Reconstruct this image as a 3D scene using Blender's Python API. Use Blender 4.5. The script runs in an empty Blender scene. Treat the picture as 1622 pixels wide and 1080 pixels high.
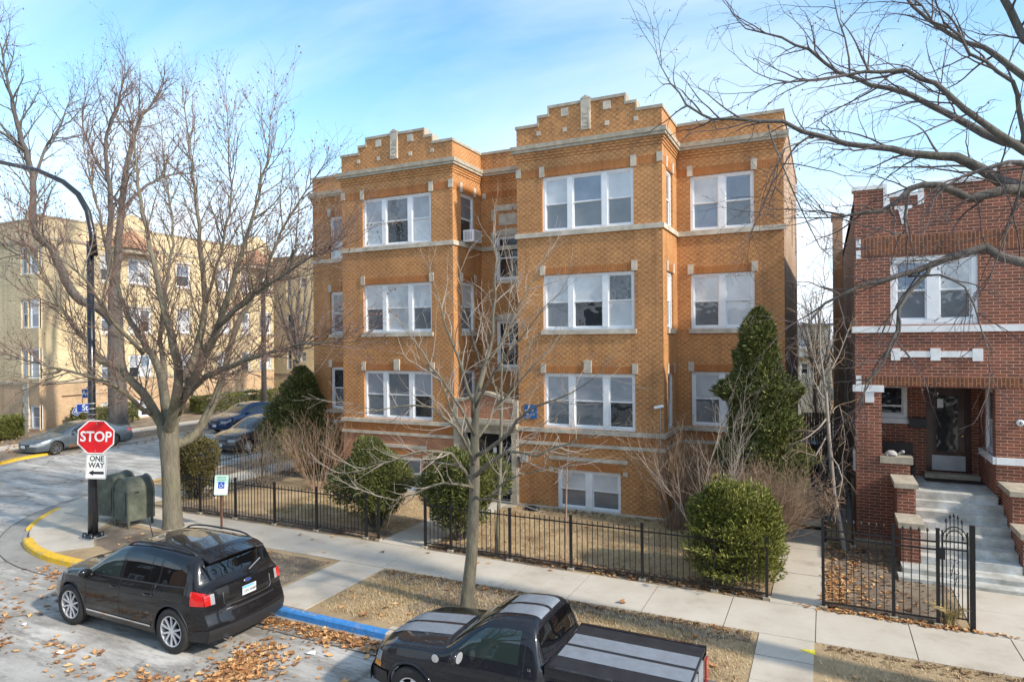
import bpy, math, random
from mathutils import Vector, Matrix
sc = bpy.context.scene
COL = sc.collection
R = math.radians
sin, cos, pi = math.sin, math.cos, math.pi

# ------------------------------------------------------------------ camera
CAM_H, YAW, PITCH, ROLL, FPX = 5.35, 0.44442, -0.00177, -0.00884, 1040.1
_f = Vector((-sin(YAW)*cos(PITCH), cos(YAW)*cos(PITCH), sin(PITCH)))
_r0 = Vector((cos(YAW), sin(YAW), 0)); _u0 = _r0.cross(_f)
_r = _r0*cos(ROLL)+_u0*sin(ROLL); _u = -_r0*sin(ROLL)+_u0*cos(ROLL)
cd = bpy.data.cameras.new('camera'); cam = bpy.data.objects.new('camera', cd); COL.objects.link(cam)
cd.sensor_width = 36; cd.lens = FPX/1622*36; cd.clip_end = 3000; cd.clip_start = .1
cam.matrix_world = Matrix(((_r.x, _u.x, -_f.x, 0), (_r.y, _u.y, -_f.y, 0), (_r.z, _u.z, -_f.z, CAM_H), (0, 0, 0, 1)))
sc.camera = cam
def ray(px, py): return _r*((px-811)/FPX)+_u*((540-py)/FPX)+_f
def on_ground(px, py, z=0.0):
    d = ray(px, py); t = (z-CAM_H)/d.z; return Vector((t*d.x, t*d.y, z))
def on_depth(px, py, Y):                       # a point on the upright plane y = Y
    d = ray(px, py); t = Y/d.y; return Vector((t*d.x, Y, CAM_H+t*d.z))

# ------------------------------------------------------------------ mesh builder
class MB:
    def __init__(s): s.v = []; s.f = []; s.m = []
    def add(s, vs, fs, mi=0):
        b = len(s.v); s.v.extend([tuple(x) for x in vs])
        for f in fs: s.f.append(tuple(b+i for i in f)); s.m.append(mi)
    def quad(s, a, b, c, d, mi=0): s.add([a, b, c, d], [(0, 1, 2, 3)], mi)
    def poly(s, pts, mi=0): s.add(pts, [tuple(range(len(pts)))], mi)
    def box(s, x0, x1, y0, y1, z0, z1, mi=0):
        s.add([(x0,y0,z0),(x1,y0,z0),(x1,y1,z0),(x0,y1,z0),(x0,y0,z1),(x1,y0,z1),(x1,y1,z1),(x0,y1,z1)],
              [(3,2,1,0),(4,5,6,7),(0,1,5,4),(1,2,6,5),(2,3,7,6),(3,0,4,7)], mi)
    def obox(s, c, ax, ay, az, mi=0):          # box from centre and three half-axis vectors
        c = Vector(c); P = []
        for k in (-1, 1):
            for i, j in ((-1,-1),(1,-1),(1,1),(-1,1)): P.append(c+ax*i+ay*j+az*k)
        s.add(P, [(3,2,1,0),(4,5,6,7),(0,1,5,4),(1,2,6,5),(2,3,7,6),(3,0,4,7)], mi)
    def prism(s, pts, z0, z1, mi=0):           # ccw polygon in xy
        n = len(pts)
        s.add([(p[0],p[1],z0) for p in pts]+[(p[0],p[1],z1) for p in pts],
              [tuple(range(n-1,-1,-1)), tuple(range(n,2*n))]+[(i,(i+1)%n,n+(i+1)%n,n+i) for i in range(n)], mi)
    def tube(s, pts, rad, n=6, mi=0, cap=True):
        pts = [Vector(p) for p in pts]; m = len(pts)
        if not hasattr(rad, '__len__'): rad = [rad]*m
        vs = []; prev = None
        for i, p in enumerate(pts):
            t = (pts[min(i+1, m-1)]-pts[max(i-1, 0)])
            if t.length < 1e-9: t = Vector((0,0,1))
            t.normalize()
            if prev is None:
                a = Vector((0,0,1)) if abs(t.z) < .9 else Vector((1,0,0)); u = a.cross(t).normalized()
            else:
                u = prev-t*prev.dot(t)
                u = u.normalized() if u.length > 1e-6 else t.orthogonal().normalized()
            prev = u; w = t.cross(u)
            for k in range(n):
                a = 2*pi*k/n; vs.append(p+u*(cos(a)*rad[i])+w*(sin(a)*rad[i]))
        fs = [(i*n+k, i*n+(k+1)%n, (i+1)*n+(k+1)%n, (i+1)*n+k) for i in range(m-1) for k in range(n)]
        if cap: fs += [tuple(range(n-1,-1,-1)), tuple((m-1)*n+k for k in range(n))]
        s.add(vs, fs, mi)
    def lathe(s, prof, c, axis='z', n=24, mi=0, ang=2*pi):   # prof: (radius, height) along the axis
        m = len(prof); vs = []; c = Vector(c)
        for r, h in prof:
            for k in range(n):
                a = ang*k/n; x, y = r*cos(a), r*sin(a)
                vs.append(c+(Vector((x,y,h)) if axis=='z' else Vector((x,h,y)) if axis=='y' else Vector((h,x,y))))
        fs = []
        for i in range(m-1):
            for k in range(n):
                q = (i*n+k, i*n+(k+1)%n, (i+1)*n+(k+1)%n, (i+1)*n+k)
                fs.append(q if axis!='y' else q[::-1])
        s.add(vs, fs, mi)
    def wbox(s, W, u0, u1, z0, z1, d0, d1, mi=0):            # box on a wall frame, d = distance outwards
        P = [W.P(u,z,d) for d in (d0,d1) for (u,z) in ((u0,z0),(u1,z0),(u1,z1),(u0,z1))]
        s.add(P, [(3,2,1,0),(4,5,6,7),(0,1,5,4),(1,2,6,5),(2,3,7,6),(3,0,4,7)], mi)
    def build(s, name, mats, parent=None, smooth=False, world=True, loc=None):
        me = bpy.data.meshes.new(name)
        off = Vector((0,0,0))
        if parent is not None and world:
            r = parent
            while r.parent: r = r.parent
            off = r.location.copy()
        if loc is not None: off = Vector(loc)
        me.from_pydata([(x-off.x, y-off.y, z-off.z) for x, y, z in s.v] if off.length else s.v, [], s.f)
        if not hasattr(mats, '__len__'): mats = [mats]
        for m in mats: me.materials.append(m)
        if len(mats) > 1: me.polygons.foreach_set('material_index', s.m)
        if smooth: me.polygons.foreach_set('use_smooth', [True]*len(me.polygons))
        me.update()
        o = bpy.data.objects.new(name, me); COL.objects.link(o)
        if parent is not None: o.parent = parent
        if loc is not None: o.location = loc
        return o
class Wall:
    def __init__(s, a, b):                      # plan points; outside lies to the right of a->b
        s.o = Vector((a[0],a[1],0)); e = Vector((b[0],b[1],0))-s.o; s.L = e.length; s.e = e.normalized()
        s.n = Vector((s.e.y, -s.e.x, 0))
    def P(s, u, z, d=0): return s.o+s.e*u+s.n*d+Vector((0,0,z))
    def face(s, mb, z0, z1, holes=(), depth=.12, u0=0, u1=None, mi=0, rmi=None):
        u1 = s.L if u1 is None else u1; rmi = mi if rmi is None else rmi
        us = sorted({u0, u1}|{h[0] for h in holes}|{h[1] for h in holes}); zs = sorted({z0, z1}|{h[2] for h in holes}|{h[3] for h in holes})
        for i in range(len(us)-1):
            for j in range(len(zs)-1):
                a, b, c, d = us[i], us[i+1], zs[j], zs[j+1]; mu, mz = (a+b)/2, (c+d)/2
                if any(h[0] < mu < h[1] and h[2] < mz < h[3] for h in holes): continue
                mb.quad(s.P(a,c), s.P(b,c), s.P(b,d), s.P(a,d), mi)
        for a, b, c, d in holes:
            for q in (((a,c),(a,d)), ((a,d),(b,d)), ((b,d),(b,c)), ((b,c),(a,c))):
                (p0, p1) = q
                mb.quad(s.P(*p0), s.P(*p1), s.P(*p1, -depth), s.P(*p0, -depth), rmi)
class Bag:
    """every wbox becomes a mesh of its own, named by the current kind"""
    def __init__(s, mat, parent, name): s.mat, s.parent, s.name = mat, parent, name
    def wbox(s, *a):
        mb = MB(); mb.wbox(*a); return mb.build(s.name, s.mat, s.parent)
def tag(o, label=None, cat=None, group=None, kind=None):
    if label: o['label'] = label
    if cat: o['category'] = cat
    if group: o['group'] = group
    if kind: o['kind'] = kind
    return o
def thing(name, label, cat, loc=(0,0,0), rz=0, group=None):
    o = bpy.data.objects.new(name, None); COL.objects.link(o); o.location = loc; o.rotation_euler = (0,0,rz)
    o.empty_display_size = .2
    return tag(o, label, cat, group)
def text_mesh(txt, size, name, mat, parent, M, sx=1.0, ext=.002, bold=0.0):
    cu = bpy.data.curves.new(name, 'FONT'); cu.body = txt; cu.size = size; cu.align_x = 'CENTER'; cu.align_y = 'CENTER'
    cu.extrude = ext; cu.offset = bold; cu.resolution_u = 3
    t = bpy.data.objects.new(name, cu); COL.objects.link(t)
    dg = bpy.context.evaluated_depsgraph_get(); me = bpy.data.meshes.new_from_object(t.evaluated_get(dg))
    bpy.data.objects.remove(t); bpy.data.curves.remove(cu)
    me.name = name; me.transform(M @ Matrix.Diagonal((sx,1,1,1))); me.materials.clear(); me.materials.append(mat)
    o = bpy.data.objects.new(name, me); COL.objects.link(o)
    if parent is not None: o.parent = parent
    return o

# ------------------------------------------------------------------ materials
MATS = {}
class NT:
    def __init__(s, name):
        s.mat = bpy.data.materials.new(name); s.mat.use_nodes = True; s.t = s.mat.node_tree; s.n = s.t.nodes
        s.b = s.n['Principled BSDF']
    def node(s, ty, **kw):
        n = s.n.new(ty)
        for k, v in kw.items():
            if k.startswith('i_'):
                key = k[2:]; key = int(key) if key.isdigit() else key.replace('_', ' ')
                if hasattr(v, 'bl_idname') or isinstance(v, bpy.types.NodeSocket): s.t.links.new(v, n.inputs[key])
                else: n.inputs[key].default_value = v
            else: setattr(n, k, v)
        return n
    def link(s, a, b): s.t.links.new(a, b)
    def pos(s): return s.node('ShaderNodeNewGeometry').outputs['Position']
    def obj(s): return s.node('ShaderNodeTexCoord').outputs['Object']
    def noise(s, vec, scale, detail=4, rough=.6): return s.node('ShaderNodeTexNoise', i_Vector=vec, i_Scale=scale, i_Detail=detail, i_Roughness=rough).outputs['Fac']
    def ramp(s, fac, pts):
        n = s.node('ShaderNodeValToRGB', i_Fac=fac); e = n.color_ramp.elements
        while len(e) < len(pts): e.new(.5)
        for el, (p, c) in zip(e, pts): el.position = p; el.color = c if len(c) == 4 else (*c, 1)
        return n.outputs['Color']
    def mix(s, fac, a, b, mode='MIX'):
        n = s.n.new('ShaderNodeMix'); n.data_type = 'RGBA'; n.blend_type = mode
        for idx, v in ((0, fac), (6, a), (7, b)):
            if isinstance(v, bpy.types.NodeSocket): s.t.links.new(v, n.inputs[idx])
            elif idx == 0: n.inputs[0].default_value = v
            else: n.inputs[idx].default_value = (*v, 1) if len(v) == 3 else v
        return n.outputs[2]
    def math(s, op, a, b=0.0, c=None):
        n = s.n.new('ShaderNodeMath'); n.operation = op
        for i, v in enumerate((a, b) if c is None else (a, b, c)):
            if isinstance(v, bpy.types.NodeSocket): s.t.links.new(v, n.inputs[i])
            else: n.inputs[i].default_value = v
        return n.outputs[0]
    def bump(s, h, dist=.01, strength=1.0):
        n = s.node('ShaderNodeBump', i_Height=h, i_Distance=dist, i_Strength=strength); s.link(n.outputs[0], s.b.inputs['Normal'])
    def col(s, v):
        if isinstance(v, bpy.types.NodeSocket): s.link(v, s.b.inputs['Base Color'])
        else: s.b.inputs['Base Color'].default_value = (*v, 1)
def pm(name, c, rough=.6, metal=0, var=.15, scale=6, bump=0, bscale=40, coat=0, ior=1.5, world=True, emit=0):
    t = NT(name); p = t.pos() if world else t.obj()
    if var:
        lo = tuple(x*(1-var) for x in c); hi = tuple(min(1, x*(1+var)) for x in c)
        t.col(t.ramp(t.noise(p, scale), [(.3, lo), (.7, hi)]))
    else: t.col(c)
    b = t.b.inputs; b['Roughness'].default_value = rough; b['Metallic'].default_value = metal; b['IOR'].default_value = ior
    b['Coat Weight'].default_value = coat; b['Coat Roughness'].default_value = .03
    if bump: t.bump(t.noise(p, bscale), bump)
    MATS[name] = t.mat; return t.mat
def brick(name, c1, c2, mortar, bw=.215, rh=.0762, ms=.006, vertical=False, stain=.18, lit_fleck=None, bias=0.0):
    t = NT(name); g = t.node('ShaderNodeNewGeometry')
    sp = t.node('ShaderNodeSeparateXYZ', i_Vector=g.outputs['Position']); sn = t.node('ShaderNodeSeparateXYZ', i_Vector=g.outputs['True Normal'])
    k = t.math('GREATER_THAN', t.math('ABSOLUTE', sn.outputs['X']), .5)
    u = t.math('ADD', t.math('MULTIPLY', sp.outputs['X'], t.math('SUBTRACT', 1, k)), t.math('MULTIPLY', sp.outputs['Y'], k))
    cmb = t.node('ShaderNodeCombineXYZ', i_0=(sp.outputs['Z'] if vertical else u), i_1=(u if vertical else sp.outputs['Z']))
    br = t.node('ShaderNodeTexBrick', i_Vector=cmb.outputs[0], i_Scale=1.0, i_Color1=(*c1,1), i_Color2=(*c2,1), i_Mortar=(*mortar,1))
    br.inputs['Mortar Size'].default_value = ms; br.inputs['Mortar Smooth'].default_value = .2; br.inputs['Bias'].default_value = bias
    br.inputs['Brick Width'].default_value = bw; br.inputs['Row Height'].default_value = rh; br.offset = .5
    if lit_fleck: br.squash = .5; br.squash_frequency = 2
    c = br.outputs['Color']
    if lit_fleck:  # staggered bright patches: raking light painted into the brick colour
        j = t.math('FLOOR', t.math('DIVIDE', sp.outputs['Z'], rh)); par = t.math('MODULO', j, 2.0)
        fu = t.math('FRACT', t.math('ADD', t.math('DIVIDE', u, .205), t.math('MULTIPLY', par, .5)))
        lit_mask = t.math('MULTIPLY', t.math('LESS_THAN', fu, .43), t.math('LESS_THAN', t.math('FRACT', t.math('DIVIDE', sp.outputs['Z'], rh)), .72))
        lit_mask = t.math('MULTIPLY', lit_mask, t.math('MULTIPLY_ADD', t.noise(g.outputs['Position'], 11, 2), 1.6, -.18))
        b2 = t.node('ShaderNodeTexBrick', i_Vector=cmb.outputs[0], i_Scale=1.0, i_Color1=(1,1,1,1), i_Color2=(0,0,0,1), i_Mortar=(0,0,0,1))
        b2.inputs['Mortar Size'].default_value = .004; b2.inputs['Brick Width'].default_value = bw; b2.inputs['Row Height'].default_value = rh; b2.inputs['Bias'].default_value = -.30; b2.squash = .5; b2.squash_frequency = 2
        c = t.mix(t.math('MULTIPLY', lit_mask, .58), c, lit_fleck)
    n1 = t.noise(g.outputs['Position'], .55, 5); n2 = t.noise(g.outputs['Position'], 45, 3)
    c = t.mix(1.0, c, t.ramp(n1, [(.3, (1-stain,)*3), (.7, (1.0+stain*.5,)*3)]), 'MULTIPLY')
    cs = t.node('ShaderNodeCombineXYZ', i_0=t.math('MULTIPLY', u, 2.6), i_1=t.math('MULTIPLY', sp.outputs['Z'], .22), i_2=k)
    c = t.mix(.8, c, t.ramp(t.noise(cs.outputs[0], 1.0, 5, .6), [(.30, (.70,.69,.68)), (.50, (1,1,1)), (.78, (1.10,1.09,1.07))]), 'MULTIPLY')
    c = t.mix(.6, c, t.ramp(n2, [(.3, (.85,)*3), (.7, (1.1,)*3)]), 'MULTIPLY')
    t.col(c); t.b.inputs['Roughness'].default_value = .75
    t.bump(t.math('SUBTRACT', 1.0, br.outputs['Fac']), .006, .8)
    MATS[name] = t.mat; return t.mat
def ground_mat(name, stops, scale=.6, fine=30, fineamt=.35, bump=.01, rough=.9, crack=0, patch=None, salt=False):
    t = NT(name); p = t.pos(); c = t.ramp(t.noise(p, scale, 8, .65), stops)
    f = t.noise(p, fine, 6, .7)
    c = t.mix(1.0, c, t.ramp(f, [(.25, (1-fineamt,)*3), (.75, (1+fineamt*.6,)*3)]), 'MULTIPLY')
    if patch:
        m = t.ramp(t.noise(p, patch[0], 5, .6), [(patch[1], (0,0,0)), (patch[1]+.12, (1,1,1))])
        c = t.mix(m, c, patch[2])
    if crack:
        d = t.node('ShaderNodeVectorMath', operation='ADD', i_0=p); nn = t.node('ShaderNodeTexNoise', i_Vector=p, i_Scale=.8, i_Detail=4); t.link(nn.outputs['Color'], d.inputs[1])
        v = t.node('ShaderNodeTexVoronoi', i_Vector=d.outputs[0], i_Scale=crack); v.feature = 'DISTANCE_TO_EDGE'
        cr = t.ramp(v.outputs['Distance'], [(.004, (.35,)*3), (.014, (1,)*3)])
        c = t.mix(.8, c, cr, 'MULTIPLY')
    if salt:
        mp = t.node('ShaderNodeMapping', i_Vector=p); mp.inputs['Scale'].default_value = (.35,1.3,1); mp.inputs['Rotation'].default_value = (0,0,.12)
        f2 = t.noise(mp.outputs[0], 1.1, 8, .72); c = t.mix(t.ramp(f2, [(.47,(0,0,0)),(.62,(.8,.8,.8))]), c, (.62,.585,.535)); c = t.mix(t.ramp(t.noise(mp.outputs[0], 2.3, 8, .75), [(.50,(0,0,0)),(.64,(.75,.75,.75))]), c, (.15,.13,.11))
    t.col(c); t.b.inputs['Roughness'].default_value = rough
    t.bump(f, bump); MATS[name] = t.mat; return t.mat
def leaf_mat(name, a, b, c, trans=0.0, rough=.6):
    t = NT(name); r = t.node('ShaderNodeNewGeometry').outputs['Random Per Island']
    k = t.noise(t.pos(), 2.2, 3)
    col = t.ramp(t.math('ADD', t.math('MULTIPLY', r, .55), t.math('MULTIPLY', k, .45)), [(.2, a), (.5, b), (.8, c)])
    t.col(col); t.b.inputs['Roughness'].default_value = rough
    MATS[name] = t.mat; return t.mat
def pane_mat(name, c, lines=0, grad=None, rough=.03, ior=1.75):
    t = NT(name); p = t.pos(); col = t.ramp(t.noise(p, 1.3, 3), [(.3, tuple(x*.8 for x in c)), (.7, tuple(x*1.15 for x in c))])
    if lines:
        w = t.node('ShaderNodeTexWave', i_Vector=p, i_Scale=lines); w.bands_direction = 'Z'
        col = t.mix(.35, col, t.ramp(w.outputs['Fac'], [(.2, (.6,)*3), (.6, (1,)*3)]), 'MULTIPLY')
    t.col(col); b = t.b.inputs; b['Roughness'].default_value = rough; b['IOR'].default_value = ior
    t.bump(t.noise(p, 1.8, 2), .010); MATS[name] = t.mat; return t.mat

ORB = brick('orange_brick', (.54,.235,.075), (.41,.165,.050), (.57,.325,.145), lit_fleck=(.82,.46,.20), stain=.24)
ORB_S = brick('orange_brick_soldier', (.47,.175,.045), (.40,.135,.032), (.47,.23,.085), vertical=True)
PINKB = brick('patched_pink_brick', (.50,.22,.11), (.40,.16,.08), (.52,.36,.24))
YEB = brick('yellow_brick', (.74,.58,.34), (.64,.49,.27), (.68,.56,.38), ms=.008)
TANB = brick('tan_brick', (.62,.42,.25), (.52,.34,.19), (.52,.40,.27))
REDB = brick('red_brick', (.26,.085,.048), (.14,.058,.035), (.58,.28,.18), bw=.25, rh=.078, ms=.0085)
REDB_S = brick('red_brick_soldier', (.22,.075,.03), (.12,.045,.022), (.42,.19,.09), bw=.29, rh=.082, ms=.009, vertical=True)
COMB = brick('common_brick', (.46,.29,.17), (.36,.22,.13), (.42,.34,.25))
DARKB = brick('dark_common_brick', (.17,.10,.065), (.12,.07,.05), (.24,.18,.14))
STONE = pm('limestone', (.54,.47,.37), .8, var=.28, scale=3, bump=.004)
CONC_CAP = pm('weathered_stone_cap', (.40,.34,.255), .85, var=.25, scale=5, bump=.004)
WHITE = pm('white_vinyl', (.80,.80,.80), .45, var=.05)
WHITE_ST = pm('white_painted_stone', (.78,.77,.75), .6, var=.10, scale=5)
ROOF = pm('roof_felt', (.10,.10,.10), .9)
IRON = pm('black_iron', (.012,.012,.014), .4, var=.2)
METAL_GREY = pm('grey_metal', (.45,.46,.47), .45, metal=.6)
P_BLIND = pane_mat('pane_blind_white', (.56,.58,.59))
P_SHADE = pane_mat('pane_blind_slats', (.36,.38,.41), lines=9)
P_GREY = pane_mat('pane_grey', (.16,.175,.19))
P_DARK = pane_mat('pane_dark', (.025,.03,.036))
P_BLUE = pane_mat('pane_bluish', (.20,.25,.32))
PANES = [P_BLIND, P_SHADE, P_GREY, P_DARK, P_BLUE]
# street, walks, lawns
ASPH = ground_mat('worn_asphalt', [(.30,(.22,.20,.175)),(.5,(.35,.325,.29)),(.68,(.47,.44,.40))], .35, 22, .22, .004, crack=.22, salt=True)
CONC = ground_mat('sidewalk_concrete', [(.25,(.36,.305,.235)),(.45,(.51,.445,.36)),(.7,(.59,.53,.445))], .8, 60, .16, .002, .85, patch=(1.9,.62,(.40,.34,.27)))
CONC_D = ground_mat('gutter_concrete', [(.3,(.22,.205,.185)),(.7,(.36,.34,.31))], 1.4, 50, .25, .003, .85)
JOINT = pm('joint_dirt', (.09,.075,.06), .95)
LAWN = ground_mat('winter_lawn', [(.28,(.19,.125,.07)),(.45,(.40,.28,.155)),(.6,(.52,.38,.215)),(.78,(.34,.27,.125))], 1.1, 75, .5, .02)
DIRT = ground_mat('bare_dirt', [(.3,(.12,.085,.06)),(.5,(.22,.165,.115)),(.72,(.36,.29,.21))], 1.7, 60, .5, .015)
def worn_paint(name, c, under=(.36,.33,.29), th=.60):
    t = NT(name); p = t.pos(); k = t.math('ADD', t.math('MULTIPLY', t.noise(p, 5, 6, .7), .6), t.math('MULTIPLY', t.noise(p, 34, 4, .7), .4))
    base = t.ramp(t.noise(p, 11, 4), [(.3, tuple(x*.75 for x in c)), (.7, tuple(min(1,x*1.12) for x in c))]); t.col(t.mix(t.ramp(k, [(th-.04,(0,0,0)),(th+.02,(1,1,1))]), base, under))
    t.b.inputs['Roughness'].default_value = .7; t.bump(k, .01); MATS[name] = t.mat; return t.mat
YELLOW = worn_paint('yellow_kerb_paint', (.80,.47,.02), th=.585); BLUE = worn_paint('blue_kerb_paint', (.05,.24,.58))
# ------------------------------------------------------------------ world, sun
SUN_EL, SUN_AZ = R(33), R(97)                  # azimuth clockwise from +y
w = bpy.data.worlds.new('World'); sc.world = w; w.use_nodes = True
nt = w.node_tree; nn = nt.nodes; bg = nn['Background']
sky = nn.new('ShaderNodeTexSky'); sky.sky_type = 'NISHITA'; sky.sun_disc = False
sky.sun_elevation = SUN_EL; sky.sun_rotation = SUN_AZ; sky.air_density = 1.0; sky.dust_density = .6; sky.ozone_density = 2.5
tc = nn.new('ShaderNodeTexCoord'); sep = nn.new('ShaderNodeSeparateXYZ'); nt.links.new(tc.outputs['Generated'], sep.inputs[0])
def wm(op, a, b=0.0):
    n = nn.new('ShaderNodeMath'); n.operation = op
    for i, v in enumerate((a, b)):
        if isinstance(v, bpy.types.NodeSocket): nt.links.new(v, n.inputs[i])
        else: n.inputs[i].default_value = v
    return n.outputs[0]
den = wm('ADD', wm('MAXIMUM', sep.outputs['Z'], 0.0), .22)
cx = nn.new('ShaderNodeCombineXYZ'); nt.links.new(wm('DIVIDE', sep.outputs['X'], den), cx.inputs[0]); nt.links.new(wm('DIVIDE', sep.outputs['Y'], den), cx.inputs[1])
mp = nn.new('ShaderNodeMapping'); nt.links.new(cx.outputs[0], mp.inputs[0]); mp.inputs['Rotation'].default_value = (0,0,R(-28)); mp.inputs['Scale'].default_value = (.55,1.35,1)
mp.inputs['Location'].default_value = (3.2, 1.1, 0)
nz = nn.new('ShaderNodeTexNoise'); nt.links.new(mp.outputs[0], nz.inputs['Vector']); nz.inputs['Scale'].default_value = 1.15; nz.inputs['Detail'].default_value = 7; nz.inputs['Roughness'].default_value = .52; nz.inputs['Distortion'].default_value = .5
cr = nn.new('ShaderNodeValToRGB'); nt.links.new(nz.outputs['Fac'], cr.inputs[0]); cr.color_ramp.elements[0].position = .40; cr.color_ramp.elements[1].position = .74
hz = nn.new('ShaderNodeMapRange'); nt.links.new(sep.outputs['Z'], hz.inputs[0]); hz.inputs[1].default_value = 0; hz.inputs[2].default_value = .42; hz.inputs[3].default_value = .95; hz.inputs[4].default_value = 0
cl = wm('MINIMUM', wm('ADD', wm('MULTIPLY', cr.outputs[0], .72), wm('POWER', hz.outputs[0], 1.6)), 1.0)
hs = nn.new('ShaderNodeHueSaturation'); nt.links.new(sky.outputs[0], hs.inputs['Color']); hs.inputs['Saturation'].default_value = 1.12; hs.inputs['Hue'].default_value = .485; hs.inputs['Value'].default_value = 1.3
mx = nn.new('ShaderNodeMix'); mx.data_type = 'RGBA'; nt.links.new(cl, mx.inputs[0]); nt.links.new(hs.outputs[0], mx.inputs[6]); mx.inputs[7].default_value = (5.0, 5.5, 6.1, 1)
nt.links.new(mx.outputs[2], bg.inputs['Color']); bg.inputs['Strength'].default_value = .165
sl = bpy.data.lights.new('sun', 'SUN'); so = bpy.data.objects.new('sun', sl); COL.objects.link(so)
sl.energy = 3.6; sl.angle = R(2.5); sl.color = (1.0, .92, .79)
sd = Vector((sin(SUN_AZ)*cos(SUN_EL), cos(SUN_AZ)*cos(SUN_EL), sin(SUN_EL)))
so.rotation_euler = sd.to_track_quat('Z', 'Y').to_euler(); so.location = (30, 0, 40)
sc.view_settings.view_transform = 'Standard'; sc.view_settings.look = 'None'; sc.view_settings.exposure = .55
sc.cycles.max_bounces = 6; sc.cycles.diffuse_bounces = 3; sc.cycles.glossy_bounces = 3; sc.cycles.transparent_max_bounces = 6
sc.cycles.use_denoising = True

# ------------------------------------------------------------------ ground
Z = .12
def sheet(name, pts, z, m):
    mb = MB(); mb.poly([(x, y, z) for x, y in pts]); return tag(mb.build(name, m), kind='structure')
sheet('street', [(-600,-300),(600,-300),(600,900),(-600,900)], 0, ASPH)
def arc(cx, cy, r, a0, a1, n): return [(cx+r*cos(R(a0+(a1-a0)*i/n)), cy+r*sin(R(a0+(a1-a0)*i/n))) for i in range(n+1)]
CC = (-16.7, 16.1)
def kerbline(off): return [(60, 9.6+off)]+arc(CC[0], CC[1], 6.5-off, 270, 180, 14)+[(-23.2+off, 200)]
def strip(mb, A, B, z0a, z0b=None):
    z0b = z0a if z0b is None else z0b
    for i in range(len(A)-1): mb.quad((*A[i], z0a), (*A[i+1], z0a), (*B[i+1], z0b), (*B[i], z0b))
# the block the brick buildings stand on
outer = kerbline(.15)
mb = MB(); mb.poly([(x, y, Z) for x, y in ([(60,200)]+[(-23.05,200)]+outer[::-1][1:])][::-1]); tag(mb.build('lawn', LAWN), kind='structure')
# gutter
g = MB(); strip(g, kerbline(-.55), kerbline(.02), .004); tag(g.build('gutter', CONC_D), kind='structure')
jl = MB(); K = kerbline(-.56); K2 = kerbline(-.53); strip(jl, K, K2, .008); tag(jl.build('gutter_joint', JOINT), kind='structure')
# kerbs
def lerp_line(pts, n):                        # resample into n-metre pieces
    out = [Vector((*pts[0],0))]
    for a, b in zip(pts, pts[1:]):
        a, b = Vector((*a,0)), Vector((*b,0)); k = max(1, int((b-a).length/n))
        out += [a+(b-a)*(i+1)/k for i in range(k)]
    return out
def kerb(name, pts, m, h=.125, wd=.16):
    """kerb stone along pts; the street lies to the right-hand side when walking -> offsets to the left"""
    mb = MB(); n = len(pts); L = []
    for i in range(n):
        t = (Vector((*pts[min(i+1,n-1)],0))-Vector((*pts[max(i-1,0)],0))).normalized(); L.append(Vector((t.y,-t.x,0)))
    prof = [(0,0),(.015,h*.8),(.045,h),(wd,h),(wd,.05)]
    for i in range(n-1):
        for j in range(len(prof)-1):
            q = []
            for (ii, jj) in ((i,j),(i+1,j),(i+1,j+1),(i,j+1)):
                p = Vector((*pts[ii],0))+L[ii]*prof[jj][0]; q.append((p.x,p.y,prof[jj][1]))
            mb.quad(*q)
    for ii in (0, n-1):
        mb.poly([tuple(Vector((*pts[ii],0))+L[ii]*a+Vector((0,0,b))) for a, b in prof])
    return tag(mb.build(name, m, smooth=False), kind='structure')
A = arc(CC[0], CC[1], 6.5, 270, 180, 36)      # from front kerb round to the side kerb, 2.5 deg steps
kerb('kerb', [(60,9.6),(30,9.6),(0,9.6),(-7.15,9.6)], CONC)
kerb('blue_kerb', [(-7.15,9.6),(-8.5,9.6),(-10.0,9.6),(-11.5,9.6)], BLUE)
kerb('kerb', [(-11.5,9.6),(-14.6,9.6)], CONC)
kerb('yellow_kerb', [(-14.6,9.6),(-15.6,9.6)]+A[0:11], YELLOW, h=.15, wd=.22)
kerb('kerb_ramp_lip', A[10:16], CONC_D, h=.03)
kerb('yellow_kerb', A[15:24], YELLOW, h=.13, wd=.2)
kerb('kerb', A[23:37], CONC)
kerb('yellow_kerb', [(-23.2,16.1),(-23.2,17.4),(-23.2,19.5)], YELLOW)
kerb('kerb', [(-23.2,19.5),(-23.2,40),(-23.2,200)], CONC)
# walks made of slabs with open joints
SL = MB()
def slabs(x0, x1, y0, y1, nx, ny, z=Z+.012, gap=.016, mb=SL):
    for i in range(nx):
        for j in range(ny):
            a, b = x0+(x1-x0)*i/nx, x0+(x1-x0)*(i+1)/nx; c, d = y0+(y1-y0)*j/ny, y0+(y1-y0)*(j+1)/ny
            mb.box(a+gap/2, b-gap/2, c+gap/2, d-gap/2, z-.04, z+random.Random(i*7+j).uniform(-.003,.003))
jb = MB()
jb.box(-21.3, 26, 12.38, 13.86, Z-.02, Z+.004); jb.box(-21.3,-19.85, 13.86, 60, Z-.02, Z+.004); jb.box(-10.43,-9.2,9.8,12.38,Z-.02,Z+.004)
jb.box(-10.5,-9.17,13.86,18.7,Z-.02,Z+.004); jb.box(-1.07,-.21,9.8,12.38,Z-.02,Z+.004); jb.box(-1.0,-.1,13.86,20.4,Z-.02,Z+.004); jb.box(2.35,4.4,13.86,16.5,Z-.02,Z+.003)
tag(jb.build('walk_bed', JOINT), kind='structure')
slabs(-19.9, 25.6, 12.36, 13.88, 30, 1)
slabs(-21.33, -19.9, 12.36, 60, 1, 31)
slabs(-10.45, -9.18, 9.78, 12.36, 1, 2); slabs(-10.52, -9.15, 13.88, 18.75, 1, 4)
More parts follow.
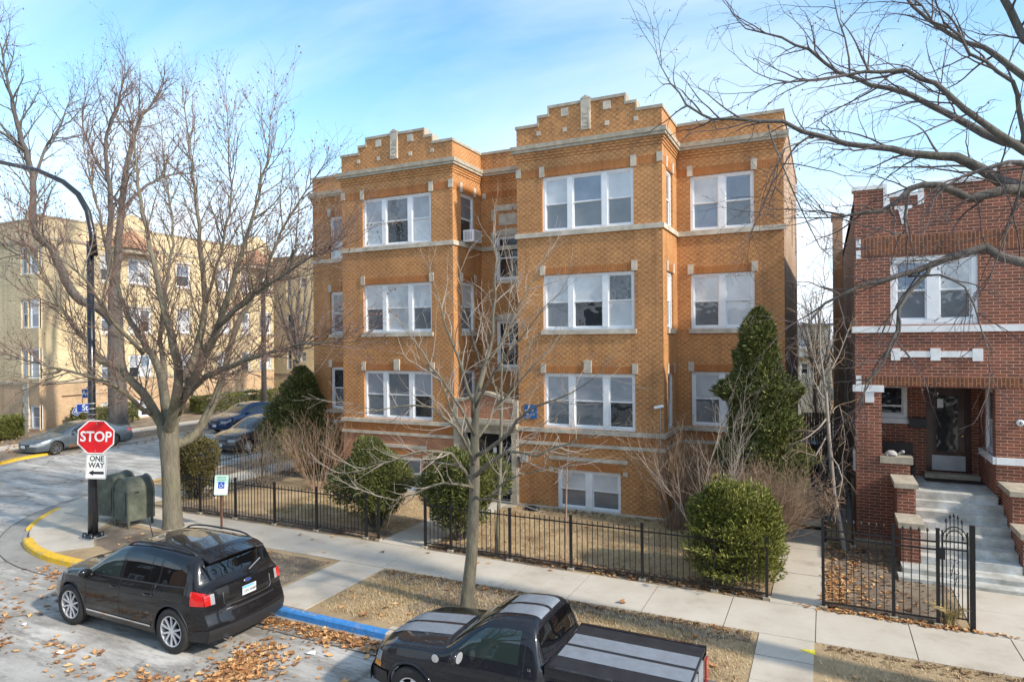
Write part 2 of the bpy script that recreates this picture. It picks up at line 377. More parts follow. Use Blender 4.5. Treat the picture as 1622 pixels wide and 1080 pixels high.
slabs(-1.09, -.19, 9.78, 12.36, 1, 3); slabs(-1.02, -.08, 13.88, 19.6, 1, 6); slabs(-1.02,-.08,19.6,20.3,1,1, z=Z+.14)
slabs(2.33, 4.6, 13.88, 16.3, 1, 2)
slabs(-7.2+.0, 60, 9.775, 9.90, 44, 1, gap=.01)
tag(SL.build('sidewalk', CONC), kind='structure')
# corner apron: concrete fan between kerb ramp and walks
inn = [p for p in arc(CC[0], CC[1], 6.33, 262, 180, 20)]
mb = MB(); mb.poly([(x, y, Z+.004) for x, y in inn[::-1]+[(-18.0,11.2),(-19.1,12.3),(-21.2,12.32),(-21.4,13.2),(-21.4,16.1)][:0]+[]+[(-17.0,10.6),(-18.4,11.45),(-19.0,12.35),(-21.36,12.35),(-21.36,16.1)]][::1])
tag(mb.build('corner_apron', CONC), kind='structure')
# dirt strips on the parkway and under the fences
def dirt(name, pts, m=DIRT, z=None, jag=.10, seed=1):
    rr = random.Random(seed); out = []; z = Z+.0015+.0007*seed
    for i in range(len(pts)):
        a, b = Vector((*pts[i],0)), Vector((*pts[(i+1)%len(pts)],0)); k = max(1, int((b-a).length/.25)); nrm = Vector((-(b-a).y,(b-a).x,0)).normalized()
        for j in range(k): out.append(a+(b-a)*j/k+nrm*rr.uniform(-jag,jag)*(j>0))
    mb = MB(); mb.poly([(p.x,p.y,z) for p in out]); return tag(mb.build(name, m), kind='structure')
dirt('dirt_patch', [(-17.1,10.7),(-10.6,9.95),(-10.6,12.2),(-18.7,12.2),(-18.3,11.5)], seed=2, jag=.04)
dirt('dirt_strip', [(-18.9,13.93),(-10.6,13.95),(-10.6,14.7),(-18.9,14.8)], seed=3)
dirt('dirt_strip', [(-9.05,13.93),(-1.15,13.95),(-1.15,14.55),(-9.05,14.5)], seed=4)
dirt('dirt_strip', [(0.05,13.93),(2.2,13.95),(2.2,18.6),(0.05,18.6)], seed=5)
dirt('dirt_strip', [(-9.1,11.8),(-1.2,11.9),(-1.2,12.3),(-9.1,12.3)], seed=6)
dirt('dirt_patch', [(-7.3,10.6),(-5.0,10.3),(-4.6,11.4),(-6.0,12.2),(-7.6,11.7)], seed=7, jag=.2)
dirt('dirt_strip', [(-19.75,15.2),(-18.6,15.2),(-18.6,40),(-19.75,40)], seed=8)
dirt('dirt_patch', [(-22.9,17.5),(-21.45,17.5),(-21.45,40),(-22.9,40)], seed=9)
# far side of the cross street
FK = [(-33.9,200),(-33.9,60),(-33.9,24),(-33.85,19.5),(-33.6,17.6),(-33.0,16.4),(-33.4,14.8),(-35.5,13.6),(-42,13.2),(-300,13.2)]
mb = MB(); mb.poly([(x,y,Z) for x,y in FK+[(-300,200)]]); tag(mb.build('far_lawn', DIRT), kind='structure')
kerb('far_kerb', FK[:4], CONC); kerb('yellow_kerb', FK[3:7], YELLOW); kerb('far_kerb', FK[6:], CONC)
mb = MB(); mb.box(-38.2,-36.6,14.5,120,Z-.02,Z+.014); mb.box(-120,-38.2,16.0,17.6,Z-.02,Z+.014); tag(mb.build('far_sidewalk', CONC), kind='structure')
g = MB(); strip(g, [(x+.5,y) for x,y in FK[:6]], [(x-.02,y) for x,y in FK[:6]], .004); tag(g.build('gutter', CONC_D), kind='structure')
# yellow arrow sprayed on the walk, tar patches on the street
pa = [on_ground(*p, Z+.02) for p in ((1265,1027),(1291,1029),(1291,1037))]
mb = MB(); mb.poly([p for p in pa]); tag(mb.build('painted_arrow', pm('yellow_spray_paint', (.80,.66,.05), .7, var=.3, scale=30)), kind='structure')
# ------------------------------------------------------------------ windows
rng = random.Random(5)
def window(bld, W, u0, u1, z0, z1, cols=((1,),), depth=.12, styles=None, frame=WHITE, label=None, fw=.075, mull=.13, rail=.5):
    """double-hung unit set into an opening; cols = relative widths of the lights; styles = (upper, lower) pane index per light"""
    f = MB(); p = MB(); d0, d1 = -depth, -depth+.07
    f.wbox(W,u0,u1,z0,z0+fw,d0-.03,d1); f.wbox(W,u0,u1,z1-fw,z1,d0-.03,d1)
    f.wbox(W,u0,u0+fw,z0+fw,z1-fw,d0-.03,d1); f.wbox(W,u1-fw,u1,z0+fw,z1-fw,d0-.03,d1)
    n = len(cols); tot = sum(cols); inner = (u1-u0)-2*fw-(n-1)*mull; u = u0+fw
    for i, c in enumerate(cols):
        wd = inner*c/tot; a, b = u, u+wd; c0, c1 = z0+fw, z1-fw; mid = c0+(c1-c0)*rail; s = .038
        for (q0, q1, dd, k) in ((mid-.012, c1, d1-.03, 0), (c0, mid+.012, d1-.055, 1)):
            f.wbox(W,a,b,q0,q0+s,dd-.02,dd); f.wbox(W,a,b,q1-s,q1,dd-.02,dd)
            f.wbox(W,a,a+s,q0+s,q1-s,dd-.02,dd); f.wbox(W,b-s,b,q0+s,q1-s,dd-.02,dd)
            st = styles[i][k] if styles else rng.choice((0,1,2,3,4))
            p.quad(W.P(a+s-.004,q0+s-.004,dd-.012), W.P(b-s+.004,q0+s-.004,dd-.012), W.P(b-s+.004,q1-s+.004,dd-.012), W.P(a+s-.004,q1-s+.004,dd-.012), st)
        u += wd
        if i < n-1: f.wbox(W,u,u+mull,z0+fw,z1-fw,d0-.03,d1+.01); u += mull
    o = f.build('window', frame, bld); p.build('pane', PANES, o)
    if label: o['label'] = label
    return o
# ------------------------------------------------------------------ main building
Yb, Yw, YB = 18.94, 20.97, 31.0
X0, X1, X2, X3, X4, X5 = -19.05, -15.83, -11.17, -8.80, -4.19, -1.06
MAIN = thing('apartment_building', 'three storey orange brick apartment building with two stepped parapet bays', 'building', (-10, 21, Z))
pl = [(X0,YB),(X0,Yw),(X1,Yw),(X1,Yb),(X2,Yb),(X2,Yw),(X3,Yw),(X3,Yb),(X4,Yb),(X4,Yw),(X5,Yw),(X5,YB)]
WL = [Wall(pl[i], pl[i+1]) for i in range(len(pl)-1)]
names = ['west','wingL','bayLl','bayL','bayLr','rec','bayRl','bayR','bayRr','wingR','east']
W_ = dict(zip(names, WL)); ZT = 12.0
holes = {k: [] for k in names}
F3, F2, F1 = (8.69,10.40), (5.64,7.35), (2.62,4.31)
def xo(w, a, b): o = W_[w].o.x; return (a-o, b-o)
specs = []
T = (1,1.25,1)
def addw(w, u0, u1, zz, cols, styles=None, **k): holes[w].append((u0,u1,zz[0],zz[1])); specs.append((w,u0,u1,zz[0],zz[1],cols,styles,k))
for w, a, b, st in (('bayR',-7.93,-5.03,{3:[(0,2),(4,2),(0,2)],2:[(0,2),(0,3),(2,0)],1:[(1,2),(1,2),(1,3)]}), ('bayL',-14.90,-12.02,{3:[(1,0),(2,3),(1,0)],2:[(0,2),(0,0),(0,2)],1:[(1,2),(2,2),(1,3)]})):
    u0, u1 = xo(w,a,b)
    for n, F in ((3,F3),(2,F2),(1,F1)): addw(w,u0,u1,F,T,st[n], mull=.17)
u0, u1 = xo('wingR',-3.77,-1.89)
for F, st in ((F3,[(0,4),(4,2)]),(F2,[(0,2),(0,0)]),(F1,[(0,2),(2,2)])): addw('wingR',u0,u1,F,(1,1),st, mull=.2)
u0, u1 = xo('wingL',-18.16,-16.95)
for F, st in ((F3,[(2,0)]),(F2,[(2,2)]),(F1,[(3,2)])): addw('wingL',u0,u1,F,(1,),st)
for w in ('bayLr','bayRr'):
    for F, st in ((F3,[(2,3)]),(F2,[(0,2)]),(F1,[(2,2)])):
        if w == 'bayLr': addw(w,.55,1.52,F,(1,),st)
        else: addw(w,.55,1.42,F,(1,),st)
u0, u1 = xo('rec',-10.60,-9.37)
addw('rec',u0,u1,(7.48,9.05),(1,),[(3,3)]); addw('rec',u0,u1,(4.36,6.05),(1,),[(3,3)])
u0, u1 = xo('bayR',-7.50,-5.49); addw('bayR',u0,u1,(.14,1.36),(1,1),[(0,2),(0,2)], mull=.2)
u0, u1 = xo('bayL',-14.5,-12.5); addw('bayL',u0,u1,(.14,1.36),(1,1),[(2,3),(2,2)], mull=.2)
for yy in (5.0, 8.0):
    for F in (F1, F2, F3): addw('east',yy,yy+1.0,F,(1,),[(2,3)])
body = MB()
for k in names:
    if k == 'bayL':
        W_[k].face(body, .02, 2.05, [h for h in holes[k] if h[2] < 2], .13, mi=2); W_[k].face(body, 2.05, ZT, [h for h in holes[k] if h[2] > 2], .13, mi=0)
    else: W_[k].face(body, .02, ZT, holes[k], .13, mi=(1 if k == 'east' else 0))
# behind the openings: plain dark backing a little further in is never seen, panes close them
# parapet inner faces and flat roof
inset = .32
def off_poly(pts, d):
    n = len(pts); out = []
    for i in range(n):
        a, b, c = Vector((*pts[i-1],0)), Vector((*pts[i],0)), Vector((*pts[(i+1)%n],0))
        e1, e2 = (b-a).normalized(), (c-b).normalized(); n1, n2 = Vector((-e1.y,e1.x,0)), Vector((-e2.y,e2.x,0))
        out.append(b+(n1+n2)*(d/(1+n1.dot(n2))))
    return [(p.x,p.y) for p in out]
inn = off_poly(pl, inset)
n = len(pl)
for i in range(n):
    a, b = inn[i], inn[(i+1)%n]; body.quad((*b,11.3),(*a,11.3),(*a,ZT),(*b,ZT))
body.quad((X5,YB,.02),(X0,YB,.02),(X0,YB,ZT),(X5,YB,ZT),1)
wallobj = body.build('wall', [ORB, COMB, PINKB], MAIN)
r = MB(); r.poly([(x,y,11.32) for x,y in inn]); r.build('roof', ROOF, MAIN)
for (w,u0,u1,z0,z1,cols,st,k) in specs: window(MAIN, W_[w], u0, u1, z0, z1, cols, .13, st, **k)
# coping and stone
cop = MB(); st = Bag(STONE, MAIN, 'parapet_stone'); emb = None
outr = off_poly(pl, -.035); inr = off_poly(pl, inset+.03)
BS = {'bayR': (X3, [(-8.03,-7.67,12.25),(-7.67,-5.28,12.50),(-5.28,-4.96,12.25)]), 'bayL': (X1, [(-15.02,-14.69,12.25),(-14.69,-12.29,12.50),(-12.29,-11.97,12.25)])}
def ring(mb, i, z0, z1, o, q):
    a, b, c, d = o[i], o[(i+1)%n], q[(i+1)%n], q[i]
    mb.add([(*a,z0),(*b,z0),(*c,z0),(*d,z0),(*a,z1),(*b,z1),(*c,z1),(*d,z1)], [(3,2,1,0),(4,5,6,7),(0,1,5,4),(2,3,7,6)])
for i in range(n):
    if i < len(names) and names[i] in BS: continue
    ring(cop, i, ZT, ZT+.09, outr, inr)
for w, (xo_, steps) in BS.items():
    W = W_[w]; L = W.L; para = MB()
    s0, s1 = steps[0][0]-xo_, steps[-1][1]-xo_
    # low ends
    for a, b in ((-.031, s0), (s1, L+.031)):
        cop.wbox(W, a, b, ZT+.002, ZT+.093, -inset-.033, .038)
    for k, (a, b, zt) in enumerate(steps):
        a -= xo_; b -= xo_
        para.wbox(W, a, b, ZT, zt, -inset, 0)
        e0 = .05 if k < 2 else 0; e1 = .05 if k > 0 else 0
        cop.wbox(W, a-(.05 if k<=1 else -.003), b+(.05 if k>=1 else -.003), zt, zt+.09, -inset-.03, .035)
    for k, (a, b, z0, z1) in enumerate(((steps[0][0],0,ZT+.09,12.25),(steps[1][0],0,12.34,12.50),(steps[1][1],1,12.34,12.50),(steps[2][1],1,ZT+.09,12.25))):
        a -= xo_
        cop.wbox(W, a-.05 if b == 0 else a+.001, a-.001 if b == 0 else a+.05, z0, z1, -inset-.02, .033)
    cx = (steps[1][0]+steps[1][1])/2-xo_; emb = MB()
    emb.wbox(W, cx-.15, cx+.15, 11.68, 12.62, .002, .06)                 # shield slab
    emb.add([W.P(cx-.17,12.62,-.2),W.P(cx+.17,12.62,-.2),W.P(cx+.17,12.62,.07),W.P(cx-.17,12.62,.07),W.P(cx,12.72,.07),W.P(cx,12.72,-.2)],
           [(3,2,4),(0,5,1),(2,1,5,4),(0,3,4,5),(0,1,2,3)])
    for j in range(4): emb.wbox(W, cx-.055+.0*j, cx+.055, 11.76+j*.13, 11.83+j*.13, .06, .085-(j%2)*.01)
    emb.wbox(W, cx-.13, cx-.10, 11.70, 12.3, .06, .075); emb.wbox(W, cx+.10, cx+.13, 11.70, 12.3, .06, .075); emb.build('stone_shield', STONE, MAIN)
    for du in (-1.56,-.68,.66,1.54): st.wbox(W, cx+du-.065, cx+du+.065, 11.72, 11.85, .002, .02)
    for du in (-.68,.66): st.wbox(W, cx+du-.12, cx+du+.12, 12.20, 12.45, .002, .02)
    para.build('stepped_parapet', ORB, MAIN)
cop.build('coping', CONC_CAP, MAIN)
# continuous bands follow the front outline
front = list(range(1, 10))                       # wingL .. wingR
def band(mb, z0, z1, d, segs=front, d0=.0):
    O = off_poly(pl, -d); I = off_poly(pl, -.001+d0)
    for i in segs:
        a, b, c, e = O[i], O[i+1], pl[i+1], pl[i]
        mb.add([(*a,z0),(*b,z0),(*c,z0),(*e,z0),(*a,z1),(*b,z1),(*c,z1),(*e,z1)], [(3,2,1,0),(4,5,6,7),(0,1,5,4),(1,2,6,5),(3,0,4,7)])
cor = MB(); band(cor, 11.21, 11.30, .13); band(cor, 11.30, 11.43, .16); cor.build('cornice', CONC_CAP, MAIN)
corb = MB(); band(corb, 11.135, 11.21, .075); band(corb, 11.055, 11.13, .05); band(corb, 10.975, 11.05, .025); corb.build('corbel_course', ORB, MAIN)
sb = MB(); band(sb, 8.54, 8.69, .055); sb.build('sill_band', STONE, MAIN)
lowfront = [i for i in front if i != 5]
def split_band(nm, z0, z1, d, m):
    for sg in ([1,2,3,4],[6,7,8,9]):
        sb = MB(); band(sb, z0, z1, d, sg); sb.build(nm, m, MAIN)
split_band('sill_band', 2.47, 2.60, .07, STONE); split_band('water_table', 2.07, 2.17, .045, STONE); split_band('base_course', .03, .17, .05, STONE)
split_band('soldier_course', 2.172, 2.465, .012, ORB_S); sold = Bag(ORB_S, MAIN, 'soldier_course'); st.name = 'corner_block'
for i in (3, 7):                                  # soldier course right across the bays at the third-floor heads
    W = WL[i]; sold.wbox(W, .16, W.L-.16, 10.42, 10.68, .001, .012)
    for u in (-.02, W.L-.15): st.wbox(W, u, u+.17, 10.46, 10.73, .001, .03)
for i in (2, 4, 6, 8, 1, 5, 9): sold.wbox(WL[i], .02, WL[i].L-.02, 10.42, 10.66, .001, .010)
for (w,u0,u1,z0,z1,cols,s_,k) in specs:
    W = W_[w]
    if w in ('east','rec'): continue
    if z1 < 1.5:
        sold.wbox(W, u0-.05, u1+.05, z1, z1+.22, .001, .012); st.wbox(W, u0-.27, u1+.22, z1+.28, z1+.39, .001, .035)
        for u in (u0-.27, u1+.08): st.wbox(W, u, u+.14, z1-.08, z1+.04, .001, .03)
        continue
    hd = z1 > 10
    for u in (u0-.09, u1-.08): st.wbox(W, u, u+.17, z1+.0, z1+(.33 if hd else .30), .001, .03)
    if not hd:
        sold.wbox(W, u0+.08, u1-.08, z1+.01, z1+.22, .001, .012)
        if z1 > 7: st.wbox(W, u0-.06, u1+.06, z0-.14, z0, -.10, .06)
    if z1 < 5 and len(cols) == 3: st.wbox(W, (u0+u1)/2-.12, (u0+u1)/2+.12, z1+.02, z1+.40, .001, .045)
st.name = 'lintel_stone'
W = W_['rec']; o = W.o.x
for z0, z1 in ((7.48,9.05),(4.36,6.05)):
    u0, u1 = xo('rec',-10.60,-9.37)
    st.wbox(W, u0-.08, u1+.08, z0-.13, z0, -.1, .05)
    for k in range(7):
        a = u0-.16+(u1-u0+.32)*k/7; b = u0-.16+(u1-u0+.32)*(k+1)/7; m = ((k+.5)/7-.5)*2; st.wbox(W, a, b, z1+.0, z1+.12+.12*(1-m*m), .001, .035)
    for u in (u0-.16, u1+.03): st.wbox(W, u, u+.13, z1-.45, z1, .001, .03)
st.wbox(W, .72, 1.72, 9.42, 9.82, .001, .03)
for a, b, c, d in ((.42,.56,9.62,10.0),(.56,1.9,10.04,10.14),(1.9,2.03,9.62,10.0),(.62,1.25,9.93,10.04),(1.3,1.85,9.93,10.04)): st.wbox(W, a, b, c, d, .001, .03)
for u in (.05, W.L-.3): st.wbox(W, u, u+.16, 10.43, 10.62, .01, .03)
# mortar-joint relief strip at bay corner: lighter replaced brick
# ---- entrance portal between the bays
PY = 18.86
pt = MB(); px0, px1 = X2+.004, X3-.004; ox0, ox1 = -10.93, -9.04
for a, b in ((px0, ox0), (ox1, px1)): pt.box(a, b, PY, Yw, .1, 2.32)
pt.box(px0, px1, PY, Yw, 2.325, 2.52)
pt.box(px0, px1, PY-.10, Yw, 2.525, 2.62); pt.box(px0, px1, PY-.18, Yw, 2.622, 2.72); pt.box(px0, px1, PY-.12, Yw, 2.722, 2.80)
for a, b in ((px0-.0, ox0), (ox1, px1)): pt.box(a+.03, b-.03, PY-.05, PY-.001, .1, 2.2); pt.box(a, b, PY-.08, PY-.0005, .1, .42)
pt.box(px0, px1, 18.4, Yw, .02, .13)
# gable parapet: stone posts and arched coping
for a in (px0, px1-.16): pt.box(a, a+.16, PY-.02, PY+.36, 2.80, 3.42)
cxx = (px0+px1)/2; N = 10; pr = []
for k in range(N+1):
    x = px0+.16+(px1-px0-.32)*k/N; m = (x-cxx)/1.0; zz = 3.34 if abs(m) > .72 else 3.36+.22*(1-(abs(m)/.72)**1.7)
    pr.append((x, zz))
for k in range(N):
    (a, za), (b, zb) = pr[k], pr[k+1]
    pt.add([(a,PY-.05,za),(b,PY-.05,zb),(b,PY+.36,zb),(a,PY+.36,za),(a,PY-.05,za+.1),(b,PY-.05,zb+.1),(b,PY+.36,zb+.1),(a,PY+.36,za+.1)], [(3,2,1,0),(4,5,6,7),(0,1,5,4),(1,2,6,5),(2,3,7,6),(3,0,4,7)])
portal = pt.build('entrance_portal', CONC_CAP, MAIN)
gb = MB()
for k in range(N):
    (a, za), (b, zb) = pr[k], pr[k+1]
    gb.add([(a,PY,2.80),(b,PY,2.80),(b,PY+.3,2.80),(a,PY+.3,2.80),(a,PY,za),(b,PY,zb),(b,PY+.3,zb),(a,PY+.3,za)], [(3,2,1,0),(0,1,5,4),(2,3,7,6)])
gb.build('gable_brick', PINKB, portal)
dr = MB(); dy = PY+.55
dr.box(ox0, ox1, dy, dy+.06, .13, 2.32)
DOORM = pm('black_door', (.012,.012,.014), .25, var=.1)
door = dr.build('door', DOORM, MAIN)
gl = MB(); gl.box(-10.0,-9.2,dy-.012,dy-.002,.45,2.05); gl.box(-10.8,-10.15,dy-.012,dy-.002,.45,2.05); gl.build('glass', P_DARK, door)
# scrolled security gate
gt = MB(); gy = PY+.28
GATEM = pm('grey_scroll_iron', (.30,.31,.32), .4, var=.1)
def ring_pts(cx, cz, r, y, a0=0, a1=360, n=10): return [(cx+r*cos(R(a0+(a1-a0)*i/n)), y, cz+r*sin(R(a0+(a1-a0)*i/n))) for i in range(n+1)]
gt.tube([(-9.6,gy,.15),(-9.6,gy,2.3)], .02, 4); gt.tube([(-9.08,gy,.15),(-9.08,gy,2.3)], .02, 4); gt.tube([(-9.6,gy,2.28),(-9.08,gy,2.28)], .02, 4); gt.tube([(-9.6,gy,1.2),(-9.08,gy,1.2)], .015, 4)
for x in (-9.52,-9.16): gt.tube([(x,gy,.2),(x,gy,2.25)], .009, 4)
for cz in (.55,.95,1.45,1.85):
    for sx in (-1, 1):
        gt.tube(ring_pts(-9.34+sx*.075, cz+.08, .07, gy, 90, 90+sx*-300), .009, 4); gt.tube(ring_pts(-9.34+sx*.075, cz-.10, .06, gy, -90, -90+sx*300), .009, 4)
gt.tube([(-9.34,gy,.2),(-9.34,gy,2.25)], .008, 4)
tag(gt.build('security_gate', GATEM, MAIN))
nb = MB(); nb.box(-9.95,-9.83,dy-.03,dy-.014,1.62,1.80); nb.build('number_plate', WHITE, MAIN)
# ------------------------------------------------------------------ red brick house
HX, HY, HB = .70, 19.0, 36.0
HOUSE = thing('brick_house', 'dark red brick house with white stone trim and a recessed porch', 'house', (4, 20, Z))
HT = 9.08
Wf = Wall((HX,HY),(12,HY)); Ws = Wall((HX,HB),(HX,HY))
hw = MB(); PX0, PX1, PZ0, PZ1 = 1.29, 3.65, 1.56, 4.09
win = (1.50-HX, 3.33-HX, 5.64, 7.34)
Wf.face(hw, .02, 8.84, [(PX0-HX, PX1-HX, .02, PZ1), win, (5.6,7.4,5.64,7.34)], .0, u1=12-HX)
for a, b, c in ((HX,1.36,HT),(2.16,3.62,HT-.04),(3.62,12,HT)):
    hw.wbox(Wf, a-HX, b-HX, 8.841, c, -.3, 0)
Ws.face(hw, .02, 8.9, [], mi=1)
hw.box(HX, 12, HY+.001, HB-.02, 8.55, 8.835)
for (a,b,c,d) in (win,(5.6,7.4,5.64,7.34)):
    for q in (((a,c),(a,d)), ((a,d),(b,d)), ((b,d),(b,c)), ((b,c),(a,c))): hw.quad(Wf.P(*q[0]), Wf.P(*q[1]), Wf.P(*q[1],-.12), Wf.P(*q[0],-.12))
# parapet back and thickness
# porch recess: floor of the room above, back, sides
RY = 20.9
hw.quad((PX0,HY+.02,PZ1+.0),(PX1,HY+.02,PZ1),(PX1,RY,PZ1),(PX0,RY,PZ1))
hw.quad((PX0,HY,PZ1),(PX1,HY,PZ1),(PX1,HY+.35,PZ1-.001),(PX0,HY+.35,PZ1-.001))
Wr = Wall((PX0-.35,RY),(PX1,RY)); bw_ = (.22,1.10,3.10,PZ1-.02); dh = (1.53,2.55,1.70,PZ1-.02)
Wr.face(hw, 1.5, PZ1, [bw_, dh], .1)
WpR = Wall((PX1,RY),(PX1,HY)); sw = (RY-20.25,RY-19.3,2.46,PZ1-.03); WpR.face(hw, .02, PZ1, [sw], .1)
WpL = Wall((PX0-.35,HY+.35),(PX0-.35,RY)); WpL.face(hw, .02, PZ1)
hw.box(PX0-.349, PX0, HY+.002, HY+.35, .02, PZ1)          # left pier
hw.quad((12,HY,.02),(12,HB,.02),(12,HB,8.8),(12,HY,8.8),1); hw.quad((12,HB,.02),(HX,HB,.02),(HX,HB,8.8),(12,HB,8.8),1)
hw.build('wall', [REDB, DARKB], HOUSE)
window(HOUSE, Wf, *win[:2], *win[2:], cols=(1,1), depth=.12, styles=[(4,2),(0,2)], mull=.26, fw=.13)
window(HOUSE, Wf, 5.6, 7.4, 5.64, 7.34, cols=(1,1), depth=.12, styles=[(0,2),(0,2)], mull=.26, fw=.13)
window(HOUSE, Wr, bw_[0], bw_[1], bw_[2]+.0, bw_[3], cols=(1,), depth=.1, styles=[(3,3)], fw=.1, rail=.3)
window(HOUSE, WpR, *sw[:2], *sw[2:], cols=(1,), depth=.1, styles=[(2,3)])
tr = MB()
def hb(x0,x1,z0,z1,d=.03,d0=.001,m=None): (m or tr).wbox(Wf, x0-HX, x1-HX, z0, z1, d0, d)
sill = MB(); sill.wbox(Wf, -.06, 11, 5.45, 5.61, .001, .06); sill.wbox(Ws, Ws.L-.5, Ws.L-.001, 5.45, 5.61, .001, .06); sill.wbox(Wr, bw_[0]-.05, bw_[1]+.12, 2.96, 3.10, .001, .06)
sill.wbox(WpR, .35, WpR.L+.05, 2.30, 2.46, .001, .07); sill.wbox(Wf, PX1-HX+.001, 11, 2.30, 2.46, .001, .07)
sill.build('sill', WHITE_ST, HOUSE)
d1 = MB()
for a, b, c, d in ((1.50,1.70,4.75,5.05),(2.34,2.55,4.75,5.05),(3.20,3.41,4.74,5.04)): d1.wbox(Wf, a-HX, b-HX, c, d, .001, .04)
for a, b in ((1.70,2.34),(2.55,3.20)): d1.wbox(Wf, a-HX, b-HX, 4.83, 4.98, .001, .03)
d1.build('stone_ornament', WHITE_ST, HOUSE)
cp = MB()
segs = [(HX-.04,1.36,HT,HT+.10),(1.36,1.44,8.84,HT+.10),(1.44,2.15,8.84,8.93),(2.15,2.23,8.84,HT+.06),(2.23,3.62,HT-.03,HT+.06),(3.62,3.70,HT+.06,HT+.34),(3.70,4.9,HT+.25,HT+.34),(4.9,12,HT-.03,HT+.06)]
for a, b, c, d in segs: cp.wbox(Wf, a-HX, b-HX, c, d, -.36, .035)
for a, b in ((1.36,1.5),(2.1,2.23)): cp.wbox(Wf, a-HX, b-HX, 8.60, 8.84, .001, .03)
cp.build('coping', WHITE_ST, HOUSE)
up = MB(); up.wbox(Wf, 3.70-HX, 4.9-HX, HT+.002, HT+.25, -.3, 0); up.build('raised_parapet', REDB, HOUSE)
dm = MB()
dm.add([Wf.P(a-HX,b,c) for c in (.002,.03) for a, b in ((1.60,8.60),(1.98,8.60),(1.98,8.52),(1.90,8.52),(1.82,8.15),(1.76,8.15),(1.68,8.52),(1.60,8.52))],
       [tuple(range(8,16))]+[(i,(i+1)%8,8+(i+1)%8,8+i) for i in range(8)])
dm.build('stone_shield', WHITE_ST, HOUSE)
q = MB()
for a, b, c, d in ((.74,.85,7.34,7.55),(.74,.85,7.62,7.84)): q.wbox(Wf, a-HX, b-HX, c, d, .013, .035)
q.build('corner_stone', WHITE_ST, HOUSE)
ss = Bag(REDB_S, HOUSE, 'soldier_course'); ss.wbox(Wf, .02, 11, 7.40, 7.86, .001, .012); ss.wbox(Wf, .10, 11, 4.12, 4.345, .001, .014)
cc = Bag(WHITE_ST, HOUSE, 'pier_capital'); cc.wbox(Wf, .02, .14, 4.13, 4.36, .015, .04); cc.wbox(Wf, -.06, 1.34-HX, 3.95, 4.12, .001, .06); cc.wbox(Wf, .22, .42, 3.68, 3.945, .001, .035); cc.wbox(Wf, -.05, 0-.001, 1.9, 2.4, -.5, -.1)
bs = MB(); bs.wbox(Wf, -.04, PX0-HX+.4, .10, .20, .001, .05); bs.build('base_course', CONC_CAP, HOUSE)
# porch rail wall and cap
pw = MB(); pw.box(PX0+.001, 1.90, HY+.004, HY+.34, .02, 2.16); pw.build('rail_wall', REDB, HOUSE)
pc = MB(); pc.box(PX0-.05, 1.96, HY-.05, HY+.40, 2.165, 2.34); pc.build('rail_cap', CONC_CAP, HOUSE)
# stair with its cheek walls
WEAR = ground_mat('worn_step_concrete', [(.3,(.30,.285,.24)),(.5,(.47,.455,.41)),(.7,(.66,.66,.64))], 2.6, 40, .2, .003, .8)
sp_ = MB(); nose = [18.80,18.62,18.30,17.98,17.68,17.34,17.05]
sp_.box(1.91, PX1, nose[0], RY, 1.3, 1.56); sp_.box(PX0+.0015, 1.9105, HY+.35, RY, 1.3, 1.5595)
for k in range(1, 7):
    sp_.box(1.90, 3.72, nose[k], nose[k-1]+.02, .1, 1.56-.18*k)
sp_.box(1.50, 5.2, 16.60, 17.06, .1, .30)
sp_.box(1.4, 5.4, 16.25, 16.62, .05, .20)
sp_.build('steps', WEAR, HOUSE)
for x0, x1 in ((1.52,1.895),(3.73,4.2)):
    ck = MB(); ck.box(x0, x1, 17.9, HY-.004, .02, 1.78); ck.box(x0+.001, x1-.001, 17.05, 17.9, .02, 1.06); ck.build('cheek_wall', REDB, HOUSE)
for x0, x1 in ((1.46,1.95),(3.68,4.3)):
    cq = MB(); cq.box(x0, x1, 17.84, HY-.01, 1.785, 1.90); cq.build('cheek_cap', CONC_CAP, HOUSE); cq = MB(); cq.box(x0, x1+.02, 16.98, 17.895, 1.065, 1.19); cq.build('cheek_cap', CONC_CAP, HOUSE)
# door
DW = pm('dark_mahogany', (.045,.014,.010), .3, var=.3, scale=8, coat=.4)
dx0 = PX0-.35+dh[0]; dx1 = PX0-.35+dh[1]
d = MB(); d.box(dx0, dx1, RY+.06, RY+.12, 1.70, PZ1-.02); d.box(dx0, dx0+.12, RY-.02, RY+.058, 1.70, PZ1-.02); d.box(dx1-.12, dx1, RY-.02, RY+.058, 1.70, PZ1-.02); d.box(dx0+.12, dx1-.12, RY-.02, RY+.058, 3.95, PZ1-.02)
door = d.build('door', DW, HOUSE)
g = MB(); g.box(dx0+.24, dx1-.30, RY+.045, RY+.057, 2.25, 3.75); g.build('glass', P_DARK, door)
k = MB(); k.box(dx0+.13, dx1-.13, RY+.03, RY+.056, 1.74, 2.14); k.build('kick_plate', METAL_GREY, door)
k = MB(); k.lathe([(0,-.03),(.03,-.03),(.035,0),(.0,.02)], (dx1-.2, RY+.03, 2.68), 'y', 10); k.build('handle', pm('brass', (.55,.40,.18), .3, metal=1), door)
k = MB(); k.box(dx0+.26,dx0+.40,RY+.036,RY+.044,3.42,3.66); k.build('notice', WHITE, door)
ds = MB(); ds.box(dx0-.08, dx1+.14, RY-.30, RY-.021, 1.5605, 1.695); ds.build('door_step', CONC_CAP, HOUSE)
ws = MB(); ws.box(dx0-.1, dx1+.3, RY-.75, RY-.33, 1.562, 1.578)
tag(ws.build('doormat', pm('brown_doormat', (.045,.025,.02), .95), loc=(dx0,RY-.5,1.56)), 'flat brown mat in front of the dark wooden porch door', 'mat')
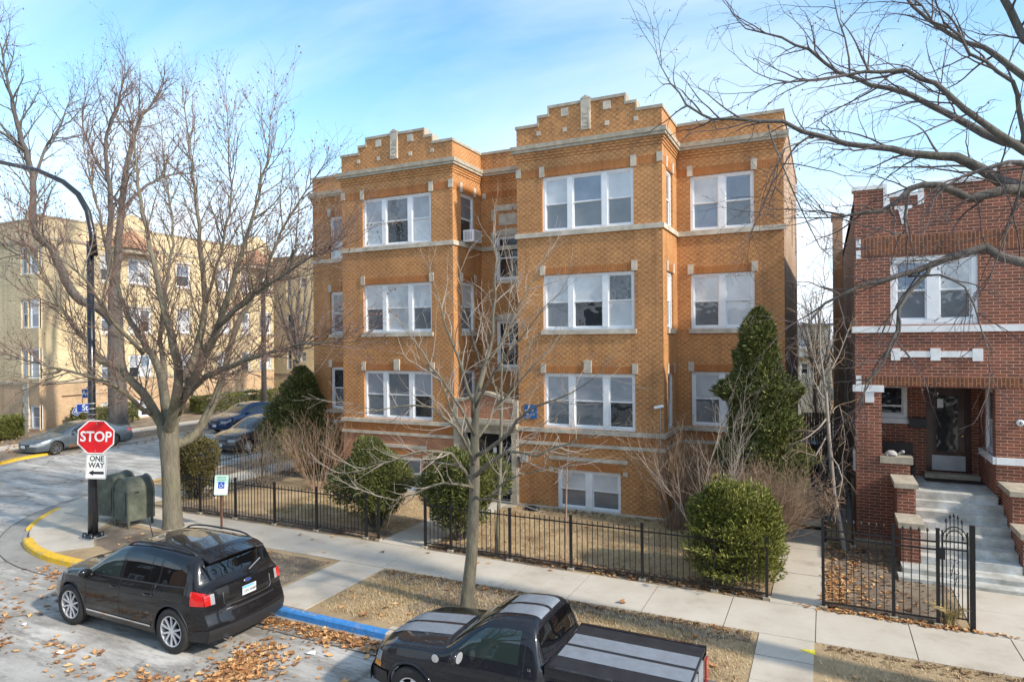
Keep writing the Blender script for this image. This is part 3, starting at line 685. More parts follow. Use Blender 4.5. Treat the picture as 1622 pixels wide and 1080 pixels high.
# chimney at the rear
ch = MB(); ch.box(HX-.02-.35, HX-.002, 30.2, 31.6, .1, 10.3); ch.box(HX-.42, HX+.05, 30.15, 31.65, 10.3, 10.42); ch.build('chimney', COMB, HOUSE)
# wall mailbox, lamp number, bench, turtle
mb = MB(); mb.box(2.06, 2.46, RY-.16, RY-.003, 2.88, 3.10); mb.box(2.05, 2.47, RY-.17, RY-.002, 3.10, 3.13)
tag(mb.build('mailbox', IRON, loc=(2.26,RY,2.88)), 'black wall mailbox beside the dark porch door', 'mailbox')
t = thing('bench', 'dark brown high-backed bench on the porch behind the low brick wall', 'bench', (1.75, 20.3, 1.56))
WOODD = pm('dark_bench_wood', (.03,.018,.016), .5)
b = MB(); b.box(1.35, 2.12, 20.55, 20.60, 1.95, 2.48); b.build('backrest', WOODD, t)
b = MB(); b.box(1.35, 2.12, 20.12, 20.54, 1.93, 1.98); b.build('seat', WOODD, t)
for x in (1.38, 2.06):
    b = MB(); b.box(x, x+.05, 20.12, 20.17, 1.56, 2.18); b.box(x, x+.05, 20.52, 20.549, 1.56, 1.93); b.box(x, x+.05, 20.171, 20.5, 2.14, 2.18); b.build('leg', WOODD, t)
TUR = pm('pale_cast_stone', (.42,.40,.36), .8, var=.3, scale=20)
t = thing('turtle_figurine', 'small pale stone turtle on the low porch wall cap', 'figurine', (1.52, 19.12, 2.34))
b = MB(); b.lathe([(0,.13),(.07,.12),(.12,.08),(.15,.03),(.13,.02),(0,.015)], (1.50,19.12,2.345), 'z', 14); b.build('shell', TUR, t, smooth=True)
b = MB(); b.tube([(1.62,19.12,2.37),(1.69,19.11,2.41),(1.73,19.10,2.46)], [.035,.03,.03], 8); b.tube([(1.72,19.10,2.45),(1.79,19.09,2.46)], [.042,.028], 8); b.build('head', TUR, t, smooth=True)
for x, y in ((1.40,19.02),(1.60,19.02),(1.40,19.22),(1.60,19.22)):
    b = MB(); b.tube([(x,y,2.342),(x*.9+.15,y*.9+1.912,2.39)], [.03,.03], 6); b.build('leg', TUR, t)
t = MB(); t.lathe([(0,-.06),(.05,-.055),(.075,-.03),(.08,-.002)], (4.12, HY, 3.30), 'y', 14)
o = tag(t.build('house_number_plaque', WHITE, loc=(4.12,HY,3.2)), 'oval white number plaque on the red brick wall right of the porch', 'plaque')
text_mesh('6', .13, 'numeral', IRON, o, Matrix.Translation((0,-.075,.10)) @ Matrix.Rotation(R(90),4,'X'), ext=.003)

# ------------------------------------------------------------------ fences
def fence_run(name, label, a, b, posts, zt, sp=.12, zb=.24, prot=.07, rail2=None, panels=None, finial=False, group=None, pr=.007, post_h=.06, skip_first=False):
    """posts: distances along a->b"""
    a, b = Vector((*a,0)), Vector((*b,0)); e = (b-a).normalized(); t = thing(name, label, 'fence', (a.x,a.y,Z), group=group)
    nrm = Vector((-e.y,e.x,0))
    for s in posts:
        m = MB(); p = a+e*s; m.obox(p+Vector((0,0,(zt+Z-.05+post_h)/2)), e*.028, nrm*.028, Vector((0,0,(zt+post_h-Z+.05)/2)))
        m.obox(p+Vector((0,0,zt+post_h+.008)), e*.034, nrm*.034, Vector((0,0,.008)))
        m.build('fence_post', IRON, t)
        f = MB(); f.obox(p+Vector((0,0,Z+.02)), e*.07, nrm*.07, Vector((0,0,.03))); f.build('footing', CONC_CAP, t)
    for s0, s1 in zip(posts, posts[1:]):
        if panels and (s0, s1) not in panels: continue
        m = MB(); L = s1-s0-.056
        for z in (zb, zt-prot-.0)+((zt-prot-.14,) if finial else ()): m.obox(a+e*((s0+s1)/2)+Vector((0,0,z)), e*(L/2), nrm*.011, Vector((0,0,.014)))
        k = max(1, round(L/sp))
        for i in range(1, k):
            p = a+e*(s0+.028+L*i/k); m.obox(p+Vector((0,0,(zb+zt)/2)), e*pr, nrm*pr, Vector((0,0,(zt-zb)/2)))
            if finial:
                m.tube([p+Vector((0,0,zt-.01)), p+Vector((0,0,zt+.03)), p+Vector((0,0,zt+.075))], [.008,.022,.002], 4)
                m.tube([p+e*-.022+Vector((0,0,zt+.02)), p+e*.022+Vector((0,0,zt+.02))], .008, 4)
        m.build('picket_panel', IRON, t)
    return t
Yf = 14.02
pL = [0.0,1.25,2.75,4.3,5.85,7.55]
fence_run('iron_fence', 'low black picket fence along the sidewalk left of the entrance walk', (-18.55,Yf), (-10.0,Yf), pL+[7.95], 1.27, panels=list(zip(pL,pL[1:])), prot=.1)
pR = [0,.75,2.37,3.91,5.55,7.06,8.07]
fence_run('iron_fence', 'low black picket fence along the sidewalk right of the entrance walk', (-9.15,Yf), (-1.08,Yf), pR, 1.29, prot=.1)
fence_run('iron_fence', 'black picket fence running back along the side street walk', (-18.6,Yf+.1), (-18.6,30), [1.5,3.6,5.7,7.8,9.9,12,14.1,15.8], 1.45, prot=.1)
t = fence_run('iron_fence', 'tall black picket fence with pointed finials before the red house', (-.06,Yf), (2.33,Yf), [0,1.18,1.88], 1.80, prot=.17, finial=True)
fence_run('iron_fence', 'tall black fence panel standing beside the corner of the red house', (-.02,18.4), (.66,18.4), [.0,.62], 1.75, prot=.17, finial=True)
# scrolled gate
gt_ = thing('arched_gate', 'black iron gate with an arched finial top and scrolls before the stone steps', 'gate', (2.33, Yf, Z))
m = MB(); m.box(2.30,2.38,Yf-.04,Yf+.04,Z-.02,1.98); m.build('hinge_post', IRON, gt_)
m = MB()
for x in (1.86+.03, 2.27): m.box(x-.014,x+.014,Yf-.014,Yf+.014,.26,1.85)
for z in (.30,1.52,1.66): m.box(1.905,2.255,Yf-.01,Yf+.01,z-.012,z+.012)
m.build('frame', IRON, gt_)
m = MB()
for i, x in enumerate((1.95,2.01,2.07,2.13,2.19)):
    zt = 1.93+.17*(1-((i-2)/2.6)**2)
    m.box(x-.007,x+.007,Yf-.007,Yf+.007,.30,zt); m.tube([(x,Yf,zt-.01),(x,Yf,zt+.03),(x,Yf,zt+.08)], [.008,.022,.002], 4); m.tube([(x-.022,Yf,zt+.02),(x+.022,Yf,zt+.02)], .008, 4)
m.build('picket', IRON, gt_)
m = MB()
for r in (.185,.13): m.tube([(2.08+r*cos(R(a)),Yf,1.70+r*1.25*sin(R(a))) for a in range(0,181,15)], .010, 5)
m.build('arch', IRON, gt_)
m = MB()
for cz, s in ((1.32,1),(1.12,-1),(.98,1),(.72,-1)):
    for sx in (-1,1): m.tube(ring_pts(2.07+sx*.035, cz, .032, Yf-.012, -90*s, -90*s+sx*s*290, 9), .006, 4)
m.tube([(2.05,Yf-.012,.75),(2.11,Yf-.012,1.05)], .006, 4); m.tube([(2.02,Yf-.012,1.05),(2.07,Yf-.012,1.3)], .006, 4)
m.build('scroll', IRON, gt_)
m = MB(); m.box(1.83,1.93,Yf-.035,Yf+.035,1.33,1.52); m.build('lock', IRON, gt_)
# alley gate between the two buildings
ag = thing('alley_gate', 'tall black picket gate between the orange building and the red house', 'gate', (-.55, 20.3, Z))
for x in (-1.0,-.08):
    m = MB(); m.box(x-.03,x+.03,20.27,20.33,.1,2.2); m.build('gate_post', IRON, ag)
m = MB()
for z in (.3,1.0,1.95,2.1): m.box(-.97,-.11,20.29,20.31,z-.015,z+.015)
m.build('rail', IRON, ag)
m = MB()
for i in range(8):
    x = -.97+.86*(i+.5)/8; m.box(x-.007,x+.007,20.292,20.308,.2,2.15 if i%2 else 2.05)
m.build('picket', IRON, ag)

# ------------------------------------------------------------------ things fixed to the orange building
t = thing('blue_sign', 'small square blue sign with white lettering beside the entrance portal', 'sign', (-8.38, Yb, 2.87))
m = MB(); m.box(-8.60,-8.17,Yb-.02,Yb-.003,2.87,3.30); m.build('board', pm('sign_blue', (.02,.12,.33), .5), t)
m = MB(); Y_ = Yb-.023
WT = pm('sign_white_paint', (.75,.75,.76), .5)
m.box(-8.57,-8.28,Y_,Y_+.002,3.115,3.135); m.tube([(-8.58,Y_,3.10),(-8.50,Y_,3.14),(-8.40,Y_,3.27)], .008, 4); m.box(-8.53,-8.44,Y_,Y_+.002,2.98,3.01); m.box(-8.40,-8.24,Y_,Y_+.002,2.985,3.0); m.box(-8.56,-8.40,Y_,Y_+.002,2.90,2.915)
m.build('lettering', WT, t)
t = thing('air_conditioner', 'white window air conditioner below the top side window of the left bay', 'air conditioner', (X2, 19.95, 8.7))
m = MB(); m.box(X2+.01, X2+.42, 19.62, 20.20, 8.72, 9.12); m.build('case', WHITE, t)
m = MB()
for i in range(9): m.box(X2+.421, X2+.428, 19.67, 20.15, 8.77+i*.036, 8.785+i*.036)
for i in range(5): m.box(X2+.08+.06*i, X2+.11+.06*i, 19.612, 19.619, 8.78, 9.06)
m.build('grille', METAL_GREY, t)
m = MB(); m.tube([(X2+.3,19.9,8.7),(X2+.03,19.9,8.45)], .015, 4); m.build('bracket', METAL_GREY, t)
t = thing('security_camera', 'white security camera with conduit on the right bay corner', 'camera', (X4, Yb, 3.4))
m = MB(); m.tube([(X4-.10,Yb-.03,.3),(X4-.10,Yb-.03,3.35)], .014, 6); m.build('conduit', METAL_GREY, t)
m = MB(); m.tube([(X4-.10,Yb-.03,3.36),(X4-.12,Yb-.14,3.40)], .02, 6); m.tube([(X4-.24,Yb-.18,3.36),(X4+.02,Yb-.14,3.42)], .045, 10); m.build('housing', WHITE, t)
m = MB(); m.box(-8.70,-8.48,Yb-.16,Yb-.003,1.50,1.74); m.box(-8.63,-8.55,Yb-.168,Yb-.161,1.58,1.68,0)
tag(m.build('intercom_box', METAL_GREY, loc=(-8.6,Yb,1.5)), 'grey metal wall box at the right edge of the entrance portal', 'box')
m = MB(); m.tube([(-8.35,Yb-.05,1.47),(-8.35,Yb-.03,1.42),(-8.2,Yb-.03,1.42)], .02, 6)
tag(m.build('pipe_stub', METAL_GREY, loc=(-8.3,Yb,1.4)), 'short pipe end sticking out of the brick right of the portal', 'pipe')
m = MB(); pb = on_ground(845, 806, Z); m.lathe([(0,.13),(.14,.12),(.2,.08),(.22,.03),(.2,.0)], (0,0,0), 'z', 16)
m.v = [(pb.x+x*1.15, 18.45+y*.7, Z+z) for x, y, z in m.v]
tag(m.build('black_tub', pm('black_plastic', (.015,.016,.02), .3), smooth=True, loc=(pb.x,18.45,Z)), 'low black plastic lump lying on the lawn beside the entrance', 'bag')
# ------------------------------------------------------------------ yellow building across the side street
YBD = thing('yellow_apartment_building', 'long pale yellow brick apartment building with orange tiled bay roofs', 'building', (-43, 32, Z))
FX, FY0, FY1, FT = -43.0, 23.0, 42.4, 13.1
Wy = Wall((FX,FY0),(FX,FY1)); Wfr = Wall((-80,FY0),(FX,FY0))
ylev = [(6.05,7.75),(2.85,4.55),(9.45,11.15)]
hy = []; cols_y = []
for (y0, y1, c) in ((27.4,28.2,1),(29.3,31.0,2),(33.0,34.2,1),(36.6,37.9,2),(38.9,39.8,1),(40.8,42.1,2)):
    for z0, z1 in ylev: hy.append((y0-FY0,y1-FY0,z0,z1)); cols_y.append(c)
    if y0 != 33.0: hy.append((y0-FY0,y1-FY0,.2,1.45)); cols_y.append(c)
mid = 3.0
m = MB()
Wy.face(m, mid, FT, [h for h in hy if h[2] > 2], .15, mi=0)
hf = []
for x0, x1 in ((-42.1,-40.3),(-47,-45.2),(-52,-50.2)):
    for z0, z1 in ((3.3,5.1),(6.3,8.0),(9.5,11.2)): hf.append((x0-1.6+80,x1-1.6+80,z0,z1))
hfb = [(a,b,.3,1.7) for a,b,c,d in hf[::3]]
Wfr.face(m, mid, FT-.4, hf, .15, mi=0)
Wl = MB()
Wy.face(m, .02, mid, [h for h in hy if h[2] < 2]+[(1.9,3.2,.1,2.1)], .15, mi=1); Wfr.face(m, .02, mid, hfb, .15, mi=1)
m.poly([(FX,FY0,FT-.5),(FX,FY1,FT-.5),(-80,FY1,FT-.5),(-80,FY0,FT-.5)],2)
m.quad((-80,FY1,.02),(FX,FY1,.02),(FX,FY1,FT),(-80,FY1,FT),0)
m.build('wall', [YEB, TANB, ROOF], YBD)
bb = MB(); bb.quad(Wy.P(1.9,.1,-.14),Wy.P(3.2,.1,-.14),Wy.P(3.2,2.1,-.14),Wy.P(1.9,2.1,-.14)); bb.build('bricked_up_opening', TANB, YBD)
for h, c in zip(hy, cols_y): window(YBD, Wy, *h, cols=(1,)*c, depth=.15, fw=.08)
for h in hf+hfb: window(YBD, Wfr, *h, cols=(1,1), depth=.15, fw=.08)
s = MB()
s.wbox(Wy, -.05, Wy.L, FT, FT+.12, -.3, .05); s.wbox(Wfr, 0, Wfr.L+.05, FT-.4, FT-.28, -.3, .05); s.wbox(Wy, 0, Wy.L, FT-1.35, FT-1.2, .001, .08); s.wbox(Wfr, 0, Wfr.L, FT-1.7, FT-1.55, .001, .08)
s.build('coping', CONC_CAP, YBD)
s = MB(); s.wbox(Wy, 0, Wy.L, mid-.1, mid+.05, .001, .05); s.wbox(Wfr, 0, Wfr.L, mid-.1, mid+.05, .001, .05); s.build('stone_band', CONC_CAP, YBD)
for y_ in (28.7, 32.2, 35.6, 38.4): s = MB(); s.wbox(Wy, y_-FY0-.22, y_-FY0+.22, mid+.06, FT-1.36, .002, .10); s.build('pilaster', YEB, YBD)
for z_ in (6.05-.16, 2.85+.02+.0, 9.45-.16):
    for (y0, y1) in ((27.3,28.3),(29.2,31.1),(32.9,34.3),(36.5,38.0),(38.8,39.9),(40.7,42.2)):
        if z_ > 3: s = MB(); s.wbox(Wy, y0-FY0, y1-FY0, z_, z_+.14, .003, .07); s.build('sill', STONE, YBD); s = MB(); s.wbox(Wy, y0-FY0, y1-FY0, z_+1.88, z_+2.06, .003, .04); s.build('lintel', STONE, YBD)
s = MB()
for i in range(8):
    L = .55 if i%2 else .38; s.wbox(Wy, -.02, L, .1+i*.36, .44+i*.36, .002, .03); s.wbox(Wfr, Wfr.L-L, Wfr.L, .1+i*.36, .44+i*.36, .002, .03)
s.build('quoin', STONE, YBD)
TILE = brick('orange_roof_tile', (.50,.27,.15), (.40,.20,.11), (.28,.14,.08), bw=.25, rh=.18, ms=.01)
for c in (29.6, 40.6):          # shallow bays under tiled hips with a peaked parapet behind
    b = MB(); h0 = 1.9
    P = [(FX,c-h0),(FX+.8,c-h0+.7),(FX+.8,c+h0-.7),(FX,c+h0)]
    b.add([(*p,z) for z in (11.45,11.75) for p in P], [(0,1,5,4),(1,2,6,5),(2,3,7,6),(3,2,1,0)])
    b.build('bay_cornice', CONC_CAP, YBD)
    r = MB(); r.add([(FX-.05,c-h0-.15,11.75),(FX+1.0,c-h0+.6,11.75),(FX+1.0,c+h0-.6,11.75),(FX-.05,c+h0+.15,11.75),(FX+.02,c,13.2)], [(0,1,4),(1,2,4),(2,3,4)]); r.build('tiled_roof', TILE, YBD)
    g = MB(); g.add([(FX+.01,c-1.5,FT+.12),(FX+.01,c+1.5,FT+.12),(FX+.01,c+.9,FT+.75),(FX+.01,c,FT+1.1),(FX+.01,c-.9,FT+.75)]+[(FX-.3,c-1.5,FT+.12),(FX-.3,c+1.5,FT+.12),(FX-.3,c+.9,FT+.75),(FX-.3,c,FT+1.1),(FX-.3,c-.9,FT+.75)],
        [(0,1,2,3,4),(9,8,7,6,5),(1,0,5,6),(2,1,6,7),(3,2,7,8),(4,3,8,9),(0,4,9,5)]); g.build('peaked_parapet', YEB, YBD)
# rear wing standing forward
YW2 = thing('yellow_brick_wing', 'darker yellow brick wing with small windows behind the shrub', 'building', (-40, 44, Z))
Wq = Wall((-45,43.6),(-36.5,43.6)); Wq2 = Wall((-36.5,43.6),(-36.5,60))
hq = [(2.35,2.85,z,z+1.7) for z in (2.9,6.1,9.3)]+[(3.9,4.5,z,z+.9) for z in (3.6,6.8,10.0)]+[(6.2,7.2,z,z+1.7) for z in (2.9,6.1,9.3)]
m = MB(); Wq.face(m, .02, 12.7, hq, .15); Wq2.face(m, .02, 12.7, []); m.poly([(-45,43.6,12.5),(-36.5,43.6,12.5),(-36.5,60,12.5),(-45,60,12.5)],1); m.build('wall', [YEB, ROOF], YW2)
for h in hq: window(YW2, Wq, *h, cols=(1,), depth=.15, fw=.05, styles=[(3,2)])
m = MB(); m.wbox(Wq, -.0, Wq.L+.05, 12.7, 12.82, -.3, .05); m.wbox(Wq, 0, Wq.L, 2.5, 2.62, .001, .05); m.build('coping', CONC_CAP, YW2)
# pale building seen through the gap, dustbin, fence
PB = thing('pale_sided_building', 'pale cream sided two storey building seen in the gap between the brick buildings', 'building', (-1, 48, Z))
SID = pm('cream_siding', (.55,.53,.45), .7)
Wp = Wall((-9,48),(.35,48)); hp = [(7.45,8.0,4.6,5.35),(7.5,8.05,2.85,3.7),(5.5,6.2,4.6,5.35)]
m = MB(); Wp.face(m, .02, 6.1, hp, .1); m.quad((.35,48,.02),(.35,60,.02),(.35,60,6.1),(.35,48,6.1)); m.poly([(-9,48,6.05),(.35,48,6.05),(.35,60,6.05),(-9,60,6.05)]); m.build('wall', SID, PB)
for h in hp: window(PB, Wp, *h, cols=(1,), depth=.1, fw=.08)
m = MB(); m.wbox(Wp, -.2, Wp.L+.2, 6.1, 6.25, -.3, .25); m.wbox(Wp, 6.6, 8.35, 4.0, 4.08, .01, .5); m.build('eave', pm('grey_eave', (.22,.22,.22), .7), PB)
m = MB()
for i in range(5): m.wbox(Wp, 7.3, 8.4, 3.95-.02*i, 3.95-.02*i+.005, .01, .02)
PG = thing('wheeled_bin', 'black wheeled dustbin with a grey lid behind the alley gate', 'bin', (-.55, 27.0, Z))
m = MB(); m.add([(-.85,26.8,.2),(-.25,26.8,.2),(-.25,27.3,.2),(-.85,27.3,.2),(-.92,26.7,1.3),(-.18,26.7,1.3),(-.18,27.4,1.3),(-.92,27.4,1.3)], [(3,2,1,0),(4,5,6,7),(0,1,5,4),(1,2,6,5),(2,3,7,6),(3,0,4,7)]); m.build('body', pm('bin_black', (.012,.012,.014), .4), PG)
m = MB(); m.box(-.95,-.15,26.66,27.45,1.302,1.40); m.build('lid', pm('bin_lid', (.12,.13,.14), .5), PG)
for x in (-.85,-.30):
    m = MB(); m.lathe([(0,-.03),(.1,-.03),(.1,.03),(0,.03)], (x+.02,27.3,.22), 'x', 12); m.build('wheel', IRON, PG)
m = MB()
for i in range(16): m.box(-1.0+i*.11, -1.0+i*.11+.095, 33, 33.03, .1, 1.9)
tag(m.build('board_fence', pm('weathered_board', (.20,.16,.12), .85), loc=(-.2,33,Z)), 'weathered board fence closing the gap behind the dustbin', 'fence')
m = MB(); m.box(-1.0,.68,20.6,46,.1,.135); tag(m.build('alley_path', CONC_D), kind='structure')
# distant ground cover of roofs and trees lies beyond: low far houses on the horizon
FARB = pm('far_brick', (.33,.22,.16), .8)
for i, (x0, x1, y0, y1, h) in enumerate(((-32,-24.6+0,110,124,7.5),(-20,-4,90,104,7),(-60,-44,86,100,10),(6,20,60,74,8),(-90,-66,120,150,11))):
    t = thing('distant_house', ['plain far brick house at the end of the side street','far low house beyond the orange building','far tall house beyond the yellow wing','far house behind the red brick house','farthest plain brick block left of the side street'][i], 'house', ((x0+x1)/2,(y0+y1)/2,Z))
    m = MB(); m.box(x0,x1,y0,y1,.02,h); m.build('wall', FARB, t)
    m = MB(); m.add([(x0-.3,y0-.3,h),(x1+.3,y0-.3,h),(x1+.3,y1+.3,h),(x0-.3,y1+.3,h),((x0+x1)/2,y0-.3,h+2.4),((x0+x1)/2,y1+.3,h+2.4)], [(0,1,4),(1,2,5,4),(2,3,5),(3,0,4,5)]); m.build('roof', ROOF, t)
# ------------------------------------------------------------------ vehicles: local x runs from the nose (0) to the tail (L), y across, z up
def interp(pts, x):
    if x <= pts[0][0]: return pts[0][1]
    for (a, b), (c, d) in zip(pts, pts[1:]):
        if x <= c:
            t = (x-a)/(c-a) if c > a else 1; return b+(d-b)*t
    return pts[-1][1]
def sinterp(pts, x):                           # smoothed
    h = .05; return (interp(pts, x-h)+2*interp(pts, x)+interp(pts, x+h))/4
class Body:
    def __init__(s, P): s.__dict__.update(P); s.hw = s.W/2
    def zb(s, x): return sinterp(s.belt, x)
    def zt(s, x): return max(sinterp(s.top, x), s.zb(x)+.012)
    def plan(s, x): return sinterp(s.planp, x)*s.hw
    def n(s, x):
        h = s.zt(x)-s.zb(x); return 2.2 if h < .12 else 2.2+(s.nn-2.2)*min(1, (h-.12)/.25)
    def lower(s, x, z):                          # half width below the belt
        t = max(0, min(1, (z-s.sill)/(s.zb(x)-s.sill))); return s.plan(x)*interp(s.side, t)
    def upper(s, x, z):
        zb, zt = s.zb(x), s.zt(x); h = zt-zb; yb = s.plan(x)*s.side[-1][1]; k = max(0, min(1, (z-zb)/h)); n = s.n(x)
        return (yb-s.lean*(z-zb))*(max(0, 1-k**n))**(1/n)
    def Y(s, x, z): return s.lower(x, z) if z <= s.zb(x) else s.upper(x, z)
    def Zt(s, x, y):                             # top surface height at (x, y)
        zb, zt = s.zb(x), s.zt(x); h = zt-zb; yb = s.plan(x)*s.side[-1][1]-s.lean*h*.9; n = s.n(x)
        return zb+h*(max(0, 1-min(1, abs(y)/yb)**n))**(1/n)
    def zl(s, x):
        z = s.sill
        for xw in (s.xf, s.xr):
            d = s.ra**2-(x-xw)**2
            if d > 0: z = max(z, s.R+d**.5*1.0)
        return z
    def warp(s, x, y, z):
        a = s.nose
        if x < a: x += (1-x/a)**1.0*(interp(s.fcurve, z)+s.fround*(abs(y)/s.hw)**2.5)
        if x > s.L-a: x -= ((x-(s.L-a))/a)**1.0*(interp(s.rcurve, z)+s.rround*(abs(y)/s.hw)**2.5)
        return (x, y, z)
    def RX(s, y, z): return s.warp(s.L, y, z)[0]
    def FX(s, y, z): return s.warp(0, y, z)[0]
    def section(s, x):
        pts = []; z0 = s.zl(x); zb, zt = s.zb(x), s.zt(x); NL = 9
        for i in range(NL): z = z0+(zb-z0)*i/NL; pts.append((s.lower(x,z), z))
        h = zt-zb; yb = s.plan(x)*s.side[-1][1]; n = s.n(x); NU = 14
        for i in range(NU+1):
            th = (i/NU)*pi/2; k = sin(th)**(2/n); pts.append(((yb-s.lean*h*k)*max(0, cos(th))**(2/n) if i < NU else 0, zb+h*k))
        return pts
def build_body(B, mats, root, name='body'):
    xs = sorted({round(B.L*i/110, 4) for i in range(111)}|{round(xw+B.ra*cos(R(a)), 4) for xw in (B.xf, B.xr) for a in range(0, 181, 7)})
    mb = MB(); rows = [B.section(x) for x in xs]; m = len(rows[0])
    for sg in (-1, 1):
        b = len(mb.v)
        for x, sec in zip(xs, rows):
            for (y, z) in sec: mb.v.append(B.warp(x, sg*y, z))
        for i in range(len(xs)-1):
            for j in range(m-1):
                q = (b+i*m+j, b+(i+1)*m+j, b+(i+1)*m+j+1, b+i*m+j+1); mb.f.append(q if sg < 0 else q[::-1]); mb.m.append(0)
    for end, x in ((0, 0.0), (1, B.L)):         # end caps as curved grids
        sec = rows[0] if end == 0 else rows[-1]; nc = 10; b = len(mb.v)
        for (y, z) in sec:
            for c in range(nc+1): yy = y*(-1+2*c/nc); mb.v.append(B.warp(x, yy, z))
        for j in range(m-1):
            for c in range(nc):
                q = (b+j*(nc+1)+c, b+j*(nc+1)+c+1, b+(j+1)*(nc+1)+c+1, b+(j+1)*(nc+1)+c); mb.f.append(q if end else q[::-1]); mb.m.append(0)
    o = mb.build(name, mats, root, smooth=True, world=False)
    return o
def side_panel(mb, B, sg, x0, x1, lo, hi, off=.004, nx=14, nz=5, mi=0):
    f = (lambda v: v if callable(v) else (lambda x: v)); lo, hi = f(lo), f(hi); b = len(mb.v)
    for i in range(nx+1):
        x = x0+(x1-x0)*i/nx; a, c = lo(x), hi(x); c = max(c, a+.002)
        for j in range(nz+1): z = a+(c-a)*j/nz; mb.v.append(B.warp(x, sg*(B.Y(x,z)+off), z))
    for i in range(nx):
        for j in range(nz):
            q = (b+i*(nz+1)+j, b+(i+1)*(nz+1)+j, b+(i+1)*(nz+1)+j+1, b+i*(nz+1)+j+1); mb.f.append(q if sg < 0 else q[::-1]); mb.m.append(mi)
def top_panel(mb, B, x0, x1, y0, y1, off=.004, nx=12, ny=12, mi=0):
    f = (lambda v: v if callable(v) else (lambda x: v)); y0, y1 = f(y0), f(y1); b = len(mb.v)
    for i in range(nx+1):
        x = x0+(x1-x0)*i/nx
        for j in range(ny+1):
            y = y0(x)+(y1(x)-y0(x))*j/ny; z = B.Zt(x, y); e = .01
            n = Vector((-(B.Zt(x+e,y)-B.Zt(x-e,y))/(2*e), -(B.Zt(x,y+e)-B.Zt(x,y-e))/(2*e), 1)).normalized()
            p = Vector(B.warp(x, y, z))+n*off; mb.v.append(tuple(p))
    for i in range(nx):
        for j in range(ny): mb.f.append((b+i*(ny+1)+j, b+(i+1)*(ny+1)+j, b+(i+1)*(ny+1)+j+1, b+i*(ny+1)+j+1)); mb.m.append(mi)
def end_panel(mb, B, rear, y0, y1, z0, z1, off=.005, ny=10, nz=5, mi=0):
    b = len(mb.v); fx = (lambda y,z: B.RX(y,z)+off) if rear else (lambda y,z: B.FX(y,z)-off)
    for i in range(ny+1):
        for j in range(nz+1): y = y0+(y1-y0)*i/ny; z = z0+(z1-z0)*j/nz; mb.v.append((fx(y,z), y, z))
    for i in range(ny):
        for j in range(nz):
            q = (b+i*(nz+1)+j, b+(i+1)*(nz+1)+j, b+(i+1)*(nz+1)+j+1, b+i*(nz+1)+j+1); mb.f.append(q if rear else q[::-1]); mb.m.append(mi)
TYRE = pm('tyre_rubber', (.022,.021,.02), .75, var=.25, scale=20, world=False, bump=.002, bscale=60)
ALLOY = pm('alloy', (.72,.72,.74), .35, metal=.45, var=.05, world=False)
STEELW = pm('steel_wheel', (.10,.10,.105), .5, metal=.3, var=.2, world=False)
TRIM = pm('car_black_trim', (.02,.02,.022), .5, var=.1, world=False)
CHROME = pm('chrome', (.65,.66,.68), .12, metal=1, var=0, world=False)
UNDER = pm('underbody', (.008,.008,.008), .9, var=0, world=False)
def glassm(name, c, ior=2.0):
    t = NT(name); t.col(c); t.b.inputs['Roughness'].default_value = .02; t.b.inputs['IOR'].default_value = ior; MATS[name] = t.mat; return t.mat
CGL = glassm('car_glass_dark', (.003,.004,.005), 1.7); CGL2 = glassm('car_glass', (.022,.034,.032), 1.75); LENS = glassm('headlamp_lens', (.30,.31,.32), 1.6)
REDL = pm('tail_lens', (.55,.012,.01), .12, var=.2, scale=25, coat=1, world=False); AMB = pm('amber_lens', (.75,.25,.02), .15, var=0, coat=1, world=False)
PLATE = pm('plate_white', (.62,.64,.66), .4, var=.08, world=False); PLATEB = pm('plate_blue', (.12,.45,.70), .4, var=0, world=False)
def paint(name, c, rough=.28, met=0, coat=.85, dust=.0):
    t = NT(name); p = t.obj(); k = t.noise(p, 3, 5); t.b.inputs['Specular IOR Level'].default_value = .15
    t.col(t.ramp(k, [(.35, c), (.75, tuple(x*(1+.25)+dust for x in c))])); b = t.b.inputs; b['Metallic'].default_value = met
    rr = t.ramp(t.noise(p, 7, 5), [(.3,(rough*.8,)*3),(.75,(min(1,rough*1.35),)*3)]); t.link(rr, b['Roughness'])
    b['Coat Weight'].default_value = coat; b['Coat Roughness'].default_value = .02; b['Coat IOR'].default_value = 1.45; MATS[name] = t.mat; return t.mat
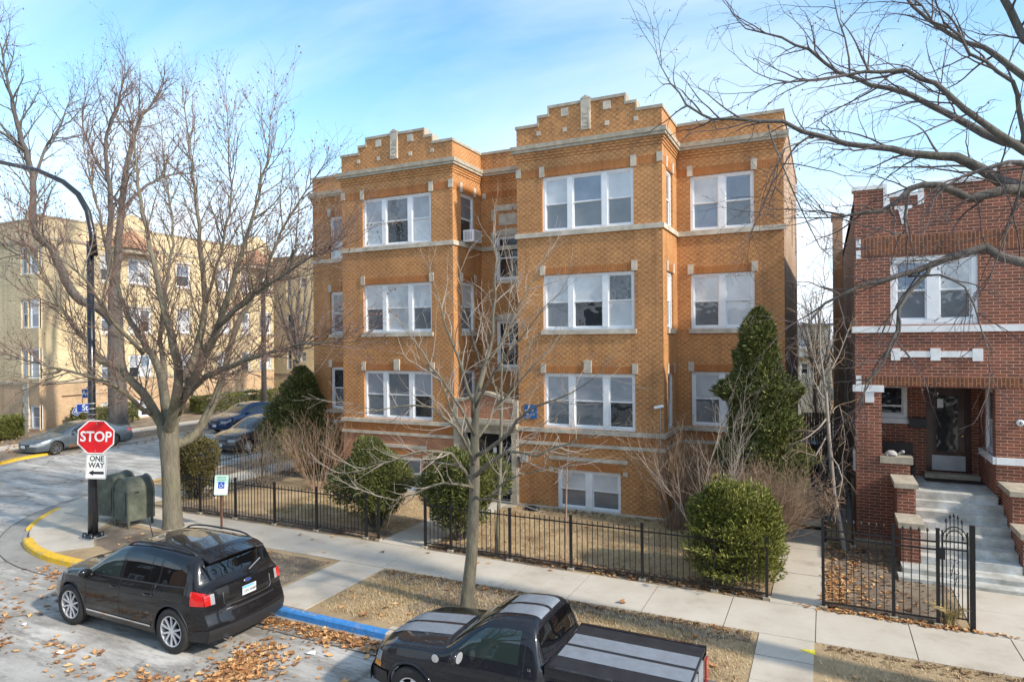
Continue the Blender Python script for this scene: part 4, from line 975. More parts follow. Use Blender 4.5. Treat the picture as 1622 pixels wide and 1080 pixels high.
def make_wheel(root, x, y, sg, Rr, wd, rim, spokes, mat=ALLOY, style='twin'):
    """tyre with rim as a sub-part"""
    t = MB(); r = Rr; h = wd/2; Rm = rim
    prof = [(Rm,-h+.015),(Rm+.02,-h),(r-.035,-h+.005),(r-.008,-h+.03),(r,-h+.05),(r,h-.05),(r-.008,h-.03),(r-.035,h-.005),(Rm+.02,h),(Rm,h-.015)]
    t.lathe([(a, b) for a, b in prof], (x, y, r), 'y', 40)
    for g_ in (-.3,0,.3): t.lathe([(r+.0015, g_*h-.004),(r+.0015, g_*h+.004)], (x,y,r), 'y', 40)
    w = t.build('tyre', TYRE, root, smooth=True, world=False)
    m = MB(); yo = y+sg*(h-.045)
    m.lathe([(Rm,-sg*(h-.015)-sg*0+ (h-.03)*0),(Rm, sg*.030),(Rm-.018, sg*.026),(Rm-.022,-sg*.03)], (x, yo, r), 'y', 40)
    m.lathe([(Rm-.02,-sg*.06),(0,-sg*.065)], (x, yo, r), 'y', 24, mi=1)
    m.lathe([(.06, -sg*.05),(.062,sg*.012),(.05,sg*.02),(0,sg*.022)], (x, yo, r), 'y', 20)
    for k in range(spokes):
        for dd in ((-.14,.14) if style == 'twin' else (0,)):
            a = 2*pi*k/spokes+dd; e = Vector((cos(a),0,sin(a))); q = Vector((-sin(a),0,cos(a))); a2 = 2*pi*k/spokes+dd*2.2; e2 = Vector((cos(a2),0,sin(a2)))
            p0 = Vector((x,yo,r))+e*.05+Vector((0,sg*.008,0)); p1 = Vector((x,yo,r))+e2*(Rm-.012)+Vector((0,sg*.018,0)); mid_ = (p0+p1)/2; ax = (p1-p0)/2
            m.obox(mid_, ax, q*(.016 if style == 'twin' else .03), Vector((0,sg*.012,0)))
    if style == 'twin':
        for k in range(5): a = 2*pi*(k+.5)/5; m.lathe([(.008,sg*.0),(.008,sg*.018),(0,sg*.018)], (x+.045*cos(a), yo, r+.045*sin(a)), 'y', 6, mi=1)
    m.build('rim', [mat, UNDER], w, world=False)
    return w
def arch_lip(B, root, mat, name='wheel_arch_trim', wd=.03, out=.012):
    for sg in (-1, 1):
        for xw in (B.xf, B.xr):
            P = []; m = MB()
            for a in range(-18, 199, 8):
                x = xw+(B.ra+.004)*cos(R(a)); z = B.R+(B.ra+.004)*sin(R(a))
                if z < B.sill-.02: continue
                zz = min(z, B.zb(x)-.01); P.append(B.warp(x, sg*(B.lower(x, zz)-.004), z))
            m.tube(P, wd/2, 6); m.build(name, mat, root, smooth=True, world=False)
def underside(B, root):
    m = MB(); m.box(.5, B.L-.5, -B.hw+.26, B.hw-.26, .2, .62); m.box(B.xf+B.ra+.02, B.xr-B.ra-.02, -B.hw+.06, B.hw-.06, B.sill-.01, B.sill+.2)
    m.box(.42, B.L-.35, -B.hw+.27, B.hw-.27, B.sill-.01, B.sill+.12)
    m.build('underbody', UNDER, root, world=False)
def seam(mb, B, sg, x, z0, z1, lean=0, w=.006):
    side_panel(mb, B, sg, x-w, x+w, z0, z1, off=.0012, nx=1, nz=14)

# ---- the black SUV ---------------------------------------------------------------------------------
SUVP = dict(L=4.68, W=1.93, R=.388, xf=.93, xr=3.755, ra=.435, sill=.27, lean=.30, nn=5.5, nose=.75,
    belt=[(0,.78),(.15,.86),(.45,.95),(.95,1.01),(1.45,1.04),(2.4,1.07),(3.4,1.11),(4.1,1.15),(4.4,1.15),(4.68,1.06)],
    top=[(0,.80),(.1,.90),(.3,.99),(.7,1.07),(1.28,1.13),(1.75,1.42),(2.05,1.58),(2.35,1.655),(2.8,1.69),(3.4,1.685),(3.95,1.655),(4.2,1.615),(4.32,1.47),(4.47,1.25),(4.58,1.16),(4.68,1.12)],
    planp=[(0,.80),(.15,.88),(.4,.95),(.8,.985),(1.3,1.0),(3.6,1.0),(4.1,.985),(4.4,.95),(4.68,.88)],
    side=[(0,.955),(.12,.975),(.3,.99),(.55,1.0),(.78,.985),(.92,.965),(1.0,.935)],
    fcurve=[(.2,.06),(.4,.0),(.6,.02),(.85,.14)], fround=.30, rcurve=[(.25,.05),(.42,.0),(.58,.0),(.66,.07),(.8,.10),(1.0,.13),(1.15,.17)], rround=.16)
SUVB = Body(SUVP)
BLK = paint('black_car_paint', (.010,.0095,.0105), .22)
suv = thing('suv', 'glossy black five-door SUV with roof rails parked by the blue kerb', 'suv', (-13.95, 8.60, 0))
build_body(SUVB, BLK, suv); underside(SUVB, suv)
B = SUVB
def side_windows(B, root, wins, mat, ztop, frame=None):
    for (nm, x0, x1, m_) in wins:
        for sg in (-1, 1):
            g = MB(); side_panel(g, B, sg, x0, x1, lambda x: B.zb(x)+.035, ztop, off=.003, nx=18, nz=6); g.build(nm, m_, root, smooth=True, world=False)
zt_s = lambda x: min(B.zb(x)+.035+max(0,(x-1.50))*.85+.02, interp([(1.5,1.05),(1.9,1.40),(2.2,1.50),(2.7,1.545),(3.3,1.53),(3.8,1.46),(4.05,1.33),(4.16,1.17)], x))
side_windows(B, suv, [('side_window',1.52,2.32,CGL2),('side_window',2.42,3.10,CGL),('side_window',3.13,3.34,CGL),('quarter_window',3.40,4.14,CGL)], None, zt_s)
g = MB(); top_panel(g, B, 1.34, 2.02, lambda x: -.80+.10*(x-1.34)/.7, lambda x: .80-.10*(x-1.34)/.7, .003); g.build('windshield', CGL2, suv, smooth=True, world=False)
g = MB(); top_panel(g, B, 4.235, 4.47, lambda x: -.66-.12*(x-4.235)/.235, lambda x: .66+.12*(x-4.235)/.235, .004, nx=10); rw = g.build('rear_window', CGL, suv, smooth=True, world=False)
g = MB(); g.tube([(4.47,.10,1.235),(4.40,.42,1.335)], .010, 5); g.build('wiper', METAL_GREY, rw, world=False)
# spoiler
g = MB()
for i in range(12):
    y0 = -.60+1.20*i/12; y1 = y0+.10; f0 = lambda y: .09*(y/.60)**2
    g.add([(4.10-f0(y0)*0,y0,B.Zt(4.10,y0)+.002),(4.10,y1,B.Zt(4.10,y1)+.002),(4.40-f0(y1),y1,1.585-f0(y1)*.6),(4.40-f0(y0),y0,1.585-f0(y0)*.6),
           (4.12,y0,1.555),(4.12,y1,1.555),(4.38-f0(y1),y1,1.555-f0(y1)*.6),(4.38-f0(y0),y0,1.555-f0(y0)*.6)], [(0,3,2,1),(4,5,6,7),(3,7,6,2)]+([(0,4,7,3)] if i==0 else [])+([(1,2,6,5)] if i==11 else []))
g.build('spoiler', BLK, suv, smooth=False, world=False)
for sg in (-1, 1):
    m = MB(); P = []
    for k in range(13):
        x = 2.15+1.85*k/12; zz = B.Zt(x, .60); P.append((x, sg*.60, zz+(.055*min(1,k/1.5,(12-k)/1.5) if 0<k<12 else -.01)))
    m.tube(P, .017, 6); m.build('roof_rail', TRIM, suv, smooth=True, world=False)
arch_lip(B, suv, TRIM)
for xw in (B.xf, B.xr):
    for sg in (-1,1): make_wheel(suv, xw, sg*(.965-.120), sg, .388, .245, .262, 5)
for sg in (-1,1):
    sm = MB()
    for x, a, b in ((1.42,.42,1.02),(2.38,.42,1.075),(3.25,.86,1.10)): seam(sm, B, sg, x, a, b)
    side_panel(sm, B, sg, 1.42, 3.25, .415, .425, off=.0012, nx=20, nz=1)
    side_panel(sm, B, sg, 1.28, 4.15, lambda x: B.zb(x)+.003, lambda x: B.zb(x)+.028, off=.006, nx=30, nz=1)
    sm.build('door_seam', TRIM, suv, world=False)
for sg in (-1,1): g = MB(); side_panel(g, B, sg, 1.43, 3.22, .375, .405, off=.010, nx=20, nz=1); g.build('chrome_strip', CHROME, suv, world=False)
for sg in (-1,1): bmp = MB(); side_panel(bmp, B, sg, B.xr+B.ra+.03, 4.68, .275, lambda x: interp([(4.2,.30),(4.35,.46),(4.68,.50)],x), off=.006, nx=8, nz=3); bmp.build('lower_bumper', TRIM, suv, smooth=True, world=False)
bmp = MB(); end_panel(bmp, B, True, -.85, .85, .28, .50, .008); end_panel(bmp, B, False, -.77, .77, .28, .44, .008) if False else None; bmp.build('lower_bumper', TRIM, suv, smooth=True, world=False)
for sg in (-1,1):
    h = MB(); 
    for x in (2.14, 3.06): h.tube([(x,sg*(B.lower(x,.93)-.01),.93),(x+.03,sg*(B.lower(x,.93)+.035),.935),(x+.19,sg*(B.lower(x,.93)+.035),.94),(x+.22,sg*(B.lower(x,.94)-.01),.94)], .014, 6)
    h.build('door_handle', BLK, suv, smooth=True, world=False)
    h = MB(); h.tube([(1.60,sg*.90,1.05),(1.60,sg*.99,1.08)], .03, 6); h.lathe([(0,-.09),(.07,-.07),(.095,0),(.09,.05),(0,.06)], (0,0,0), 'x', 14)
    h.v = [(x,y,z) if i < 14 else (x*.9+1.58, y*1.25+sg*1.07, z*.85+1.12) for i, (x,y,z) in enumerate(h.v)]
    h.build('door_mirror', BLK, suv, smooth=True, world=False)
    tl = MB(); side_panel(tl, B, sg, 4.33, 4.68, .885, lambda x: interp([(4.26,1.09),(4.4,1.12),(4.68,1.08)],x), off=.010, nx=8); end_panel(tl, B, True, sg*.52 if sg<0 else .72, -.72 if sg<0 else .52, .80, 1.03, .010) if False else end_panel(tl, B, True, min(sg*.74,sg*.84), max(sg*.74,sg*.84), .885, 1.06, .010)
    tl_o = tl.build('tail_light', REDL, suv, smooth=True, world=False)
    cl_ = MB(); end_panel(cl_, B, True, min(sg*.67,sg*.74), max(sg*.67,sg*.74), .885, 1.06, .010); cl_.build('reverse_lens', LENS, tl_o, world=False)
    hl = MB(); side_panel(hl, B, sg, .04, .48, lambda x: B.zb(x)-.15, lambda x: B.zb(x)-.02, off=.006, nx=8); hl.build('headlight', LENS, suv, smooth=True, world=False)
    ex = MB(); ex.tube([(4.4,sg*.52,.27),(4.70,sg*.52,.27)], .038, 10); ex.build('exhaust_pipe', CHROME, suv, world=False)
gate = MB(); end_panel(gate, B, True, -.58, .58, .70, .735, .012, nz=1); gate.build('tailgate_recess', TRIM, suv, world=False)
gc = MB()
def endpath(pts, off): return [(B.RX(y,z)+off, y, z) for y, z in pts]
gc.tube(endpath([(-.52,1.03),(-.52,.85),(-.48,.805),(-.2,.80),(0,.80),(.2,.80),(.48,.805),(.52,.85),(.52,1.03)], .012), .009, 5); gc.build('chrome_surround', CHROME, suv, world=False)
pz = MB(); x_ = B.RX(0,.88)+.018
pz.box(x_-.01, x_, -.153, .153, .86, 1.015); pl_ = pz.build('license_plate', PLATE, suv, world=False)
pz = MB(); pz.box(x_+.001, x_+.003, -.15, .10, .975, 1.012); pz.build('plate_band', PLATEB, pl_, world=False)
MT = Matrix.Translation((x_+.002, .02, .915)) @ Matrix.Rotation(R(90),4,'Z') @ Matrix.Rotation(R(90),4,'X')
text_mesh('DM 30487', .062, 'plate_number', TRIM, pl_, MT)
em = MB(); xe = B.RX(0,1.06)+.012
em.lathe([(.0,.008),(1,.006),(1.12,0)], (0,0,0), 'x', 24); em.v = [(xe+x, y*.078, 1.09+z*.032) for x,y,z in em.v]; eo = em.build('emblem', CHROME, suv, world=False)
em = MB(); em.lathe([(.0,.010),(1,.009)], (0,0,0), 'x', 24); em.v = [(xe+x, y*.068, 1.09+z*.025) for x,y,z in em.v]; em.build('emblem_field', pm('emblem_blue', (.02,.05,.25), .3, var=0, world=False), eo, world=False)
text_mesh('Ford', .035, 'emblem_script', CHROME, eo, Matrix.Translation((xe+.012,0,1.09)) @ Matrix.Rotation(R(90),4,'Z') @ Matrix.Rotation(R(90),4,'X'), ext=.001)
sc_ = MB(); end_panel(sc_, B, True, -.50, -.30, .735, .748, .014, nz=1); sc_.build('model_badge', CHROME, suv, world=False)
an = MB(); an.tube([(2.0,0,B.Zt(2.0,0)),(1.80,.02,B.Zt(2.0,0)+.42)], [.012,.004], 5); an.build('antenna', TRIM, suv, world=False)

# ---- the black pickup -------------------------------------------------------------------------------
PKP = dict(L=4.74, W=1.72, R=.35, xf=.86, xr=3.72, ra=.40, sill=.33, lean=.34, nn=6.0, nose=.5,
    belt=[(0,.76),(.15,.84),(.6,.92),(1.2,.965),(1.6,.98),(2.75,1.0),(4.74,1.0)],
    top=[(0,.78),(.12,.88),(.4,.96),(.9,1.02),(1.36,1.06),(1.75,1.34),(2.0,1.48),(2.2,1.535),(2.5,1.56),(2.66,1.555),(2.74,1.50),(2.86,1.08),(2.90,1.05),(4.74,1.03)],
    planp=[(0,.84),(.12,.90),(.35,.95),(.7,.97),(1.3,.985),(2.86,.985),(2.90,.80),(4.74,.80)],
    side=[(0,.95),(.15,.975),(.4,1.0),(.6,1.0),(.8,.985),(1.0,.94)],
    fcurve=[(.3,.0),(.5,.0),(.6,.03),(.85,.10)], fround=.20, rcurve=[(.3,0),(1.2,.0)], rround=.0)
pk = thing('pickup_truck', 'black pickup truck with two wide grey racing stripes at the front of the picture', 'pickup', (-6.24, 8.64, 0))
B = Body(PKP)
BLK2 = paint('black_pickup_paint', (.012,.013,.017), .25)
build_body(B, BLK2, pk); underside(B, pk)
STR = pm('grey_stripe_vinyl', (.21,.235,.27), .35, var=.12, scale=8, world=False)
for y0, y1 in ((-.36,-.035),(.035,.36)):
    for a_, b_ in ((.10,1.30),(2.06,2.70)):
        g = MB(); top_panel(g, B, a_, b_, y0, y1, .004, nx=24, ny=5); g.build('racing_stripe', STR, pk, smooth=True, world=False)
# bed: tonneau, rails, stepside wings, tailgate
TON = pm('tonneau_vinyl', (.022,.022,.026), .5, var=.35, scale=5, world=False)
g = MB(); g.box(2.93, 4.72, -.68, .68, 1.035, 1.075); g.build('tonneau_cover', TON, pk, world=False)
for y0, y1 in ((-.36,-.035),(.035,.36)):
    g = MB(); g.box(2.94, 4.70, y0, y1, 1.076, 1.079); g.build('racing_stripe', STR, pk, world=False)
    g = MB(); g.box(4.722, 4.741, y0, y1, .55, 1.05); g.build('racing_stripe', STR, pk, world=False)
g = MB(); g.box(2.90,4.73,-.735,-.682,.96,1.085); g.box(2.90,4.73,.682,.735,.96,1.085); g.box(2.90,2.928,-.68,.68,1.0,1.085); g.build('bed_rail', BLK2, pk, world=False)
for sg in (-1, 1):                              # bulging rear fenders
    m = MB(); b = len(m.v); N = 30; cs = 8
    for i in range(N+1):
        x = 3.02+1.42*i/N; k = (x-3.72)/.72; hh = .93-.30*abs(k)**2.6; rr = .16+.04*(1-abs(k))
        zl = max(.36, (.35+max(0,.41**2-(x-3.72)**2)**.5))
        for j in range(cs+1):
            th = j/cs*pi/2; yy = .66+(.20)*cos(th)**.5 if j < cs else .66; zz = max(zl, .0)+(hh-zl)*sin(th)**.6
            m.v.append((x, sg*yy, zz))
        m.v.append((x, sg*.855, zl))
    w_ = cs+2
    for i in range(N):
        for j in range(cs): q = (b+i*w_+j, b+(i+1)*w_+j, b+(i+1)*w_+j+1, b+i*w_+j+1); m.f.append(q if sg < 0 else q[::-1]); m.m.append(0)
    m.poly([m.v[j] for j in range(cs+1)]+[(3.02,sg*.66,.36)]); m.poly([m.v[N*w_+j] for j in range(cs+1)]+[(4.44,sg*.66,.36)])
    m.build('rear_fender', BLK2, pk, smooth=True, world=False)
    m = MB(); m.box(2.90,3.02,min(sg*.66,sg*.80),max(sg*.66,sg*.80),.40,.86); m.build('step', TRIM, pk, world=False)
    tl = MB(); tl.box(4.735,4.755,min(sg*.56,sg*.72),max(sg*.56,sg*.72),.62,.95); tl.build('tail_light', REDL, pk, world=False)
g = MB(); g.box(4.70,4.86,-.80,.80,.42,.58); g.build('rear_bumper', CHROME, pk, world=False)
zt_p = lambda x: min(B.zb(x)+.05+max(0,(x-1.60))*.95+.02, interp([(1.6,1.1),(2.0,1.39),(2.3,1.43),(2.66,1.44)], x))
for sg in (-1,1):
    g = MB(); side_panel(g, B, sg, 1.62, 2.54, lambda x: B.zb(x)+.045, zt_p, off=.003, nx=18, nz=6); g.build('side_window', CGL2, pk, smooth=True, world=False)
    h = MB(); x = 2.36; h.box(x,x+.20,*sorted((sg*(B.lower(x,.86)-.01),sg*(B.lower(x,.86)+.012))),.835,.885); h.build('door_handle', TRIM, pk, world=False)
    h = MB(); h.lathe([(0,-.05),(.075,-.04),(.10,0),(.085,.055),(0,.06)], (0,0,0), 'x', 14); h.v = [(x*.9+1.70, y*1.25+sg*.97, z*.95+1.07) for x,y,z in h.v]; mo = h.build('door_mirror', BLK2, pk, smooth=True, world=False)
    h = MB(); h.lathe([(0,.0),(.075,-.002),(.08,0)], (0,0,0), 'x', 14); h.v = [(x*.9+1.757, y*1.15+sg*.97, z*.9+1.07) for x,y,z in h.v]; h.build('mirror_glass', LENS, mo, world=False)
    hl = MB(); side_panel(hl, B, sg, .03, .20, .66, .80, off=.006, nx=6); end_panel(hl, B, False, min(sg*.45,sg*.72), max(sg*.45,sg*.72), .66, .80, .006); hl.build('headlight', LENS, pk, smooth=True, world=False)
    hl = MB(); side_panel(hl, B, sg, .03, .22, .585, .655, off=.006, nx=6); end_panel(hl, B, False, min(sg*.45,sg*.72), max(sg*.45,sg*.72), .585, .655, .006); hl.build('turn_signal', AMB, pk, smooth=True, world=False)
g = MB(); top_panel(g, B, 1.44, 1.98, lambda x: -.68+.12*(x-1.44)/.54, lambda x: .68-.12*(x-1.44)/.54, .004); g.build('windshield', CGL2, pk, smooth=True, world=False)
g = MB(); top_panel(g, B, 2.745, 2.855, -.60, .60, .006, nx=8); g.build('rear_window', CGL, pk, smooth=True, world=False)
g = MB(); end_panel(g, B, False, -.78, .78, .34, .56, .03); 
for sg in (-1,1): side_panel(g, B, sg, .0, .44, .34, .56, off=.02, nx=8)
g.build('front_bumper', TRIM, pk, smooth=True, world=False)
g = MB(); end_panel(g, B, False, -.44, .44, .62, .76, .006); g.build('grille', TRIM, pk, world=False)
arch_lip(B, pk, BLK2, wd=.05)
for sg in (-1,1):
    sm = MB()
    for x, a, b in ((1.50,.40,.98),(2.62,.40,1.40)): seam(sm, B, sg, x, a, b)
    side_panel(sm, B, sg, 1.50, 2.62, .395, .405, off=.0012, nx=12, nz=1); sm.build('door_seam', TRIM, pk, world=False)
sm = MB(); top_panel(sm, B, 1.34, 1.43, -.72, .72, .006, nx=2); sm.build('cowl', TRIM, pk, world=False)
bd = MB(); bd.lathe([(0,-.0),(.055,-.001),(.06,.006)], (1.28, -B.lower(1.28,.90)-.012, .90), 'y', 16); bd.build('round_badge', CHROME, pk, world=False)
text_mesh('LS', .05, 'trim_letters', CHROME, pk, Matrix.Translation((2.72, -B.lower(2.72,.95)-.006, 1.03)) @ Matrix.Rotation(R(90),4,'X'))
for x, sty in ((B.xf,1),(B.xr,1)):
    for sg in (-1,1): make_wheel(pk, x, sg*(.86-.115), sg, .35, .225, .20, 5, ALLOY, 'single')

# ---- cars on the side street --------------------------------------------------------------------------
def simple_car(name, label, cat, P, loc, rz, body_m, wheel_m, glass=CGL2, wins=(), plate=False, spk=7, ztop=None):
    B = Body(P); t = thing(name, label, cat, loc, rz); build_body(B, body_m, t); underside(B, t)
    ws0, ws1 = P['ws']; rs0, rs1 = P['rs']; hw_ = B.hw
    g = MB(); top_panel(g, B, ws0, ws1, lambda x: -(hw_-.17)+.1*(x-ws0)/(ws1-ws0), lambda x: (hw_-.17)-.1*(x-ws0)/(ws1-ws0), .004); g.build('windshield', glass, t, smooth=True, world=False)
    g = MB(); top_panel(g, B, rs0, rs1, -(hw_-.26), hw_-.26, .004); g.build('rear_window', CGL, t, smooth=True, world=False)
    for x0, x1 in P['wins']:
        for sg in (-1,1):
            g = MB(); side_panel(g, B, sg, x0, x1, lambda x: B.zb(x)+.03, lambda x: B.zb(x)+.03+max(.01, min(1, (x-P['dlo'][0])/.55, (P['dlo'][1]-x)/.6)*P['dlo'][2]), off=.003, nx=12); g.build('side_window', CGL, t, smooth=True, world=False)
    for xw in (B.xf, B.xr):
        for sg in (-1,1): make_wheel(t, xw, sg*(hw_-.12), sg, B.R, .21, B.R*.62, spk, wheel_m, 'single')
    for sg in (-1,1):
        sm = MB()
        for x in P['seams']: seam(sm, B, sg, x, B.sill+.12, B.zb(x)-.01)
        side_panel(sm, B, sg, P['xf']+B.ra, P['xr']-B.ra, B.sill+.01, B.sill+.09, off=.004, nx=10, nz=1); sm.build('door_seam', TRIM, t, world=False)
    for sg in (-1,1):
        hl = MB(); side_panel(hl, B, sg, .03, .34, lambda x: B.zb(x)-.16, lambda x: B.zb(x)-.04, off=.006, nx=6); z_ = B.zb(0); end_panel(hl, B, False, min(sg*.42,sg*(hw_*.83)), max(sg*.42,sg*(hw_*.83)), z_-.15, z_-.03, .006); hl.build('headlight', LENS, t, smooth=True, world=False)
        tl = MB(); side_panel(tl, B, sg, B.L-.35, B.L, lambda x: B.zb(x)-.22, lambda x: B.zb(x)-.06, off=.006, nx=6); tl.build('tail_light', REDL, t, smooth=True, world=False)
        h = MB(); h.lathe([(0,-.05),(.07,-.04),(.09,0),(.08,.05),(0,.055)], (0,0,0), 'x', 12); mx_ = P['ws'][0]+.35; h.v = [(x+mx_, y*1.2+sg*(hw_+.05), z*.85+B.zb(mx_)+.07) for x,y,z in h.v]; h.build('door_mirror', body_m, t, smooth=True, world=False)
        h = MB()
        for x in P['hand']: h.tube([(x,sg*(B.lower(x,B.zb(x)-.12)+.02),B.zb(x)-.12),(x+.18,sg*(B.lower(x,B.zb(x)-.12)+.02),B.zb(x)-.115)], .014, 5)
        h.build('door_handle', body_m, t, world=False)
    g = MB(); z_ = B.zb(0); end_panel(g, B, False, -.40, .40, z_-.15, z_-.04, .006); g.build('grille', TRIM, t, world=False)
    if plate:
        g = MB(); x_ = B.FX(0,.45)-.012; g.box(x_-.008,x_,-.15,.15,.40,.53); g.build('license_plate', PLATE, t, world=False)
    arch_lip(B, t, body_m, wd=.02)
    return t, B
SED = dict(L=5.05, W=1.85, R=.32, xf=1.0, xr=3.82, ra=.365, sill=.22, lean=.42, nn=4.5, nose=.8,
    belt=[(0,.62),(.2,.68),(.7,.78),(1.4,.88),(2.5,.93),(3.6,.96),(4.5,.97),(5.05,.88)],
    top=[(0,.64),(.15,.72),(.5,.80),(1.35,.955),(1.9,1.24),(2.25,1.38),(2.7,1.43),(3.2,1.41),(3.6,1.33),(4.15,1.07),(4.3,1.02),(4.8,1.01),(5.05,.92)],
    planp=[(0,.78),(.2,.88),(.6,.96),(1.2,1.0),(4.0,1.0),(4.6,.96),(5.05,.86)],
    side=[(0,.93),(.15,.97),(.45,1.0),(.7,.99),(.85,.97),(1.0,.93)], fcurve=[(.2,.05),(.45,.0),(.7,.06)], fround=.32, rcurve=[(.2,.1),(.5,.0),(.9,.08)], rround=.18,
    ws=(1.42,2.18), rs=(3.55,4.12), wins=[(1.75,2.62),(2.68,3.42),(3.46,3.72)], dlo=(1.62,3.95,.36), seams=(1.55,2.65,3.5), hand=(2.38,3.2))
SILV = paint('silver_blue_paint', (.12,.145,.165), .35, met=.6, coat=.6)
car1, _ = simple_car('sedan', 'silver blue sedan with rusty sills parked across the side street', 'car', SED, (-34.42, 18.15, 0), R(90), SILV, STEELW, plate=True)
g = MB(); SB_ = Body(SED); side_panel(g, SB_, -1, 1.55, 2.6, .26, .40, off=.006, nx=8); g.build('rusty_sill', pm('rust', (.16,.08,.045), .9, var=.5, scale=12, world=False), car1, world=False)
XOV = dict(L=4.5, W=1.84, R=.34, xf=.9, xr=3.55, ra=.39, sill=.25, lean=.33, nn=5, nose=.7,
    belt=[(0,.76),(.2,.86),(.8,.96),(1.4,1.02),(2.5,1.06),(3.6,1.1),(4.2,1.1),(4.5,1.0)],
    top=[(0,.78),(.15,.90),(.5,1.0),(1.2,1.10),(1.75,1.42),(2.05,1.58),(2.5,1.66),(3.2,1.65),(3.8,1.58),(4.1,1.45),(4.3,1.2),(4.5,1.05)],
    planp=[(0,.82),(.2,.9),(.6,.97),(1.2,1.0),(3.7,1.0),(4.2,.96),(4.5,.9)],
    side=[(0,.95),(.2,.985),(.5,1.0),(.8,.985),(1.0,.94)], fcurve=[(.2,.04),(.5,.0),(.9,.1)], fround=.25, rcurve=[(.2,.05),(.5,0),(1.1,.12)], rround=.14,
    ws=(1.30,2.0), rs=(4.05,4.32), wins=[(1.62,2.4),(2.46,3.2),(3.25,3.8)], dlo=(1.5,4.0,.42), seams=(1.45,2.43,3.25), hand=(2.15,3.0))
DGR = paint('dark_grey_paint', (.045,.043,.045), .3, met=.3, coat=.8, dust=.02); BLU = paint('dark_blue_paint', (.02,.035,.085), .3, met=.4)
simple_car('crossover', 'dark grey crossover parked on the near side of the side street behind bare bushes', 'car', XOV, (-26.0, 22.2, 0), R(90), DGR, ALLOY, plate=True)
simple_car('crossover', 'dark blue hatchback crossover parked against the far kerb of the side street', 'car', XOV, (-32.3, 27.2, 0), R(90), BLU, ALLOY, plate=True)
# ------------------------------------------------------------------ street lamp, signs, mail boxes
POLEM = pm('black_pole_paint', (.014,.015,.018), .3, var=.2, coat=.3)
lb = on_ground(147.5, 851, Z)
LX, LY = lb.x, lb.y
t = thing('street_lamp', 'tall black street lamp with a long curved arm on the corner', 'street lamp', (LX, LY, Z))
m = MB(); m.tube([(LX,LY,Z+.05),(LX,LY,1.0),(LX,LY,3),(LX,LY,8.1)], [.128,.115,.098,.088], 16); m.build('pole', POLEM, t, smooth=True)
m = MB(); m.box(LX-.24,LX+.24,LY-.24,LY+.24,Z-.02,Z+.03); m.build('base_plate', METAL_GREY, t)
m = MB(); m.lathe([(.22,.0),(.21,.05),(.15,.07)], (LX,LY,Z+.03), 'z', 16)
for a in range(4): m.lathe([(.0,.13),(.05,.12),(.06,.0)], (LX+.20*cos(R(45+90*a)),LY+.20*sin(R(45+90*a)),Z+.03), 'z', 8)
m.build('base_cover', POLEM, t, smooth=True)
ap = [on_depth(px, py, LY+dy) for px, py, dy in ((149.5,405,0),(146,370,0),(139,335,0),(124,308,-.1),(100,288,-.2),(60,270,-.4),(0,257,-.6),(-60,250,-.8))]
m = MB(); m.tube(ap, [.09,.085,.08,.075,.07,.06,.055,.05], 12); m.build('arm', POLEM, t, smooth=True)
m = MB(); e = ap[-1]; m.tube([e, e+Vector((-.25,-.02,.0)), e+Vector((-.75,-.06,-.03))], [.07,.16,.10], 12); m.build('lamp_head', METAL_GREY, t, smooth=True)
for z in (3.15,3.32,3.45,3.6,3.74,2.9,2.62): m = MB(); m.lathe([(.102,-.012),(.107,0),(.102,.012)], (LX,LY,z), 'z', 16); m.build('steel_band', METAL_GREY, t)
SIGNR = pm('sign_red', (.62,.012,.018), .35, var=.06, scale=12, world=False); SIGNW = pm('sign_white', (.80,.80,.78), .4, var=.03, world=False); SIGNK = pm('sign_black', (.012,.012,.012), .5, var=0, world=False); SIGNB = pm('street_sign_blue', (.015,.06,.36), .4, var=.05, world=False); SIGNG = pm('sign_pale_green', (.50,.70,.62), .4, var=.05, world=False); SIGNB2 = pm('sign_symbol_blue', (.01,.09,.50), .4, var=0, world=False)
def face_frame(c, yaw, roll=0, tilt=0):         # local: x right, y up, z out of the sign towards the viewer
    return Matrix.Translation(c) @ Matrix.Rotation(yaw,4,'Z') @ Matrix.Rotation(R(90)+tilt,4,'X') @ Matrix.Rotation(roll,4,'Z')
def plate_mesh(pts, z0, z1): 
    mb = MB(); mb.prism(pts, z0, z1); return mb
def flat(mb, M): mb.v = [tuple(M @ Vector(v)) for v in mb.v]; return mb
def rrect(w, h, r, n=4):
    out = []
    for cx, cy, a0 in ((w/2-r,h/2-r,0),(-w/2+r,h/2-r,90),(-w/2+r,-h/2+r,180),(w/2-r,-h/2+r,270)):
        out += [(cx+r*cos(R(a0+90*i/n)), cy+r*sin(R(a0+90*i/n))) for i in range(n+1)]
    return out
sy = R(37)
c = on_depth(152, 692, LY-.19); M0 = face_frame(Vector(), sy, R(-3))
t = thing('stop_sign', 'red octagonal STOP sign with white border on the lamp post', 'sign', c)
octo = lambda r: [(r*cos(R(22.5+45*i)), r*sin(R(22.5+45*i))) for i in range(8)]
flat(plate_mesh(octo(.478), -.003, .0), M0).build('border', SIGNW, t, world=False); flat(plate_mesh(octo(.447), .0005, .003), M0).build('panel', SIGNR, t, world=False)
text_mesh('STOP', .375, 'lettering', SIGNW, t, M0 @ Matrix.Translation((0,.0,.005)), sx=.84, bold=.008)
m = MB()
for y in (.36,-.36): m.lathe([(.0,.008),(.014,.006),(.016,0)], (0,y,.003), 'z', 8)
flat(m, M0).build('bolt', METAL_GREY, t, world=False)
c = on_depth(152.5, 738.5, LY-.17); M1 = face_frame(Vector(), sy, R(-4))
t = thing('one_way_sign', 'white ONE WAY sign with a black arrow pointing left below the STOP sign', 'sign', c)
